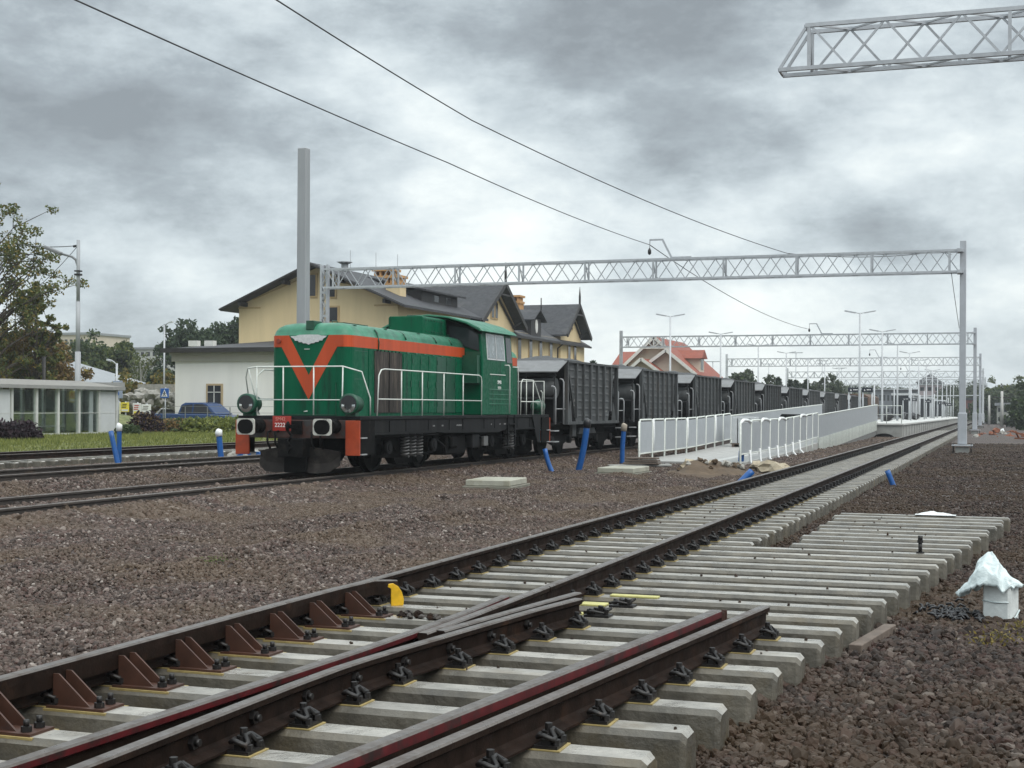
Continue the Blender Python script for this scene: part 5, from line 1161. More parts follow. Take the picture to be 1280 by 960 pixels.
mb = MB(); mb.bar((RX - 4.6, -.02, EZ + .25), (RX - .6, -.02, RZ - .75), .06, .10, up=(0, 1, 0)); mb.bar((RX + 4.6, -.02, EZ + .25), (RX + .6, -.02, RZ - .75), .06, .10, up=(0, 1, 0)); mb.box(WL - .02, WL + 1.6, -.06, .0, EZ - .35, EZ - .25); mb.box(-1.6, .02, -.06, 0, EZ - .35, EZ - .25); mb.builds('gable_moulding', cream_d, stn)
def lx(px, py): p = ony(px, py, SY); return p.x - SX, p.z + .1
for px, py, w_, h in ((389.5, 370, .6, 1.35), (414.5, 371, .5, 1.15), (415, 402, .8, .9)):
    a, z_ = lx(px, py); window(stn, 'y', a, z_, w_, h, 0, mull=False)
# chimneys
def chimney(px, pt, pb, y_, w_, l_, mat, ztop_trim=True):
    p = ony(px, pt, y_); q = ony(px, pb, y_); x__ = p.x - SX; mb = MB(); z0, z1 = q.z - .6, p.z + .1
    mb.box(x__ - w_ / 2, x__ + w_ / 2, y_ - SY - l_ / 2, y_ - SY + l_ / 2, z0, z1 - .75); co = S('chimney', mb, mat, roof)
    mb = MB(); mb.box(x__ - w_ / 2 - .07, x__ + w_ / 2 + .07, y_ - SY - l_ / 2 - .07, y_ - SY + l_ / 2 + .07, z1 - .75, z1 - .55)
    for e in np.linspace(-.42, .42, 4): mb.box(x__ + e * w_ - .07, x__ + e * w_ + .07, y_ - SY - l_ / 2, y_ - SY + l_ / 2, z1 - .55, z1 - .22)
    mb.box(x__ - w_ / 2 - .1, x__ + w_ / 2 + .1, y_ - SY - l_ / 2 - .1, y_ - SY + l_ / 2 + .1, z1 - .22, z1 - .05); S('chimney_cap', mb, brick_ch, co)
chimney(483, 336, 368, 94, 1.5, 1.2, brick_ch); chimney(495, 344, 366, 85.5, 1.0, 1.0, cream)
chimney(640, 369, 388, 114, 1.7, 1.2, brick_ch)
p = ony(431, 328, 86); mb = MB(); mb.tube([(p.x - SX, 4, RZ - .4), (p.x - SX, 4, p.z + .0)], .25, 8); mb.tube([(p.x - SX, 4, p.z), (p.x - SX, 4, p.z + .12)], [.3, .55], 8); S('vent_cowl', mb, roof_grey, roof)
mb = MB()
for px, py in ((438, 311), (470, 314), (497, 316)): p = ony(px, py, 90); mb.tube([(p.x - SX, 8, 9.5), (p.x - SX, 8, p.z)], .02, 4)
mb.builds('lightning_rod', roof_grey, stn)
# cross gables facing the tracks
def xgable(y0, y1, ze, za, xf, xb, label, wins, ov=.7, finial=True):
    ym = (y0 + y1) / 2; g_ = MB(); g_.prism([(y0 - SY, 0), (y1 - SY, 0), (y1 - SY, ze), (ym - SY, za - .2), (y0 - SY, ze)], 'x', xb, xf); S('cross_gable', g_, cream)
    kk_ = (za - ze) / ((y1 - y0) / 2); rf_ = None
    for s_, ye in ((-1, y0), (1, y1)):
        yo = ye + s_ * ov
        r_o = slope('roof', [(xf + .8, ym - SY, za), (xf + .8, yo - SY, ze - kk_ * ov), (xb, yo - SY, ze - kk_ * ov), (xb, ym - SY, za)], .15, slate); rf_ = rf_ or r_o
    mb = MB()
    for s_, ye in ((-1, y0), (1, y1)): mb.bar((xf + .82, ym - SY, za - .12), (xf + .82, ye + s_ * ov - SY, ze - kk_ * ov - .10), .34, .12, up=(1, 0, 0)); mb.bar((xf + .10, ym - SY + s_ * .15, za - 1.0), (xf + .10, ye - SY - s_ * .2, ze - .55), .10, .14, up=(1, 0, 0)); mb.bar((xf + .05, ye - SY - s_ * .5, ze - .5), (xf + .8, ye - SY - s_ * .1, ze + .1), .12)
    mb.bar((xf + .8, ym - SY - .9, za - .95), (xf + .8, ym - SY + .9, za - .95), .12); S('bargeboard', mb, roof_blk, rf_)
    if finial: mb = MB(); mb.tube([(xf + .8, ym - SY, za - .1), (xf + .8, ym - SY, za + .6), (xf + .8, ym - SY, za + 1.5)], [.09, .10, .02], 6); S('finial', mb, roof_blk, rf_)
    for a, z_, w_, h in wins: window(stn, 'x', a - SY, z_, w_, h, xf, arch=True, mull=False)
xgable(95.4, 104.0, 8.15, 10.85, .15, -8, 'a', [(99.0, 8.2, .5, 1.0), (99.8, 8.2, .5, 1.0)])
xgable(116.2, 122.3, 8.3, 10.6, .15, -8, 'b', [(118.6, 5.0, .7, 1.8), (120.4, 5.0, .7, 1.8), (119.3, 8.4, .4, .9)])
for y in (105.6, 108.4, 111.0, 113.8): window(stn, 'x', y - SY, 5.1, .75, 1.75, 0.0, arch=True, mull=False)
for y in (84, 87, 90, 93): window(stn, 'x', y - SY, 5.1, .75, 1.6, 0, arch=True, mull=False)
# dormers: long shed dormer and small gabled dormer with a white oval
mb = MB(); mb.prism([(6.0, 8.3), (12.6, 8.3), (12.6, 9.45), (6.0, 9.45)], 'x', -3.4, -.9); dm = S('dormer', mb, roof_blk, roof); slope('dormer_roof', [(-4.7, 5.6, 10.33), (-.4, 5.6, 9.40), (-.4, 13.0, 9.40), (-4.7, 13.0, 10.33)], .12, slate, dm)
mb = MB(); mb.box(-.9, -.88, 8.2, 9.0, 8.75, 9.2); mb.box(-.9, -.88, 10.4, 11.2, 8.75, 9.2); mb.builds('dormer_window', dark_glass, dm)
mb = MB(); mb.box(-3, .2, 26.0, 28.6, 7.3, 8.75); d2 = S('dormer', mb, roof_blk, roof)
for s_ in (-1, 1): slope('dormer_roof', [(.6, 27.3, 9.5), (.6, 27.3 + s_ * 1.7, 8.6), (-4, 27.3 + s_ * 1.7, 8.6), (-4, 27.3, 9.5)], .1, slate, d2)
mb = MB(); mb.loft([[(.21 + q, 27.3 + .32 * math.cos(a), 8.1 + .55 * math.sin(a)) for a in np.linspace(0, 2 * math.pi, 17)[:-1]] for q in (0, .05)]); S('dormer_window', mb, timber, d2)
mb = MB(); mb.tube([(.62, 27.3, 9.4), (.62, 27.3, 10.4)], .05, 5); S('finial', mb, roof_blk, d2)
mb = MB(); mb.bar((.62, 14.3, 7.0), (.62, 42, 7.0), .16); mb.tube([(.1, 33.6, 0), (.1, 33.6, 6.6), (.6, 33.6, 7.0)], .06, 6); S('gutter', mb, roof_blk, roof)
# low white annex in front of the gable
AY = 72.0
pa = ony(219, 443, AY); pb_ = ony(345, 441, AY); ax0 = pa.x
ann = empty('station_annex', (ax0, AY, 0), 'low off white annex with flat dark roof and one framed window', 'building')
AW = 14.0; AE = pa.z
mb = MB(); mb.box(0, AW, 0, 9.8, -.3, AE - .05); mb.build('wall', wht_wall, ann)
mb = MB(); mb.box(-.15, AW, -.15, 0, AE - .42, AE - .05); mb.box(-.25, AW, -.25, 0, AE - .05, AE + .12); mb.build('cornice', M('cornice', (.40, .38, .33), .8, .05), ann)
mb = MB(); vs = [(-.6, -.55, AE + .12), (AW + .3, -.55, AE + .12), (AW + .3, 9.85, AE + 1.05), (1.2, 9.85, AE + 1.05)]; vs2 = [(a, b_, c_ + .18) for a, b_, c_ in vs]; mb.add(vs + vs2, [(3, 2, 1, 0), (4, 5, 6, 7), (0, 1, 5, 4), (1, 2, 6, 5), (2, 3, 7, 6), (3, 0, 4, 7)]); ar = mb.build('roof', slate, ann)
mb = MB(); mb.box(-.62, AW, -.62, -.5, AE + .08, AE + .34); mb.build('gutter', roof_blk, ar)
for px in (243, 263): p = ony(px, 428, AY + 3); mb = MB(); mb.box(p.x - ax0 - .3, p.x - ax0 + .3, 2.8, 3.2, AE + .6, p.z + .1); mb.build('chimney', timber, ar)
wq0 = ony(258, 505, AY); wq1 = ony(279, 482, AY); window(ann, 'y', (wq0.x + wq1.x) / 2 - ax0, wq0.z, wq1.x - wq0.x - .25, wq1.z - wq0.z, 0, mat_frame=M('stone window frame', (.42, .32, .19), .8, .08))

# ------------------------------------------------------------------ house with red roofs beyond
HY = 140
def hp(px, py, y=HY): p = ony(px, py, y); return p.x, p.z
hs = empty('red_roofed_house', (-33, HY, 0), 'beige house with red tiled roofs and several front gables', 'house')
def gablehouse(ap, l, r_, y0, y1, depth, nm, both=True):
    """gable front at y0; apex, left and right eave points as (x, z) in world"""
    (xa, za), (xl, zl), (xr, zr) = ap, l, r_; o = Vector((-33, HY, 0)); kl = (za - zl) / (xa - xl); kr = (za - zr) / (xr - xa)
    mb = MB(); mb.prism([(xl + .5 + 33, -.5), (xr - .5 + 33, -.5), (xr - .5 + 33, zr + kr * .5 - .15), (xa + 33, za - .2), (xl + .5 + 33, zl + kl * .5 - .15)], 'y', y0 - HY, y1 - HY); mb.build('wall', beige, hs)
    for (xe, ze, k__) in ((xl, zl, kl), (xr, zr, kr)):
        pts = [(xa + 33, y0 - HY - .6, za), (xe + 33, y0 - HY - .6, ze), (xe + 33, y1 - HY, ze), (xa + 33, y1 - HY, za)]; mb = MB(); vs = [Vector(p) for p in pts]; vs += [p - Vector((0, 0, .18)) for p in vs]
        mb.add(vs, [(0, 1, 2, 3), (7, 6, 5, 4), (0, 4, 5, 1), (1, 5, 6, 2), (2, 6, 7, 3), (3, 7, 4, 0)]); rf_ = mb.build('roof', roof_red, hs)
        mb = MB(); mb.bar((xa + 33, y0 - HY - .64, za - .06), (xe + 33, y0 - HY - .64, ze - .06), .30, .08, up=(0, 1, 0)); mb.build('bargeboard', timber, rf_)
gablehouse(hp(819, 421), hp(779, 459), hp(872, 469), HY, HY + 14, 14, 'a')
gablehouse(hp(834, 437, HY - 2), hp(806, 458, HY - 2), hp(872, 468, HY - 2), HY - 2, HY, 2, 'b')
gablehouse(hp(803, 448, HY - 4), hp(786, 463, HY - 4), hp(831, 468, HY - 4), HY - 4, HY, 4, 'c')
w0 = hp(766, 456, HY + 4); w1 = hp(800, 438, HY + 4)
mb = MB(); mb.prism([(3.6, w0[1]), (3.9, w0[1]), (7.5, w1[1]), (7.2, w1[1])], 'x', w0[0] + 33, w1[0] + 33 + 3); mb.build('roof', roof_red, hs)
mb = MB(); mb.box(w0[0] + 33 + .4, w1[0] + 33, 4.2, 12, -.5, w0[1]); mb.build('wall', beige, hs)
dp = hp(869, 444, HY + 4); mb = MB(); mb.box(dp[0] + 33 - 2.2, dp[0] + 33 + .6, 3.4, 5.6, dp[1] - 2, dp[1] - .2); dmo = mb.build('dormer', beige, hs)
mb = MB(); mb.prism([(3.0, dp[1] - .35), (4.5, dp[1] + .55), (6.0, dp[1] - .35)], 'x', dp[0] + 33 - 3.5, dp[0] + 33 + .9); mb.build('dormer_roof', roof_red, dmo)
mb = MB(); mb.box(dp[0] + 33 + .61, dp[0] + 33 + .64, 3.9, 5.1, dp[1] - 1.5, dp[1] - .4); mb.build('dormer_window', dark_glass, dmo)
ap_ = hp(819, 421); mb = MB(); mb.bar((ap_[0] + 33 - 1.4, -.62, ap_[1] - 1.15), (ap_[0] + 33 + 1.6, -.62, ap_[1] - 1.15), .14); mb.bar((ap_[0] + 33, -.62, ap_[1] - 1.15), (ap_[0] + 33, -.62, ap_[1]), .12)
for s_ in (-1, 1): mb.bar((ap_[0] + 33, -.62, ap_[1] - 1.1), (ap_[0] + 33 + s_ * .7, -.62, ap_[1] - .5), .10)
mb.build('gable_truss', timber, hs)
e_ = hp(885, 480, HY + 6); mb = MB(); mb.box(e_[0] + 33 - 5, e_[0] + 33 - .6, 5, 11, -.5, 4.6); mb.build('side_wing', beige, hs)

# ------------------------------------------------------------------ far left houses and blocks
def hiphouse(pxl, pxr, pye, pyr, rl, rr, y, label, wallm, roofm, name='house', zg=-.3):
    a = ony(pxl, pye, y); b_ = ony(pxr, pye, y); r0 = ony(rl, pyr, y + 3); r1 = ony(rr, pyr, y + 3)
    root = empty(name, (a.x, y, zg), label, 'house'); W__ = b_.x - a.x; ze = a.z - zg; zr = r0.z - zg
    mb = MB(); mb.box(.5, W__ - .5, .5, 6.5, 0, ze); mb.build('wall', wallm, root)
    x0, x1 = r0.x - a.x, r1.x - a.x
    mb = MB(); mb.add([(0, 0, ze), (W__, 0, ze), (W__, 7, ze), (0, 7, ze), (x0, 3.5, zr), (x1, 3.5, zr)], [(0, 1, 5, 4), (1, 2, 5), (2, 3, 4, 5), (3, 0, 4), (3, 2, 1, 0)]); mb.build('roof', roofm, root)
    for q in (.25, .5, .75): mb = MB(); mb.box(W__ * q - .5, W__ * q + .5, .46, .497, ze - 1.9, ze - .7); mb.build('window', dark_glass, root)
hiphouse(38, 122, 478, 452, 68, 88, 92, 'low house with pale grey hipped metal roof behind the bus shelter', roof_blk, roof_grey)
def block(px0, px1, pyt, pyb, y, label, mat, nx_, nz, name='apartment_block', dep=12, roof=None):
    a = ony(px0, pyt, y); b_ = ony(px1, pyb, y); root = empty(name, (a.x, y, -.5), label, 'building'); W__ = b_.x - a.x; H__ = a.z + .5
    mb = MB(); mb.box(0, W__, 0, dep, 0, H__); mb.build('wall', mat, root)
    mb = MB(); mb.box(-.3, W__ + .3, -.3, dep, H__, H__ + .4); mb.build('roof', roof or roof_grey, root)
    for i in range(nx_):
        for j in range(nz):
            x0 = W__ * (i + .25) / nx_; z0 = H__ * (j + .3) / nz; mb = MB(); mb.box(x0, x0 + W__ * .5 / nx_, -.06, -.003, z0, z0 + H__ * .42 / nz); mb.build('window', dark_glass, root)
    return root
block(60, 112, 419, 470, 210, 'flat beige apartment block peeping over the left trees', beige, 8, 5)
block(160, 226, 437, 510, 230, 'pale grey apartment block behind the bare birches', M('pale block', (.40, .41, .40), .8, .08), 9, 7)
block(1246, 1275, 507, 526, 215, 'small grey two storey house under the right hand trees', M('grey plaster far', (.30, .31, .28), .8, .1), 4, 2, 'house', 8)
tw = block(1148, 1176, 481, 524, 300, 'pinkish station tower with pointed roof far down the line', M('pink plaster far', (.34, .29, .30), .8, .1), 3, 4, 'station_tower', 6)
t_ = ony(1148, 481, 300); t2 = ony(1176, 481, 300); t3 = ony(1163, 467, 303); W__ = t2.x - t_.x
mb = MB(); mb.add([(-.6, -.6, t_.z + .9), (W__ + .6, -.6, t_.z + .9), (W__ + .6, 6.6, t_.z + .9), (-.6, 6.6, t_.z + .9), (W__ / 2, 3, t3.z + .5)], [(0, 1, 4), (1, 2, 4), (2, 3, 4), (3, 0, 4), (3, 2, 1, 0)]); mb.build('spire', slate, tw)
block(1088, 1148, 489, 522, 320, 'long grey building left of the far tower', M('bluish grey far wall', (.17, .18, .20), .8, .1), 12, 2, 'far_building', 8, slate)
block(1176, 1204, 487, 524, 320, 'long grey building right of the far tower', M('bluish grey far wall b', (.17, .18, .20), .8, .1), 8, 2, 'far_building', 8, slate)
block(1204, 1222, 500, 528, 250, 'dull red brick building beside the far end of the track', M('far red brick', (.17, .075, .07), .8, .15), 4, 2, 'far_building', 8, slate)
# ------------------------------------------------------------------ bus shelter and street on the left
SXx = -36.0; zs_ = .12
y0s = onx(-6, 520, SXx).y - 1.0; y1s = onx(146, 520, SXx).y
sh = empty('bus_shelter', (SXx, y0s, zs_), 'long glazed bus shelter with pale frame behind the grass strip', 'bus shelter')
Ls = y1s - y0s; Hs = 2.02; Dp = 1.7
mb = MB(); mb.prism([(.22, Hs - .03), (.22, Hs + .09), (-Dp - .2, Hs + .36), (-Dp - .2, Hs + .27)], 'y', -.2, Ls + .25); rf_ = mb.build('shelter_roof', shel_roof, sh)
mb = MB(); mb.box(.221, .25, -.22, Ls + .27, Hs - .04, Hs + .095); mb.box(-Dp - .2, .2, Ls + .25, Ls + .28, Hs - .05, Hs + .30)
mb.builds('roof_trim', M('roof trim', (.26, .26, .25), .5, .1), rf_)
py_ = [onx(p, 520, SXx).y - y0s for p in (14, 45, 72, 98, 123, 145)]
for q in py_:
    for x_ in (0, -Dp): mb = MB(); mb.box(x_ - .06, x_ + .06, q - .06, q + .06, 0, Hs + (.2 if x_ else -.03)); mb.build('shelter_post', shel_frame, sh)
mb = MB(); mb.box(-.03, .03, -.1, Ls, .10, .20); mb.box(-.03, .03, -.1, Ls, 1.0, 1.02); mb.box(-Dp - .03, -Dp + .03, -.1, Ls, .1, .22); mb.builds('shelter_rail', shel_frame, sh)
for i, (a, b_) in enumerate(zip(py_[:-1], py_[1:])):
    if i < 4: mb = MB(); mb.box(-.012, .012, a + .08, b_ - .08, .22, Hs - .1); mb.build('glass_pane', shel_glass, sh)
    mb = MB(); mb.box(-Dp - .012, -Dp + .012, a + .08, b_ - .08, .22, Hs + .1); mb.build('glass_pane', shel_glass, sh)
mb = MB(); mb.box(-.02, .02, py_[4] + .08, py_[5] - .08, .2, Hs - .12); mb.box(-Dp, -.1, Ls - .03, Ls + .01, .2, Hs); mb.build('side_panel', panel_lite, sh)
mb = MB(); mb.box(-.05, .0, py_[3] + .75, py_[3] + 1.0, .2, Hs - .1); mb.build('inner_cabinet', panel_lite, sh)
mb = MB(); mb.box(-.02, .02, -.1, py_[0] - .1, .3, Hs - .1); mb.build('side_panel', panel_lite, sh)
mb = MB(); mb.box(-1.4, -1.0, py_[1] + .3, py_[3] + .5, .42, .48)
for q in (py_[1] + .5, py_[2] + .6, py_[3] + .3): mb.box(-1.25, -1.15, q, q + .08, 0, .42)
mb.build('bench', timber, sh)
mb = MB(); mb.box(-Dp - .3, .35, -.3, Ls + .3, -.2, .06); mb.build('base_slab', concrete_p, sh)
r3 = random.Random(8)
lamp_grey = M('street lamp grey', (.15, .155, .16), .5, .1, 8)
# street lamp on the concrete pole
yl = 55.0; a_ = ony(98, 300, yl); root = empty('street_lamp', (a_.x, yl, .2), 'tall concrete street lamp with curved arm behind the bus shelter', 'street lamp'); h_ = a_.z - .2
mb = MB(); mb.tube([(0, 0, 0), (0, 0, h_ * .42)], .135, 10); mb.tube([(0, 0, h_ * .42), (0, 0, h_ * .68)], .105, 10); mb.tube([(0, 0, h_ * .68), (0, 0, h_)], .085, 10); mb.build('pole', mast_conc, root)
dv_ = Vector((-_c, -_s, 0)); t1_ = ony(84, 318, yl); t0_ = ony(58, 309, yl)
def loc_(p): return (p.x - a_.x, 0, p.z - .2)
pj = [loc_(ony(97, 332, yl)), loc_(ony(95, 325, yl)), loc_(ony(90, 321, yl)), loc_(ony(76, 317, yl))]
mb = MB(); mb.tube(pj, .055, 6); mb.build('lamp_arm', lamp_grey, root)
q0, q1 = loc_(ony(77, 317.5, yl)), loc_(ony(57, 309, yl)); mb = MB(); mb.bar(q0, q1, .26, .16); mb.build('lamp_head', lamp_grey, root, bevel=.04)
mb = MB(); mb.tube([loc_(ony(98, 307, yl)), loc_(ony(92, 308, yl))], .06, 6); mb.box(-.13, .13, -.13, .13, h_ * .815, h_ * .825); mb.box(-.13, .13, -.13, .13, h_ * .835, h_ * .842); mb.build('pole_fitting', fast_dark, root)
wire('thin overhead wire from the street lamp into the left tree', [ony(96, 307, yl), ony(20, 305, yl + 6)], [.1], .02)
wire('thin slanting wire from the street lamp down to the left', [ony(96, 309, yl), ony(40, 365, yl + 6)], [.1], .015)
def smalllamp(px, pyt, pxh, y, label, zb=0.):
    a = ony(px, pyt, y); hd_ = ony(pxh, pyt - 2, y); root = empty('street_lamp', (a.x, y, zb), label, 'street lamp'); mb = MB(); mb.tube([(0, 0, 0), (0, 0, a.z - zb)], .07, 6); mb.build('pole', steel_galv, root)
    mb = MB(); dx = hd_.x - a.x; mb.tube([(0, 0, a.z - zb - .1), (dx * .35, 0, hd_.z - zb), (dx * .6, 0, hd_.z - zb + .05)], .04, 5); mb.build('lamp_arm', steel_galv, root); mb = MB(); mb.bar((dx * .55, 0, hd_.z - zb + .05), (dx, 0, hd_.z - zb + .12), .2, .1); mb.build('lamp_head', panel_lite, root)
smalllamp(146, 454, 134, 75, 'low street lamp beside the bus stop sign')
smalllamp(205.5, 406, 216, 95, 'slim tall street lamp left of the white annex')
# dark pole in the shelter view
mb = MB(); p = ony(55, 448, 62); mb.tube([(0, 0, 0), (0, 0, p.z)], .09, 6); o = mb.build('dark_pole', roof_blk); o.location = (p.x, 62, .1); tag(o, 'slim dark pole behind the left part of the bus shelter', 'pole')
# bus stop sign, crossing sign, posters
def signboard(name, label, cat, pxc, pyt, pyb, wpx, y, mat, symbols=None, posts=1, zb=0.1, group=None):
    c_ = ony(pxc, pyt, y); b_ = ony(pxc, pyb, y); a = ony(pxc - wpx / 2, pyt, y); w2 = (c_.x - a.x); root = empty(name, (c_.x, y, zb), label, cat, group); h0, h1 = b_.z - zb, c_.z - zb
    mb = MB(); mb.box(-w2, w2, -.03, .0, h0, h1); bd = mb.build('board', mat, root, bevel=.01)
    for i in range(posts):
        x_ = 0 if posts == 1 else (-w2 * .8, w2 * .8)[i]; mb = MB(); mb.tube([(x_, .05, 0), (x_, .05, h1 + .05)], .035, 6); mb.build('sign_post', steel_galv, root)
    if symbols: symbols(bd, w2, h0, h1)
    return root
def sy_stop(bd, w2, h0, h1):
    H_ = h1 - h0; mb = MB(); mb.box(-w2 * .75, w2 * .75, -.036, -.031, h0 + H_ * .50, h1 - H_ * .08); mb.build('timetable_panel', sign_white, bd)
    mb = MB(); mb.loft([[(w2 * .35 * math.cos(a), -.031 - q, h0 + H_ * .27 + w2 * .35 * math.sin(a)) for a in np.linspace(0, 6.283, 13)[:-1]] for q in (0, .006)]); mb.build('round_mark', sign_blue, bd)
signboard('bus_stop_sign', 'grey blue bus stop board just right of the shelter roof', 'sign', 147.5, 476, 498, 12, 56, M('stop board', (.24, .28, .36), .5, .06), sy_stop)
def sy_cross(bd, w2, h0, h1):
    H_ = h1 - h0; m_ = (h0 + h1) / 2; mb = MB(); mb.prism([(-w2 * .75, m_ - H_ * .36), (w2 * .75, m_ - H_ * .36), (0, m_ + H_ * .40)], 'y', -.036, -.031); tr_ = mb.build('white_triangle', sign_white, bd)
    mb = MB(); mb.loft([[(.04 * math.cos(a), -.0365 - q, m_ + H_ * .12 + .04 * math.sin(a)) for a in np.linspace(0, 6.283, 9)[:-1]] for q in (0, .004)])
    mb.bar((0, -.039, m_ + H_ * .07), (-.02, -.039, m_ - H_ * .12), .05, .004, up=(0, 1, 0)); mb.bar((-.02, -.039, m_ - H_ * .10), (-.10, -.039, m_ - H_ * .32), .035, .004, up=(0, 1, 0)); mb.bar((-.02, -.039, m_ - H_ * .10), (.09, -.039, m_ - H_ * .32), .035, .004, up=(0, 1, 0)); mb.bar((0, -.039, m_ + H_ * .03), (.10, -.039, m_ - H_ * .08), .03, .004, up=(0, 1, 0)); mb.bar((0, -.039, m_ + H_ * .03), (-.10, -.039, m_ - H_ * .06), .03, .004, up=(0, 1, 0)); mb.build('walking_figure', sign_dark, tr_)
signboard('crossing_sign', 'blue square pedestrian crossing sign left of the white annex', 'sign', 206, 485.5, 497.5, 10.5, 68, sign_blue, sy_cross)
def sy_poster(c1m, c2m):
    def f(bd, w2, h0, h1):
        H_ = h1 - h0; mb = MB(); mb.box(-w2 * .8, w2 * .8, -.036, -.031, h0 + H_ * .08, h0 + H_ * .28); mb.build('poster_band', c1m, bd)
        mb = MB()
        for q in range(3): mb.box(-w2 * (.8 - .1 * q), w2 * (.3 + .1 * q), -.036, -.031, h0 + H_ * (.42 + q * .17), h0 + H_ * (.50 + q * .17))
        mb.build('poster_marks', c2m, bd)
    return f
GPO = 'small posters on the street fence'
signboard('poster_board', 'yellow poster seen through the shelter glass', 'poster', 92, 488.5, 503, 10, 62, poster_y, sy_poster(poster_w, poster_r), group=GPO)
signboard('poster_board', 'yellow poster just right of the bus shelter', 'poster', 156.5, 503, 515, 10, 64, poster_y, sy_poster(poster_w, roof_blk), group=GPO)
signboard('poster_board', 'narrow pale yellow poster at the shelter corner', 'poster', 149, 503, 519, 4, 63, M('pale yellow', (.62, .60, .35), .6, .1), group=GPO)
signboard('poster_board', 'white poster with a yellow and red foot, left of the pair', 'poster', 171.5, 504, 518, 10, 63, poster_w, sy_poster(poster_y, poster_r), group=GPO)
signboard('poster_board', 'plain white poster with grey marks, right of the pair', 'poster', 183, 505.5, 518, 12, 63, poster_w, sy_poster(poster_w, shel_roof), group=GPO)
# fence mesh posts by the street
fence_m = M('dull fence wire', (.14, .15, .15), .6, .1, 5)
fn = empty('wire_fence', (-40, 60, .1), 'thin wire fence along the street in front of the blue pickup', 'fence')
p0_ = ony(150, 500, 64); p1_ = ony(345, 500, 64)
for i in range(8):
    x_ = p0_.x + (p1_.x - p0_.x) * i / 7 + 40; mb = MB(); mb.box(x_ - .018, x_ + .018, 3.98, 4.02, 0, 1.30); mb.build('fence_post', fence_m, fn)
mb = MB()
for z_ in (.3, .65, 1.0, 1.32): mb.tube([(p0_.x + 40, 4, z_), (p1_.x + 40, 4, z_)], .008, 4)
mb.builds('fence_wire', fence_m, fn)
# blue pickup
ty = 70; tc0 = ony(203, 530, ty); tk = empty('pickup_truck', (tc0.x, ty, -.12), 'blue double cab pickup truck parked before the white annex', 'pickup truck')
BW = .93
mb = MB(); body = [(0, .55), (0, 1.05), (.05, 1.12), (1.55, 1.12), (1.62, 1.10), (3.85, 1.10), (5.15, .98), (5.3, .85), (5.32, .5), (4.85, .42), (4.75, .75), (4.45, .88), (4.15, .75), (4.05, .42), (1.5, .42), (1.4, .75), (1.1, .88), (.8, .75), (.7, .42), (.1, .45)]
mb.prism(body, 'y', -BW, BW); mb.build('truck_body', truck_blue, tk, bevel=.03)
mb = MB(); cabp = [(1.55, 1.10), (1.70, 1.62), (1.95, 1.75), (3.05, 1.76), (3.35, 1.68), (4.05, 1.10)]
mb.loft([[(a, -BW + .04 + max(0, z_ - 1.1) * .22, z_) for a, z_ in cabp], [(a, BW - .04 - max(0, z_ - 1.1) * .22, z_) for a, z_ in cabp]]); cb_ = mb.build('truck_cab', truck_blue, tk, bevel=.03)
for pl_ in ([(1.72, 1.16), (1.80, 1.58), (2.45, 1.66), (2.45, 1.16)], [(2.55, 1.16), (2.55, 1.66), (3.10, 1.66), (3.32, 1.58), (3.75, 1.16)]):
    mb = MB(); mb.loft([[(a, -BW + .036 + (z_ - 1.1) * .22 - q, z_) for a, z_ in pl_] for q in (0, .012)]); mb.build('side_window', dark_glass, cb_)
for x_ in (1.1, 4.45):
    for s_ in (-1, 1):
        mb = MB(); mb.tube([(x_, s_ * .70, .38), (x_, s_ * .94, .38)], .38, 18, smooth=False); wt_ = mb.build('wheel', tyre, tk); mb = MB(); mb.tube([(x_, s_ * .941, .38), (x_, s_ * .95, .38)], .23, 12, smooth=False); mb.build('rim', silver, wt_)
mb = MB(); mb.box(-.03, .0, -BW + .05, -BW + .25, .7, 1.0); mb.build('tail_light', poster_r, tk)
c2_p = ony(189, 530, 78); cw = empty('parked_car', (c2_p.x, 78, -.1), 'white car mostly hidden behind the blue pickup', 'car')
mb = MB(); mb.prism([(0, .3), (0, .85), (.7, .95), (1.2, 1.4), (2.6, 1.42), (3.3, .95), (4.1, .85), (4.15, .3)], 'y', -.8, .8); mb.build('car_body', car_white, cw, bevel=.05)
mb = MB()
for x_ in (.8, 3.3): mb.tube([(x_, -.82, .3), (x_, .82, .3)], .31, 14, smooth=False)
mb.builds('wheel', tyre, cw)
mb = MB(); mb.prism([(.95, .95), (1.3, 1.33), (2.5, 1.35), (3.0, .95)], 'y', -.83, -.802); mb.build('side_window', dark_glass, cw)
# rubble wall and mound by the street
for i in range(26):
    px = 162 + (i % 13) * 5.0; p = ony(px, 505 - (i // 13) * 9 + r3.uniform(-3, 3), 74 + r3.uniform(0, 4)); rock('boulder', 'pale grey stone block in the heap left of the annex', p.x, p.y, p.z - .3, r3.uniform(.22, .42), stone_grey, 'stone blocks heaped by the street', 'boulder', .8)
mb = MB(); p = ony(172, 492, 80); q = ony(214, 485, 80); mb.box(p.x, q.x, 80, 82, p.z - .2, q.z + .25); tag(mb.build('garden_wall', stone_grey, loc=(p.x, 80, 0)), 'low grey wall behind the stone heap', 'wall')
# asphalt street strip at left
mb = MB(); mb.box(-75, -39.5, 58, 61.5, .29, .31); 
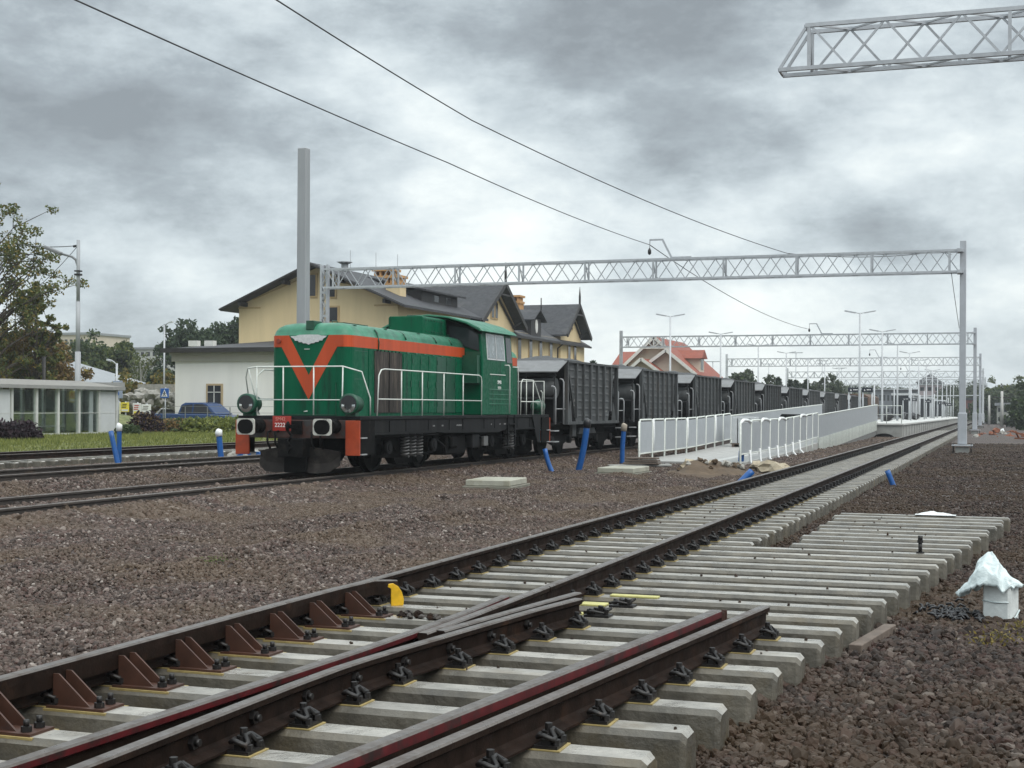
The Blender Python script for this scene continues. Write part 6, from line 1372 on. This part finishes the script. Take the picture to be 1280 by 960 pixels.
# ------------------------------------------------------------------ blue pipes, covers, bag
def pipe(label, foot, top, r_, wob=.03, cap=False, wrap=False, n=7):
    f_ = Vector(foot); t_ = Vector(top); f_ = f_ + (f_ - t_).normalized() * .25; d = t_ - f_; side = d.cross(Vector((0, 1, 0))).normalized(); pts = [f_ + d * (k / n) + side * wob * math.sin(math.pi * k / n) for k in range(n + 1)]
    root = empty('blue_pipe', foot, label, 'pipe', 'blue cable pipes sticking out of the ballast')
    rel = [p - Vector(foot) for p in pts]; mb = MB(); mb.tube(rel, r_, 14); mb.build('pipe_wall', pipe_blue, root)
    e = (rel[-1] - rel[-2]).normalized(); mb = MB(); mb.tube([rel[-1] + e * .001, rel[-1] + e * .006], r_ * .82, 14); mb.build('pipe_mouth', pipe_in_shade, root)  # flat dark disc, the shade of the hollow put into its colour
    if wrap: mb = MB(); mb.tube([rel[-1] - e * .12, rel[-1] + e * .05, rel[-1] + e * .12 + side * .05], [r_ * 1.25, r_ * 1.35, r_ * .5], 9); mb.build('pipe_wrap', wrap_white if wrap == 1 else (black_pl if wrap == 3 else M('pale rag', (.30, .26, .21), .8, .2)), root)
def foot_of(px, py, z_): return onz(px, py, z_)
def pp(label, pf, pt, z_, r_, dy=0, **k): f_ = foot_of(*pf, z_); t_ = ony(*pt, f_.y + dy); pipe(label, tuple(f_), tuple(t_), r_, **k)
pp('leaning blue pipe, left of the pair before the shelter', (147, 579), (138.5, 539), -.3, .075, wob=.0)
pp('upright blue pipe, right of the pair before the shelter', (149, 577), (149, 534), -.3, .075, wob=.0, wrap=1)
pp('short blue pipe with wrapped top near the loco buffers', (276, 569), (273.5, 541), -.25, .10, wob=.0, wrap=1)
pp('thin bent blue pipe leaning left before the rear of the locomotive', (692, 590), (681, 561), -.28, .065, wob=.05)
pp('tall dark capped blue pipe before the first hopper wagon', (722, 589), (734, 529), -.28, .085, wob=-.04, wrap=3)
pp('upright blue pipe with rag on top before the second wagon', (778, 579), (780, 534), -.27, .075, wob=.02, wrap=2)
pp('short blue pipe stub at the foot of the ramp railing', (926, 580), (927, 564), -.30, .09, wob=0)
pp('short blue pipe lying aslant beside the left running rail', (925, 604), (940, 589), -.33, .085, dy=.15, wob=0)
pp('single blue pipe stub right of the front track sleepers', (1117, 608), (1109, 588), -.42, .065, wob=.0)
bl = foot_of(312, 571, -.25); mb = MB(); mb.prism([(-.5, 0), (.5, 0), (.42, .18), (-.15, .18)], 'y', -.12, .12); o = mb.build('blue_sheet', pipe_blue); o.location = tuple(bl); tag(o, 'small blue plastic piece lying under the loco front corner', 'plastic piece')
cs = foot_of(302, 572, -.28)
for q in range(4): rock('rubble', 'pale rubble lump beside the locomotive front step', cs.x - .3 + q * .25, cs.y + .1 * (q % 2), cs.z - .03, .16, stone_grey, 'rubble beside the locomotive front', 'rubble')
mb = MB(); mb.tube([(0, 0, 0), (.04, .03, .25), (.0, -.02, .5)], [.05, .03, .004], 5); o = mb.build('weed', leaf_dark); p = foot_of(926, 575, -.28); o.location = tuple(p + Vector((.02, .05, .45))); tag(o, 'dark green sprig stuck in the pipe at the ramp foot', 'plant')
def cover(label, px, py, rot, w_, l_, top):
    p = foot_of(px, py, -.31); root = empty('concrete_cover', (p.x, p.y + .45, -.34), label, 'concrete slab', 'concrete manhole slabs', rz=rot); mb = MB(); mb.box(-w_ / 2, w_ / 2, -l_ / 2, l_ / 2, .10, .10 + top); mb.build('slab', M('cover concrete ' + str(px), (.34, .335, .28), .75, .18, 4, bump=.3, bscale=30, c2=(.22, .21, .15), mask=.55, mscale=1.5), root, bevel=.015)
    mb = MB(); mb.box(-w_ / 2 - .06, w_ / 2 + .06, -l_ / 2 - .06, l_ / 2 + .06, 0, .098); mb.build('slab_rim', M('cover rim ' + str(px), (.16, .155, .125), .8, .2), root, bevel=.01)
cover('square concrete manhole slab lying nearest on the gravel', 612, 611, R(4), .98, 1.45, .13)
cover('concrete manhole slab beside the blue pipes, farther away', 774, 594, R(-2), .98, 1.5, .13)
# earth heap
ep = foot_of(880, 592, -.3); n = 26
mb = MB(); V_ = []
for j in range(n + 1):
    V_.append([(ep.x - 1.9 + 3.8 * i / n, ep.y - 3 + 6 * j / n, float(gz(ep.x - 1.9 + 3.8 * i / n, ep.y - 3 + 6 * j / n)) - .06 + .40 * math.exp(-((i / n - .55) / .24) ** 2 - ((j / n - .5) / .26) ** 2) * (1 + .6 * mnoise.noise((i * .4, j * .4, 2))) ) for i in range(n + 1)])
mb.loft(V_, closed=False, cap0=False, cap1=False, smooth=True); tag(mb.build('earth_heap', soil), 'low brown earth heap before the ramp railings', 'earth', kind='structure')
for q, (px, py, s_) in enumerate(((865, 590, .26), (872, 593, .2), (884, 592, .24), (893, 591, .2), (878, 588, .18), (946, 588, .24), (968, 591, .3), (978, 589, .22))):
    p = foot_of(px, py, -.3); rock('pale_stone', 'pale broken stone at the foot of the earth heap' if q < 5 else 'pale crushed lump lying near the ramp railing foot', p.x, p.y, -.36 + (.08 if q < 5 else 0), s_, M('pale stone %d' % q, (.34, .29, .21), .85, .25, 6), 'pale broken stones near the ramp', 'stone', .55)
r5 = random.Random(12)
for q in range(34):
    a = r5.gauss(0, .5); b_ = r5.gauss(0, 1.1); x_ = ep.x - 1.9 + 3.8 * (.55 + a * .24); y_ = ep.y + b_ * .9; z_ = float(gz(x_, y_)) - .10 + .40 * math.exp(-(a) ** 2 - (b_ * .9 / 1.56) ** 2)
    rock('earth_clod', 'brown earth clod lying on the low earth heap', x_, y_, z_, r5.uniform(.03, .09), soil if q % 3 else stone_grey, 'clods on the earth heap', 'clod', .8)
# white block with a crumpled sack on the right
bgp = Vector((-.02, 13.25, float(gz(-.02, 13.25))))
blk = empty('plastic_block', tuple(bgp), 'pale wrapped block standing upright on the ballast under the sack', 'block', rz=R(-24))
bm_ = MB(); bm_.box(-.125, .125, -.10, .10, -.03, .36); bo_ = bm_.build('block_body', block_white, blk, bevel=.018)
mb = MB(); mb.tube([(-.119, -.104, .18), (.0, -.108, .172), (.119, -.104, .182)], .006, 5); mb.tube([(.119, -.10, .03), (.15, -.03, .05), (.135, .08, .1)], .008, 5); mb.build('wrap_fold', bag_white, blk)
n = 60; V_ = []
def bagz(u, v):
    """draped sack height over the block: peak left of centre, hanging to the left"""
    pk = .235 * math.exp(-((u + .02) / .15) ** 2 - (v / .16) ** 2) ; base = .335 - .10 * sm(-.04, -.28, u) - .02 * abs(v) / .2
    q1, q2, q3 = mnoise.noise((u * 9 + v * 5, v * 8, 3)), mnoise.noise((u * 17 - v * 9, v * 19 + u * 6, 8)), mnoise.noise((u * 36, v * 33, 5)); fold = .040 * (1 - 2.2 * abs(q1)) + .014 * (1 - 2 * abs(q2)) + .004 * (1 - 2 * abs(q3)) - .012
    return float(base + pk * (1 - .35 * sm(.0, .2, u)) + fold)
top_, bot_ = [], []
for j in range(n + 1):
    ra, rb_ = [], []
    for i in range(n + 1):
        uu, vv = i / n * 2 - 1, j / n * 2 - 1
        rr_ = max(abs(uu), abs(vv)); nn_ = math.hypot(uu, vv) or 1; k_ = rr_ / nn_
        u = uu * k_ * .27 * (1.12 if uu < 0 else .95) ; v = vv * k_ * .19
        edge = 1 + .10 * mnoise.noise((uu * 3, vv * 3, 5))
        z_ = bagz(u, v) - .045 * rr_ ** 6; dx_, dy_ = .03 * mnoise.noise((u * 12, v * 12, 31)), .03 * mnoise.noise((u * 12, v * 12, 47)); ra.append((u * edge + dx_, v * edge + dy_, z_)); rb_.append((u * edge * .97 + dx_, v * edge * .97 + dy_, z_ - .012 - .05 * (1 - rr_)))
    top_.append(ra); bot_.append(rb_)
mb = MB(); mb.loft(top_, closed=False, cap0=False, cap1=False, smooth=True); mb.loft(bot_, closed=False, cap0=False, cap1=False)
o_ = len(top_[0]); N2 = (n + 1) ** 2
border = [i for i in range(n + 1)] + [j * o_ + n for j in range(1, n + 1)] + [n * o_ + i for i in range(n - 1, -1, -1)] + [j * o_ for j in range(n - 1, 0, -1)]
for a, b_ in zip(border, border[1:] + border[:1]): mb.f.append([a, b_, b_ + N2, a + N2]); mb.m.append(0); mb.sm.append(False)
o = mb.build('white_sack', bag_white); o.location = tuple(bgp + Vector((-.075, .02, .0))); o.rotation_euler = (0, 0, R(-12)); tag(o, 'crumpled white plastic sack draped over the pale block', 'sack')
mb = MB(); V_ = [[(a, b_, .02 + .045 * max(0, 1 - ((a) / .28) ** 2 - (b_ / .10) ** 2) * (1 + mnoise.noise((a * 9, b_ * 9, 1)))) for a in np.linspace(-.3, .3, 14)] for b_ in np.linspace(-.11, .11, 8)]
mb.loft(V_, closed=False, cap0=False, cap1=False); o = mb.build('plastic_film', wrap_white); o.location = (-.98, 22.62, -.19); tag(o, 'flat white plastic film lying on the last branch bearer', 'plastic film')
mb = MB(); o_r = random.Random(4)
for q in range(70):
    x_ = o_r.gauss(0, .13); y_ = o_r.gauss(0, .26); a = o_r.uniform(0, 3.1); mb.tube([(x_, y_, .02), (x_ + .03 * math.cos(a), y_ + .03 * math.sin(a), .05), (x_ + .08 * math.cos(a), y_ + .08 * math.sin(a), .02 + .03 * o_r.random())], .012, 5)
o = mb.build('clip_heap', black_pl); o.location = (-.43, 13.15, -.40); tag(o, 'loose heap of black plastic clips on the ballast left of the block', 'clips', kind='stuff')
# ------------------------------------------------------------------ right hand distance
def upole(px, pyt, pyb, y, label, cross=True):
    a = ony(px, pyt, y); b_ = ony(px, pyb, y); root = empty('utility_pole', (a.x, y, b_.z - .5), label, 'utility pole', 'utility poles at the right'); h_ = a.z - b_.z + .5
    mb = MB(); mb.tube([(0, 0, 0), (0, 0, h_)], [.17, .12], 8); mb.build('pole', concrete_p, root)
    if cross: mb = MB(); mb.box(-.9, .9, -.05, .05, h_ - .7, h_ - .58); mb.tube([(0, 0, h_), (0, 0, h_ + .7)], .03, 4); mb.build('crossarm', roof_blk, root)
upole(1252.5, 489, 527, 150, 'pale utility pole with crossarm before the grey house'); upole(1236.5, 494, 526, 190, 'plain thin pole left of the grey house', False)
p = ony(1140, 495, 250); q = ony(1250, 494, 250); mb = MB(); mb.bar((p.x, 250, p.z), (q.x, 250, q.z), .15); tag(mb.build('gantry_beam', steel_far, loc=(p.x, 250, p.z)), 'thin horizontal gantry beam far behind the right hand posts', 'gantry')
for q in range(16):
    px = 1218 + q * 4.4 + r3.uniform(-2, 2); d_ = r3.uniform(105, 135); p = ony(px, 527, d_); rock('scrap_heap', 'rusty reddish scrap heap at the right edge of the yard', p.x, d_, float(gz(p.x, d_)) - .25, r3.uniform(.16, .34), rust if q % 4 else stone_grey, 'rusty scrap heaps at the far right', 'scrap', .7)
mb = MB()
for q in range(40): x_ = r3.uniform(0, 9); y_ = r3.uniform(0, 12); mb.bar((x_, y_, .1 + r3.random() * .3), (x_ + r3.uniform(-1.3, 1.3), y_ + r3.uniform(-1, 1), .2 + r3.random() * .5), .1)
p = ony(1262, 534, 92); o = mb.build('scrap_bars', rust); o.location = (p.x, 92, float(gz(p.x, 92)) - .1); tag(o, 'tangle of rusty bars lying along the far right edge', 'scrap', kind='stuff')
p = ony(1252, 529, 128); rock('white_bundle', 'small white bundle lying before the utility pole', p.x, 128, -.55, .22, wrap_white, None, 'bundle')
# ------------------------------------------------------------------ trees and plants
def leafmesh(name, P, size, mat, parent=None, seed=0, asp=1.6, flat=.0):
    r = np.random.default_rng(seed); n = len(P); a = r.normal(size=(n, 3)); a[:, 2] *= 1 - flat; a /= np.linalg.norm(a, axis=1)[:, None]; b = r.normal(size=(n, 3)); b -= a * (a * b).sum(1)[:, None]; b /= np.linalg.norm(b, axis=1)[:, None]
    s = size * r.uniform(.6, 1.3, n)[:, None]; a = a * s * asp / 2; b = b * s / 2
    v = np.stack([P - a, P + b * .9 - a * .1, P + a, P - b * .9 - a * .1], 1).reshape(-1, 3)
    me = bpy.data.meshes.new(name); me.vertices.add(4 * n); me.vertices.foreach_set('co', v.ravel().astype(np.float32)); me.loops.add(4 * n); me.loops.foreach_set('vertex_index', np.arange(4 * n, dtype=np.int32)); me.polygons.add(n); me.polygons.foreach_set('loop_start', np.arange(0, 4 * n, 4, dtype=np.int32)); me.update(calc_edges=True); me.validate()
    me.materials.append(mat); o = bpy.data.objects.new(name, me); col.objects.link(o)
    if parent: o.parent = parent
    return o
def tree(name, label, base, h, rad, mats, n=6000, leaf=.22, seed=1, group='trees', cat='tree', trunk=None, start=.25, clump=22, spread=.33, barkm=None, squash=1.0, airy=0.):
    """trunk with limbs; leaves in clumps round the limb ends"""
    r = np.random.default_rng(seed); root = empty(name, base, label, cat, group); mb = MB(); tips = []
    tr = trunk or h * .022; bend = r.normal(size=2) * h * .02
    tp = [(bend[0] * k * k, bend[1] * k * k, h * .80 * k) for k in np.linspace(0, 1, 6)]; mb.tube(tp, [tr * (1.15 - k * .95) for k in np.linspace(0, 1, 6)], 8)
    for i in range(clump):
        k = start + (1 - start) * (i + r.random()) / clump; a = r.uniform(0, 2 * math.pi); prof = math.sin(math.pi * min(1, .16 + .84 * ((k - start) / (1 - start)) ** .85)) ** .6; L_ = rad * prof * r.uniform(.55, 1.08)
        z0 = h * .8 * max(.12, k - .18); p0 = np.array([bend[0] * (z0 / h / .8) ** 2, bend[1] * (z0 / h / .8) ** 2, z0]); p1 = np.array([math.cos(a) * L_, math.sin(a) * L_ * squash, h * (k * .92)]); pm = (p0 + p1) / 2 + np.array([0, 0, h * .03])
        mb.tube([p0, pm, p1], [tr * .38 * (1.2 - k), tr * .25 * (1.2 - k) + .01, .012], 5)
        tips.append((p1, .85)); tips.append((pm * .4 + p1 * .6 + r.normal(size=3) * rad * .12, .8))
        for q in range(2):
            p2 = p1 + r.normal(size=3) * rad * .26; mb.tube([pm * .3 + p1 * .7, p2], [tr * .10, .01], 4); tips.append((p2, .6))
    mb.build('trunk', barkm or bark, root, fix=False)
    T = np.array([t[0] for t in tips]); W_ = np.array([t[1] for t in tips]); ci = r.integers(0, len(T), n); d = r.normal(size=(n, 3)); d /= np.linalg.norm(d, axis=1)[:, None]; rr_ = rad * spread * W_[ci] * r.random(n) ** .45
    P = T[ci] + d * rr_[:, None] * np.array([1, 1, .75])
    if airy: keep = np.array([mnoise.noise(Vector(p) * (1.6 / rad)) for p in P]) > -airy; P = P[keep]
    P = P[P[:, 2] > h * start * .55]; half = r.random(len(P)) < .72 if len(mats) > 1 else np.ones(len(P), bool)
    leafmesh('crown', P[half], leaf, mats[0], root, seed)
    if len(mats) > 1: leafmesh('crown', P[~half], leaf, mats[1], root, seed + 1)
    return root
def conifer(label, base, h, rad, seed, n=2500, leaf=.25, mat=None):
    r = np.random.default_rng(seed); root = empty('spruce_tree', base, label, 'tree', 'conifers'); mb = MB(); mb.tube([(0, 0, 0), (0, 0, h)], [h * .015, .01], 6); mb.build('trunk', bark, root)
    k = r.random(n) ** .7; lay = np.floor(k * 14) / 14; kk_ = lay + (k - lay) * .5; a = r.uniform(0, 6.28, n); R_ = rad * (1 - kk_) * r.uniform(.35, 1.05, n) * (1 + .25 * np.sin(a * 5 + lay * 40)); P = np.stack([np.cos(a) * R_, np.sin(a) * R_, h * (.06 + .94 * kk_) - R_ * .18], -1); leafmesh('crown', P, leaf, mat or leaf_pine, root, seed, asp=2.2); return root
def at_tree(px, pyt, y, zg=-.3): p = ony(px, pyt, y); return (p.x, y, zg), (p.z - zg) * (.93 if y > 110 else 1)
# large tree at the left edge
b_, h_ = at_tree(-24, 225, 60, .1); tree('deciduous_tree', 'large loose green tree at the left edge over the shelter', b_, h_ * 1.02, 3.7, [leaf_green, leaf_aut], 26000, .115, 3, clump=88, spread=.18, airy=.14, start=.24)
b_, h_ = at_tree(44, 330, 64, .1); tree('deciduous_tree', 'slender loose tree in front of the street lamp, thin outer twigs', b_, h_ * .95, 1.3, [leaf_green, leaf_aut], 9000, .14, 12, clump=34, spread=.26, airy=.15, start=.3)
b_, h_ = at_tree(36, 408, 66, .1); tree('deciduous_tree', 'low reddish brown autumn tree over the shelter roof', b_, h_, 2.3, [leaf_brown, leaf_aut], 12000, .15, 5, clump=24, spread=.38, start=.3)
b_, h_ = at_tree(10, 425, 68, .1); tree('deciduous_tree', 'low yellowish green bushy tree left of the grey roof', b_, h_, 2.9, [leaf_aut, leaf_green], 13000, .16, 6, clump=26, spread=.4, start=.15)
GT = 'trees behind the street'
for i, (px, pt, y, rad, mats, lab) in enumerate(((108, 416, 120, 4.4, [leaf_dark, leaf_green], 'dense dark green round tree behind the grey roof'), (150, 418, 122, 3.1, [leaf_green, leaf_dark], 'mid green round tree left of the bare birches'), (128, 421, 126, 3.6, [leaf_dark], 'dark tree between the two round trees behind the street'),
        (229, 392, 118, 2.9, [leaf_pine, leaf_dark], 'dark pine like tree with gaps above the annex roof'), (272, 391, 118, 3.6, [leaf_pine, leaf_dark], 'dense dark tree beside the cream gable'), (292, 397, 122, 2.7, [leaf_pine], 'dark tree touching the cream gable'))):
    b_, h_ = at_tree(px, pt, y, -.2); tree('deciduous_tree', lab, b_, h_, rad, mats, 8000, .26, 20 + i, GT, clump=26, spread=.36, start=.12 if i < 3 else .35, airy=.0 if i != 3 else .25)
for i, (px, pt) in enumerate(((178, 430), (188, 434), (197, 428), (171, 436))):
    b_, h_ = at_tree(px, pt, 116 + i, -.2); tree('birch_tree', 'thin nearly bare birch before the pale apartment block', b_, h_, 1.3, [leaf_green], 420, .20, 40 + i, 'bare birches', clump=22, spread=.3, barkm=bark_birch, trunk=.11)
b_, h_ = at_tree(188, 468, 100, -.2); conifer('small dark spruce before the bare birches', b_, h_, 1.7, 4)
for i, (px, pt, y) in enumerate(((150, 484, 92), (172, 480, 95), (196, 478, 98), (212, 472, 96))):
    b_, h_ = at_tree(px, pt, y, -.2); tree('bush', 'yellow green leafy bush behind the posters, %s from the shelter' % ordw(i + 1), b_, h_, 1.9, [leaf_aut, leaf_green], 2500, .22, 60 + i, 'bushes behind the posters', 'bush', start=.05, spread=.5, clump=14)
def hedge(label, pts, zr, rad, mats, n, leaf, seed, name='hedge', cat='hedge', group='low shrubs in the grass strip'):
    r = np.random.default_rng(seed); b0 = pts[0]; root = empty(name, b0, label, cat, group); Q = np.array(pts) - np.array(b0); ci = r.integers(0, len(Q), n); d = r.normal(size=(n, 3)); d /= np.linalg.norm(d, axis=1)[:, None]; d[:, 2] = np.abs(d[:, 2]); P = Q[ci] + d * (r.random(n) ** .35)[:, None] * np.array([rad, rad, zr]) * r.uniform(.75, 1.1, n)[:, None]
    h_ = r.random(n) < .75; leafmesh('foliage', P[h_], leaf, mats[0], root, seed)
    if len(mats) > 1: leafmesh('foliage', P[~h_], leaf, mats[1], root, seed + 1)
    mb = MB()
    for q in Q[:1]: mb.tube([tuple(q - np.array((0, 0, .1))), tuple(q + np.array((.05, 0, zr * .6)))], .03, 4)
    mb.build('stems', bark, root)
yh = 46.0
def hp_(px, py, x_): p = onx(px, py, x_); return (p.x, p.y, float(gz(p.x, p.y)) + .02)
hedge('dark purple clipped hedge before the bus shelter', [hp_(p, 553, -33.5) for p in (-8, 4, 16, 28, 35)], .72, .55, [leaf_purple], 6500, .10, 71)
hedge('round dark reddish shrub right of the shelter', [hp_(p, 550, -35.5) for p in (176, 182, 188)], .95, .65, [leaf_purple, leaf_brown], 4500, .10, 72)
hedge('dark green low shrub between shelter and reddish shrub', [hp_(p, 551, -34.5) for p in (154, 162, 166)], .45, .45, [leaf_dark], 2500, .10, 73)
hedge('reddish twiggy low shrub before the pickup', [hp_(p, 551, -35.5) for p in (208, 216, 226, 236)], .62, .65, [leaf_brown, leaf_dark], 5000, .10, 74)
hedge('bright green juniper shrub before the pickup front', [hp_(p, 549, -34.5) for p in (244, 256, 268, 280, 292, 300)], .74, .8, [leaf_juniper, leaf_green], 10000, .11, 75)
hedge('dark green juniper shrub before the pickup rear', [hp_(p, 549, -36.5) for p in (200, 214, 228)], .60, .75, [leaf_dark, leaf_juniper], 5000, .11, 76)
# dark column shrub behind the shelter
p = ony(57, 553, 58); hedge('dark egg shaped clipped thuja seen through the shelter glass', [(p.x, 58, .5), (p.x, 58, .8), (p.x, 58, 1.1)], .75, .36, [leaf_pine], 5000, .10, 77, 'thuja', 'shrub')
# grass strip
r = np.random.default_rng(9); n = 60000; gx_ = r.uniform(-38, -29.3, n); gy_ = r.uniform(30, 66, n); k_ = inview(gx_, gy_) & ((gx_ < -29.9) | (r.random(n) < .5)); gx_, gy_ = gx_[k_], gy_[k_]; n = len(gx_); gh = r.uniform(.06, .20, n) * (1 + .8 * fbm(gx_, gy_, .8, 5)); a = r.uniform(0, 6.28, n); wv = np.stack([np.cos(a), np.sin(a), 0 * a], -1) * .022; base = np.stack([gx_, gy_, gz(gx_, gy_) - .02], -1); tip = base + np.stack([r.normal(0, .07, n), r.normal(0, .07, n), gh], -1)
v = np.stack([base - wv, base + wv, tip], 1).reshape(-1, 3); me = bpy.data.meshes.new('grass'); me.vertices.add(3 * n); me.vertices.foreach_set('co', v.ravel().astype(np.float32)); me.loops.add(3 * n); me.loops.foreach_set('vertex_index', np.arange(3 * n, dtype=np.int32)); me.polygons.add(n); me.polygons.foreach_set('loop_start', np.arange(0, 3 * n, 3, dtype=np.int32)); me.update(calc_edges=True); me.materials.append(grass_m); o = bpy.data.objects.new('grass', me); col.objects.link(o); tag(o, 'unmown yellowish green grass strip before the bus shelter', 'grass', kind='stuff')
for i, (x_, y_) in enumerate(((-.02, 12.0), (.15, 12.5), (-.1, 11.6), (-8.0, 13.4))):
    n = 60; rr_ = np.random.default_rng(i); P = np.stack([rr_.normal(0, .10, n), rr_.normal(0, .10, n), np.abs(rr_.normal(0, .03, n)) + .02], -1); o = leafmesh('weed_tuft', P, .016, leaf_aut if i != 3 else leaf_green, None, i, 2.4); o.location = (x_, y_, float(gz(x_, y_)) + .02); tag(o, 'small yellow green weed tuft on the ballast near the white block' if i < 3 else 'small green weed tuft beside the left guard rail', 'weed', 'weed tufts on the ballast' if i < 3 else None)
# trees along the right and far distance
GF = 'trees in the far background'
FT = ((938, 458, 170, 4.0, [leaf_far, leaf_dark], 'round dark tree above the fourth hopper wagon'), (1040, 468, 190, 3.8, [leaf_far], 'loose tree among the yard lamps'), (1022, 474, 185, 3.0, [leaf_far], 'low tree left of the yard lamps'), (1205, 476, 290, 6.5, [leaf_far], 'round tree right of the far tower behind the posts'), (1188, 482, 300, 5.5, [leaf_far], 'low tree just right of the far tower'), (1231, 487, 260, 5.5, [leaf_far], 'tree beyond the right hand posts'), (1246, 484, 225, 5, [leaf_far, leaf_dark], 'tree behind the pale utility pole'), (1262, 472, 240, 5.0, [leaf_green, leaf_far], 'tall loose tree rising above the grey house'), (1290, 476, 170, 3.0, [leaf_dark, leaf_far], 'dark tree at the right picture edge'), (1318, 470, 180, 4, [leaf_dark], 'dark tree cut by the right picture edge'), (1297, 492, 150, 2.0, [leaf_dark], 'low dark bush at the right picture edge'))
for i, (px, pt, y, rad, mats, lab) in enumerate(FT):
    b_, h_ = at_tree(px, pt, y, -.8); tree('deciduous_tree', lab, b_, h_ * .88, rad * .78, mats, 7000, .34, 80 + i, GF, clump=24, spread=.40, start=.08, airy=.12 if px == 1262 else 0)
for i, (px, pt, y, rad) in enumerate(((973, 467, 185, 2.4), (988, 470, 188, 2.2), (995, 471, 186, 2.4), (1008, 470, 184, 2.2), (1003, 476, 190, 2.4), (741, 444.5, 125, 1.6))):
    b_, h_ = at_tree(px, pt, y, -.5); conifer('dark spruce behind the wagons, %s from the round tree' % ordw(i + 1) if i < 5 else 'small spruce tip above the first hopper wagon', b_, h_, rad, 30 + i, 2200, .3)
# woods along the horizon
r = np.random.default_rng(17)
def woods(pts, hmin, hmax, n, leaf, label, seed):
    r = np.random.default_rng(seed); Q = []
    for (xa, ya), (xb, yb) in zip(pts[:-1], pts[1:]):
        m = max(2, int(math.hypot(xb - xa, yb - ya) / 7))
        for k in range(m): Q.append((xa + (xb - xa) * k / m + r.normal() * 3, ya + (yb - ya) * k / m + r.normal() * 4, r.uniform(hmin, hmax)))
    Q = np.array(Q); ci = r.integers(0, len(Q), n); d = r.normal(size=(n, 3)); d /= np.linalg.norm(d, axis=1)[:, None]; rr_ = r.random(n) ** .4; h_ = Q[ci, 2]
    P = np.stack([Q[ci, 0] + d[:, 0] * rr_ * 5.5, Q[ci, 1] + d[:, 1] * rr_ * 5.5, h_ * .5 + d[:, 2] * rr_ * h_ * .52], -1); P[:, 2] -= .5
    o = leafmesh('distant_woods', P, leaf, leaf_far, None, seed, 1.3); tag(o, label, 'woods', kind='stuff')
def xw(px, y): p = ony(px, 500, y); return (p.x, y)
woods([xw(880, 260), xw(1000, 300), xw(1090, 360), xw(1160, 420), xw(1240, 400)], 5, 8, 30000, 1.0, 'dark wooded horizon beyond the platform and wagons', 1)
woods([xw(1222, 330), xw(1262, 260), xw(1330, 230)], 4.5, 6.5, 16000, .7, 'dark green woods beyond the right side of the yard', 2)
woods([xw(-900, 260), xw(-450, 240), xw(-60, 240), xw(60, 230), xw(160, 300), xw(300, 300)], 5, 8, 26000, 1.0, 'wooded horizon behind the street on the left', 3)
# ------------------------------------------------------------------ faint haze over the distance
hm = bpy.data.materials.new('haze'); hm.use_nodes = True; N = hm.node_tree.nodes; N.clear(); o_ = N.new('ShaderNodeOutputMaterial'); pv = N.new('ShaderNodeVolumePrincipled')
pv.inputs['Color'].default_value = (.86, .90, .94, 1); pv.inputs['Density'].default_value = .0004; pv.inputs['Anisotropy'].default_value = .2; hm.node_tree.links.new(pv.outputs[0], o_.inputs['Volume'])
mb = MB(); mb.box(-1600, 1000, -70, 3200, -8, 22); o = mb.build('haze', hm); tag(o, 'thin pale haze lying over the far end of the yard', 'haze', kind='stuff')
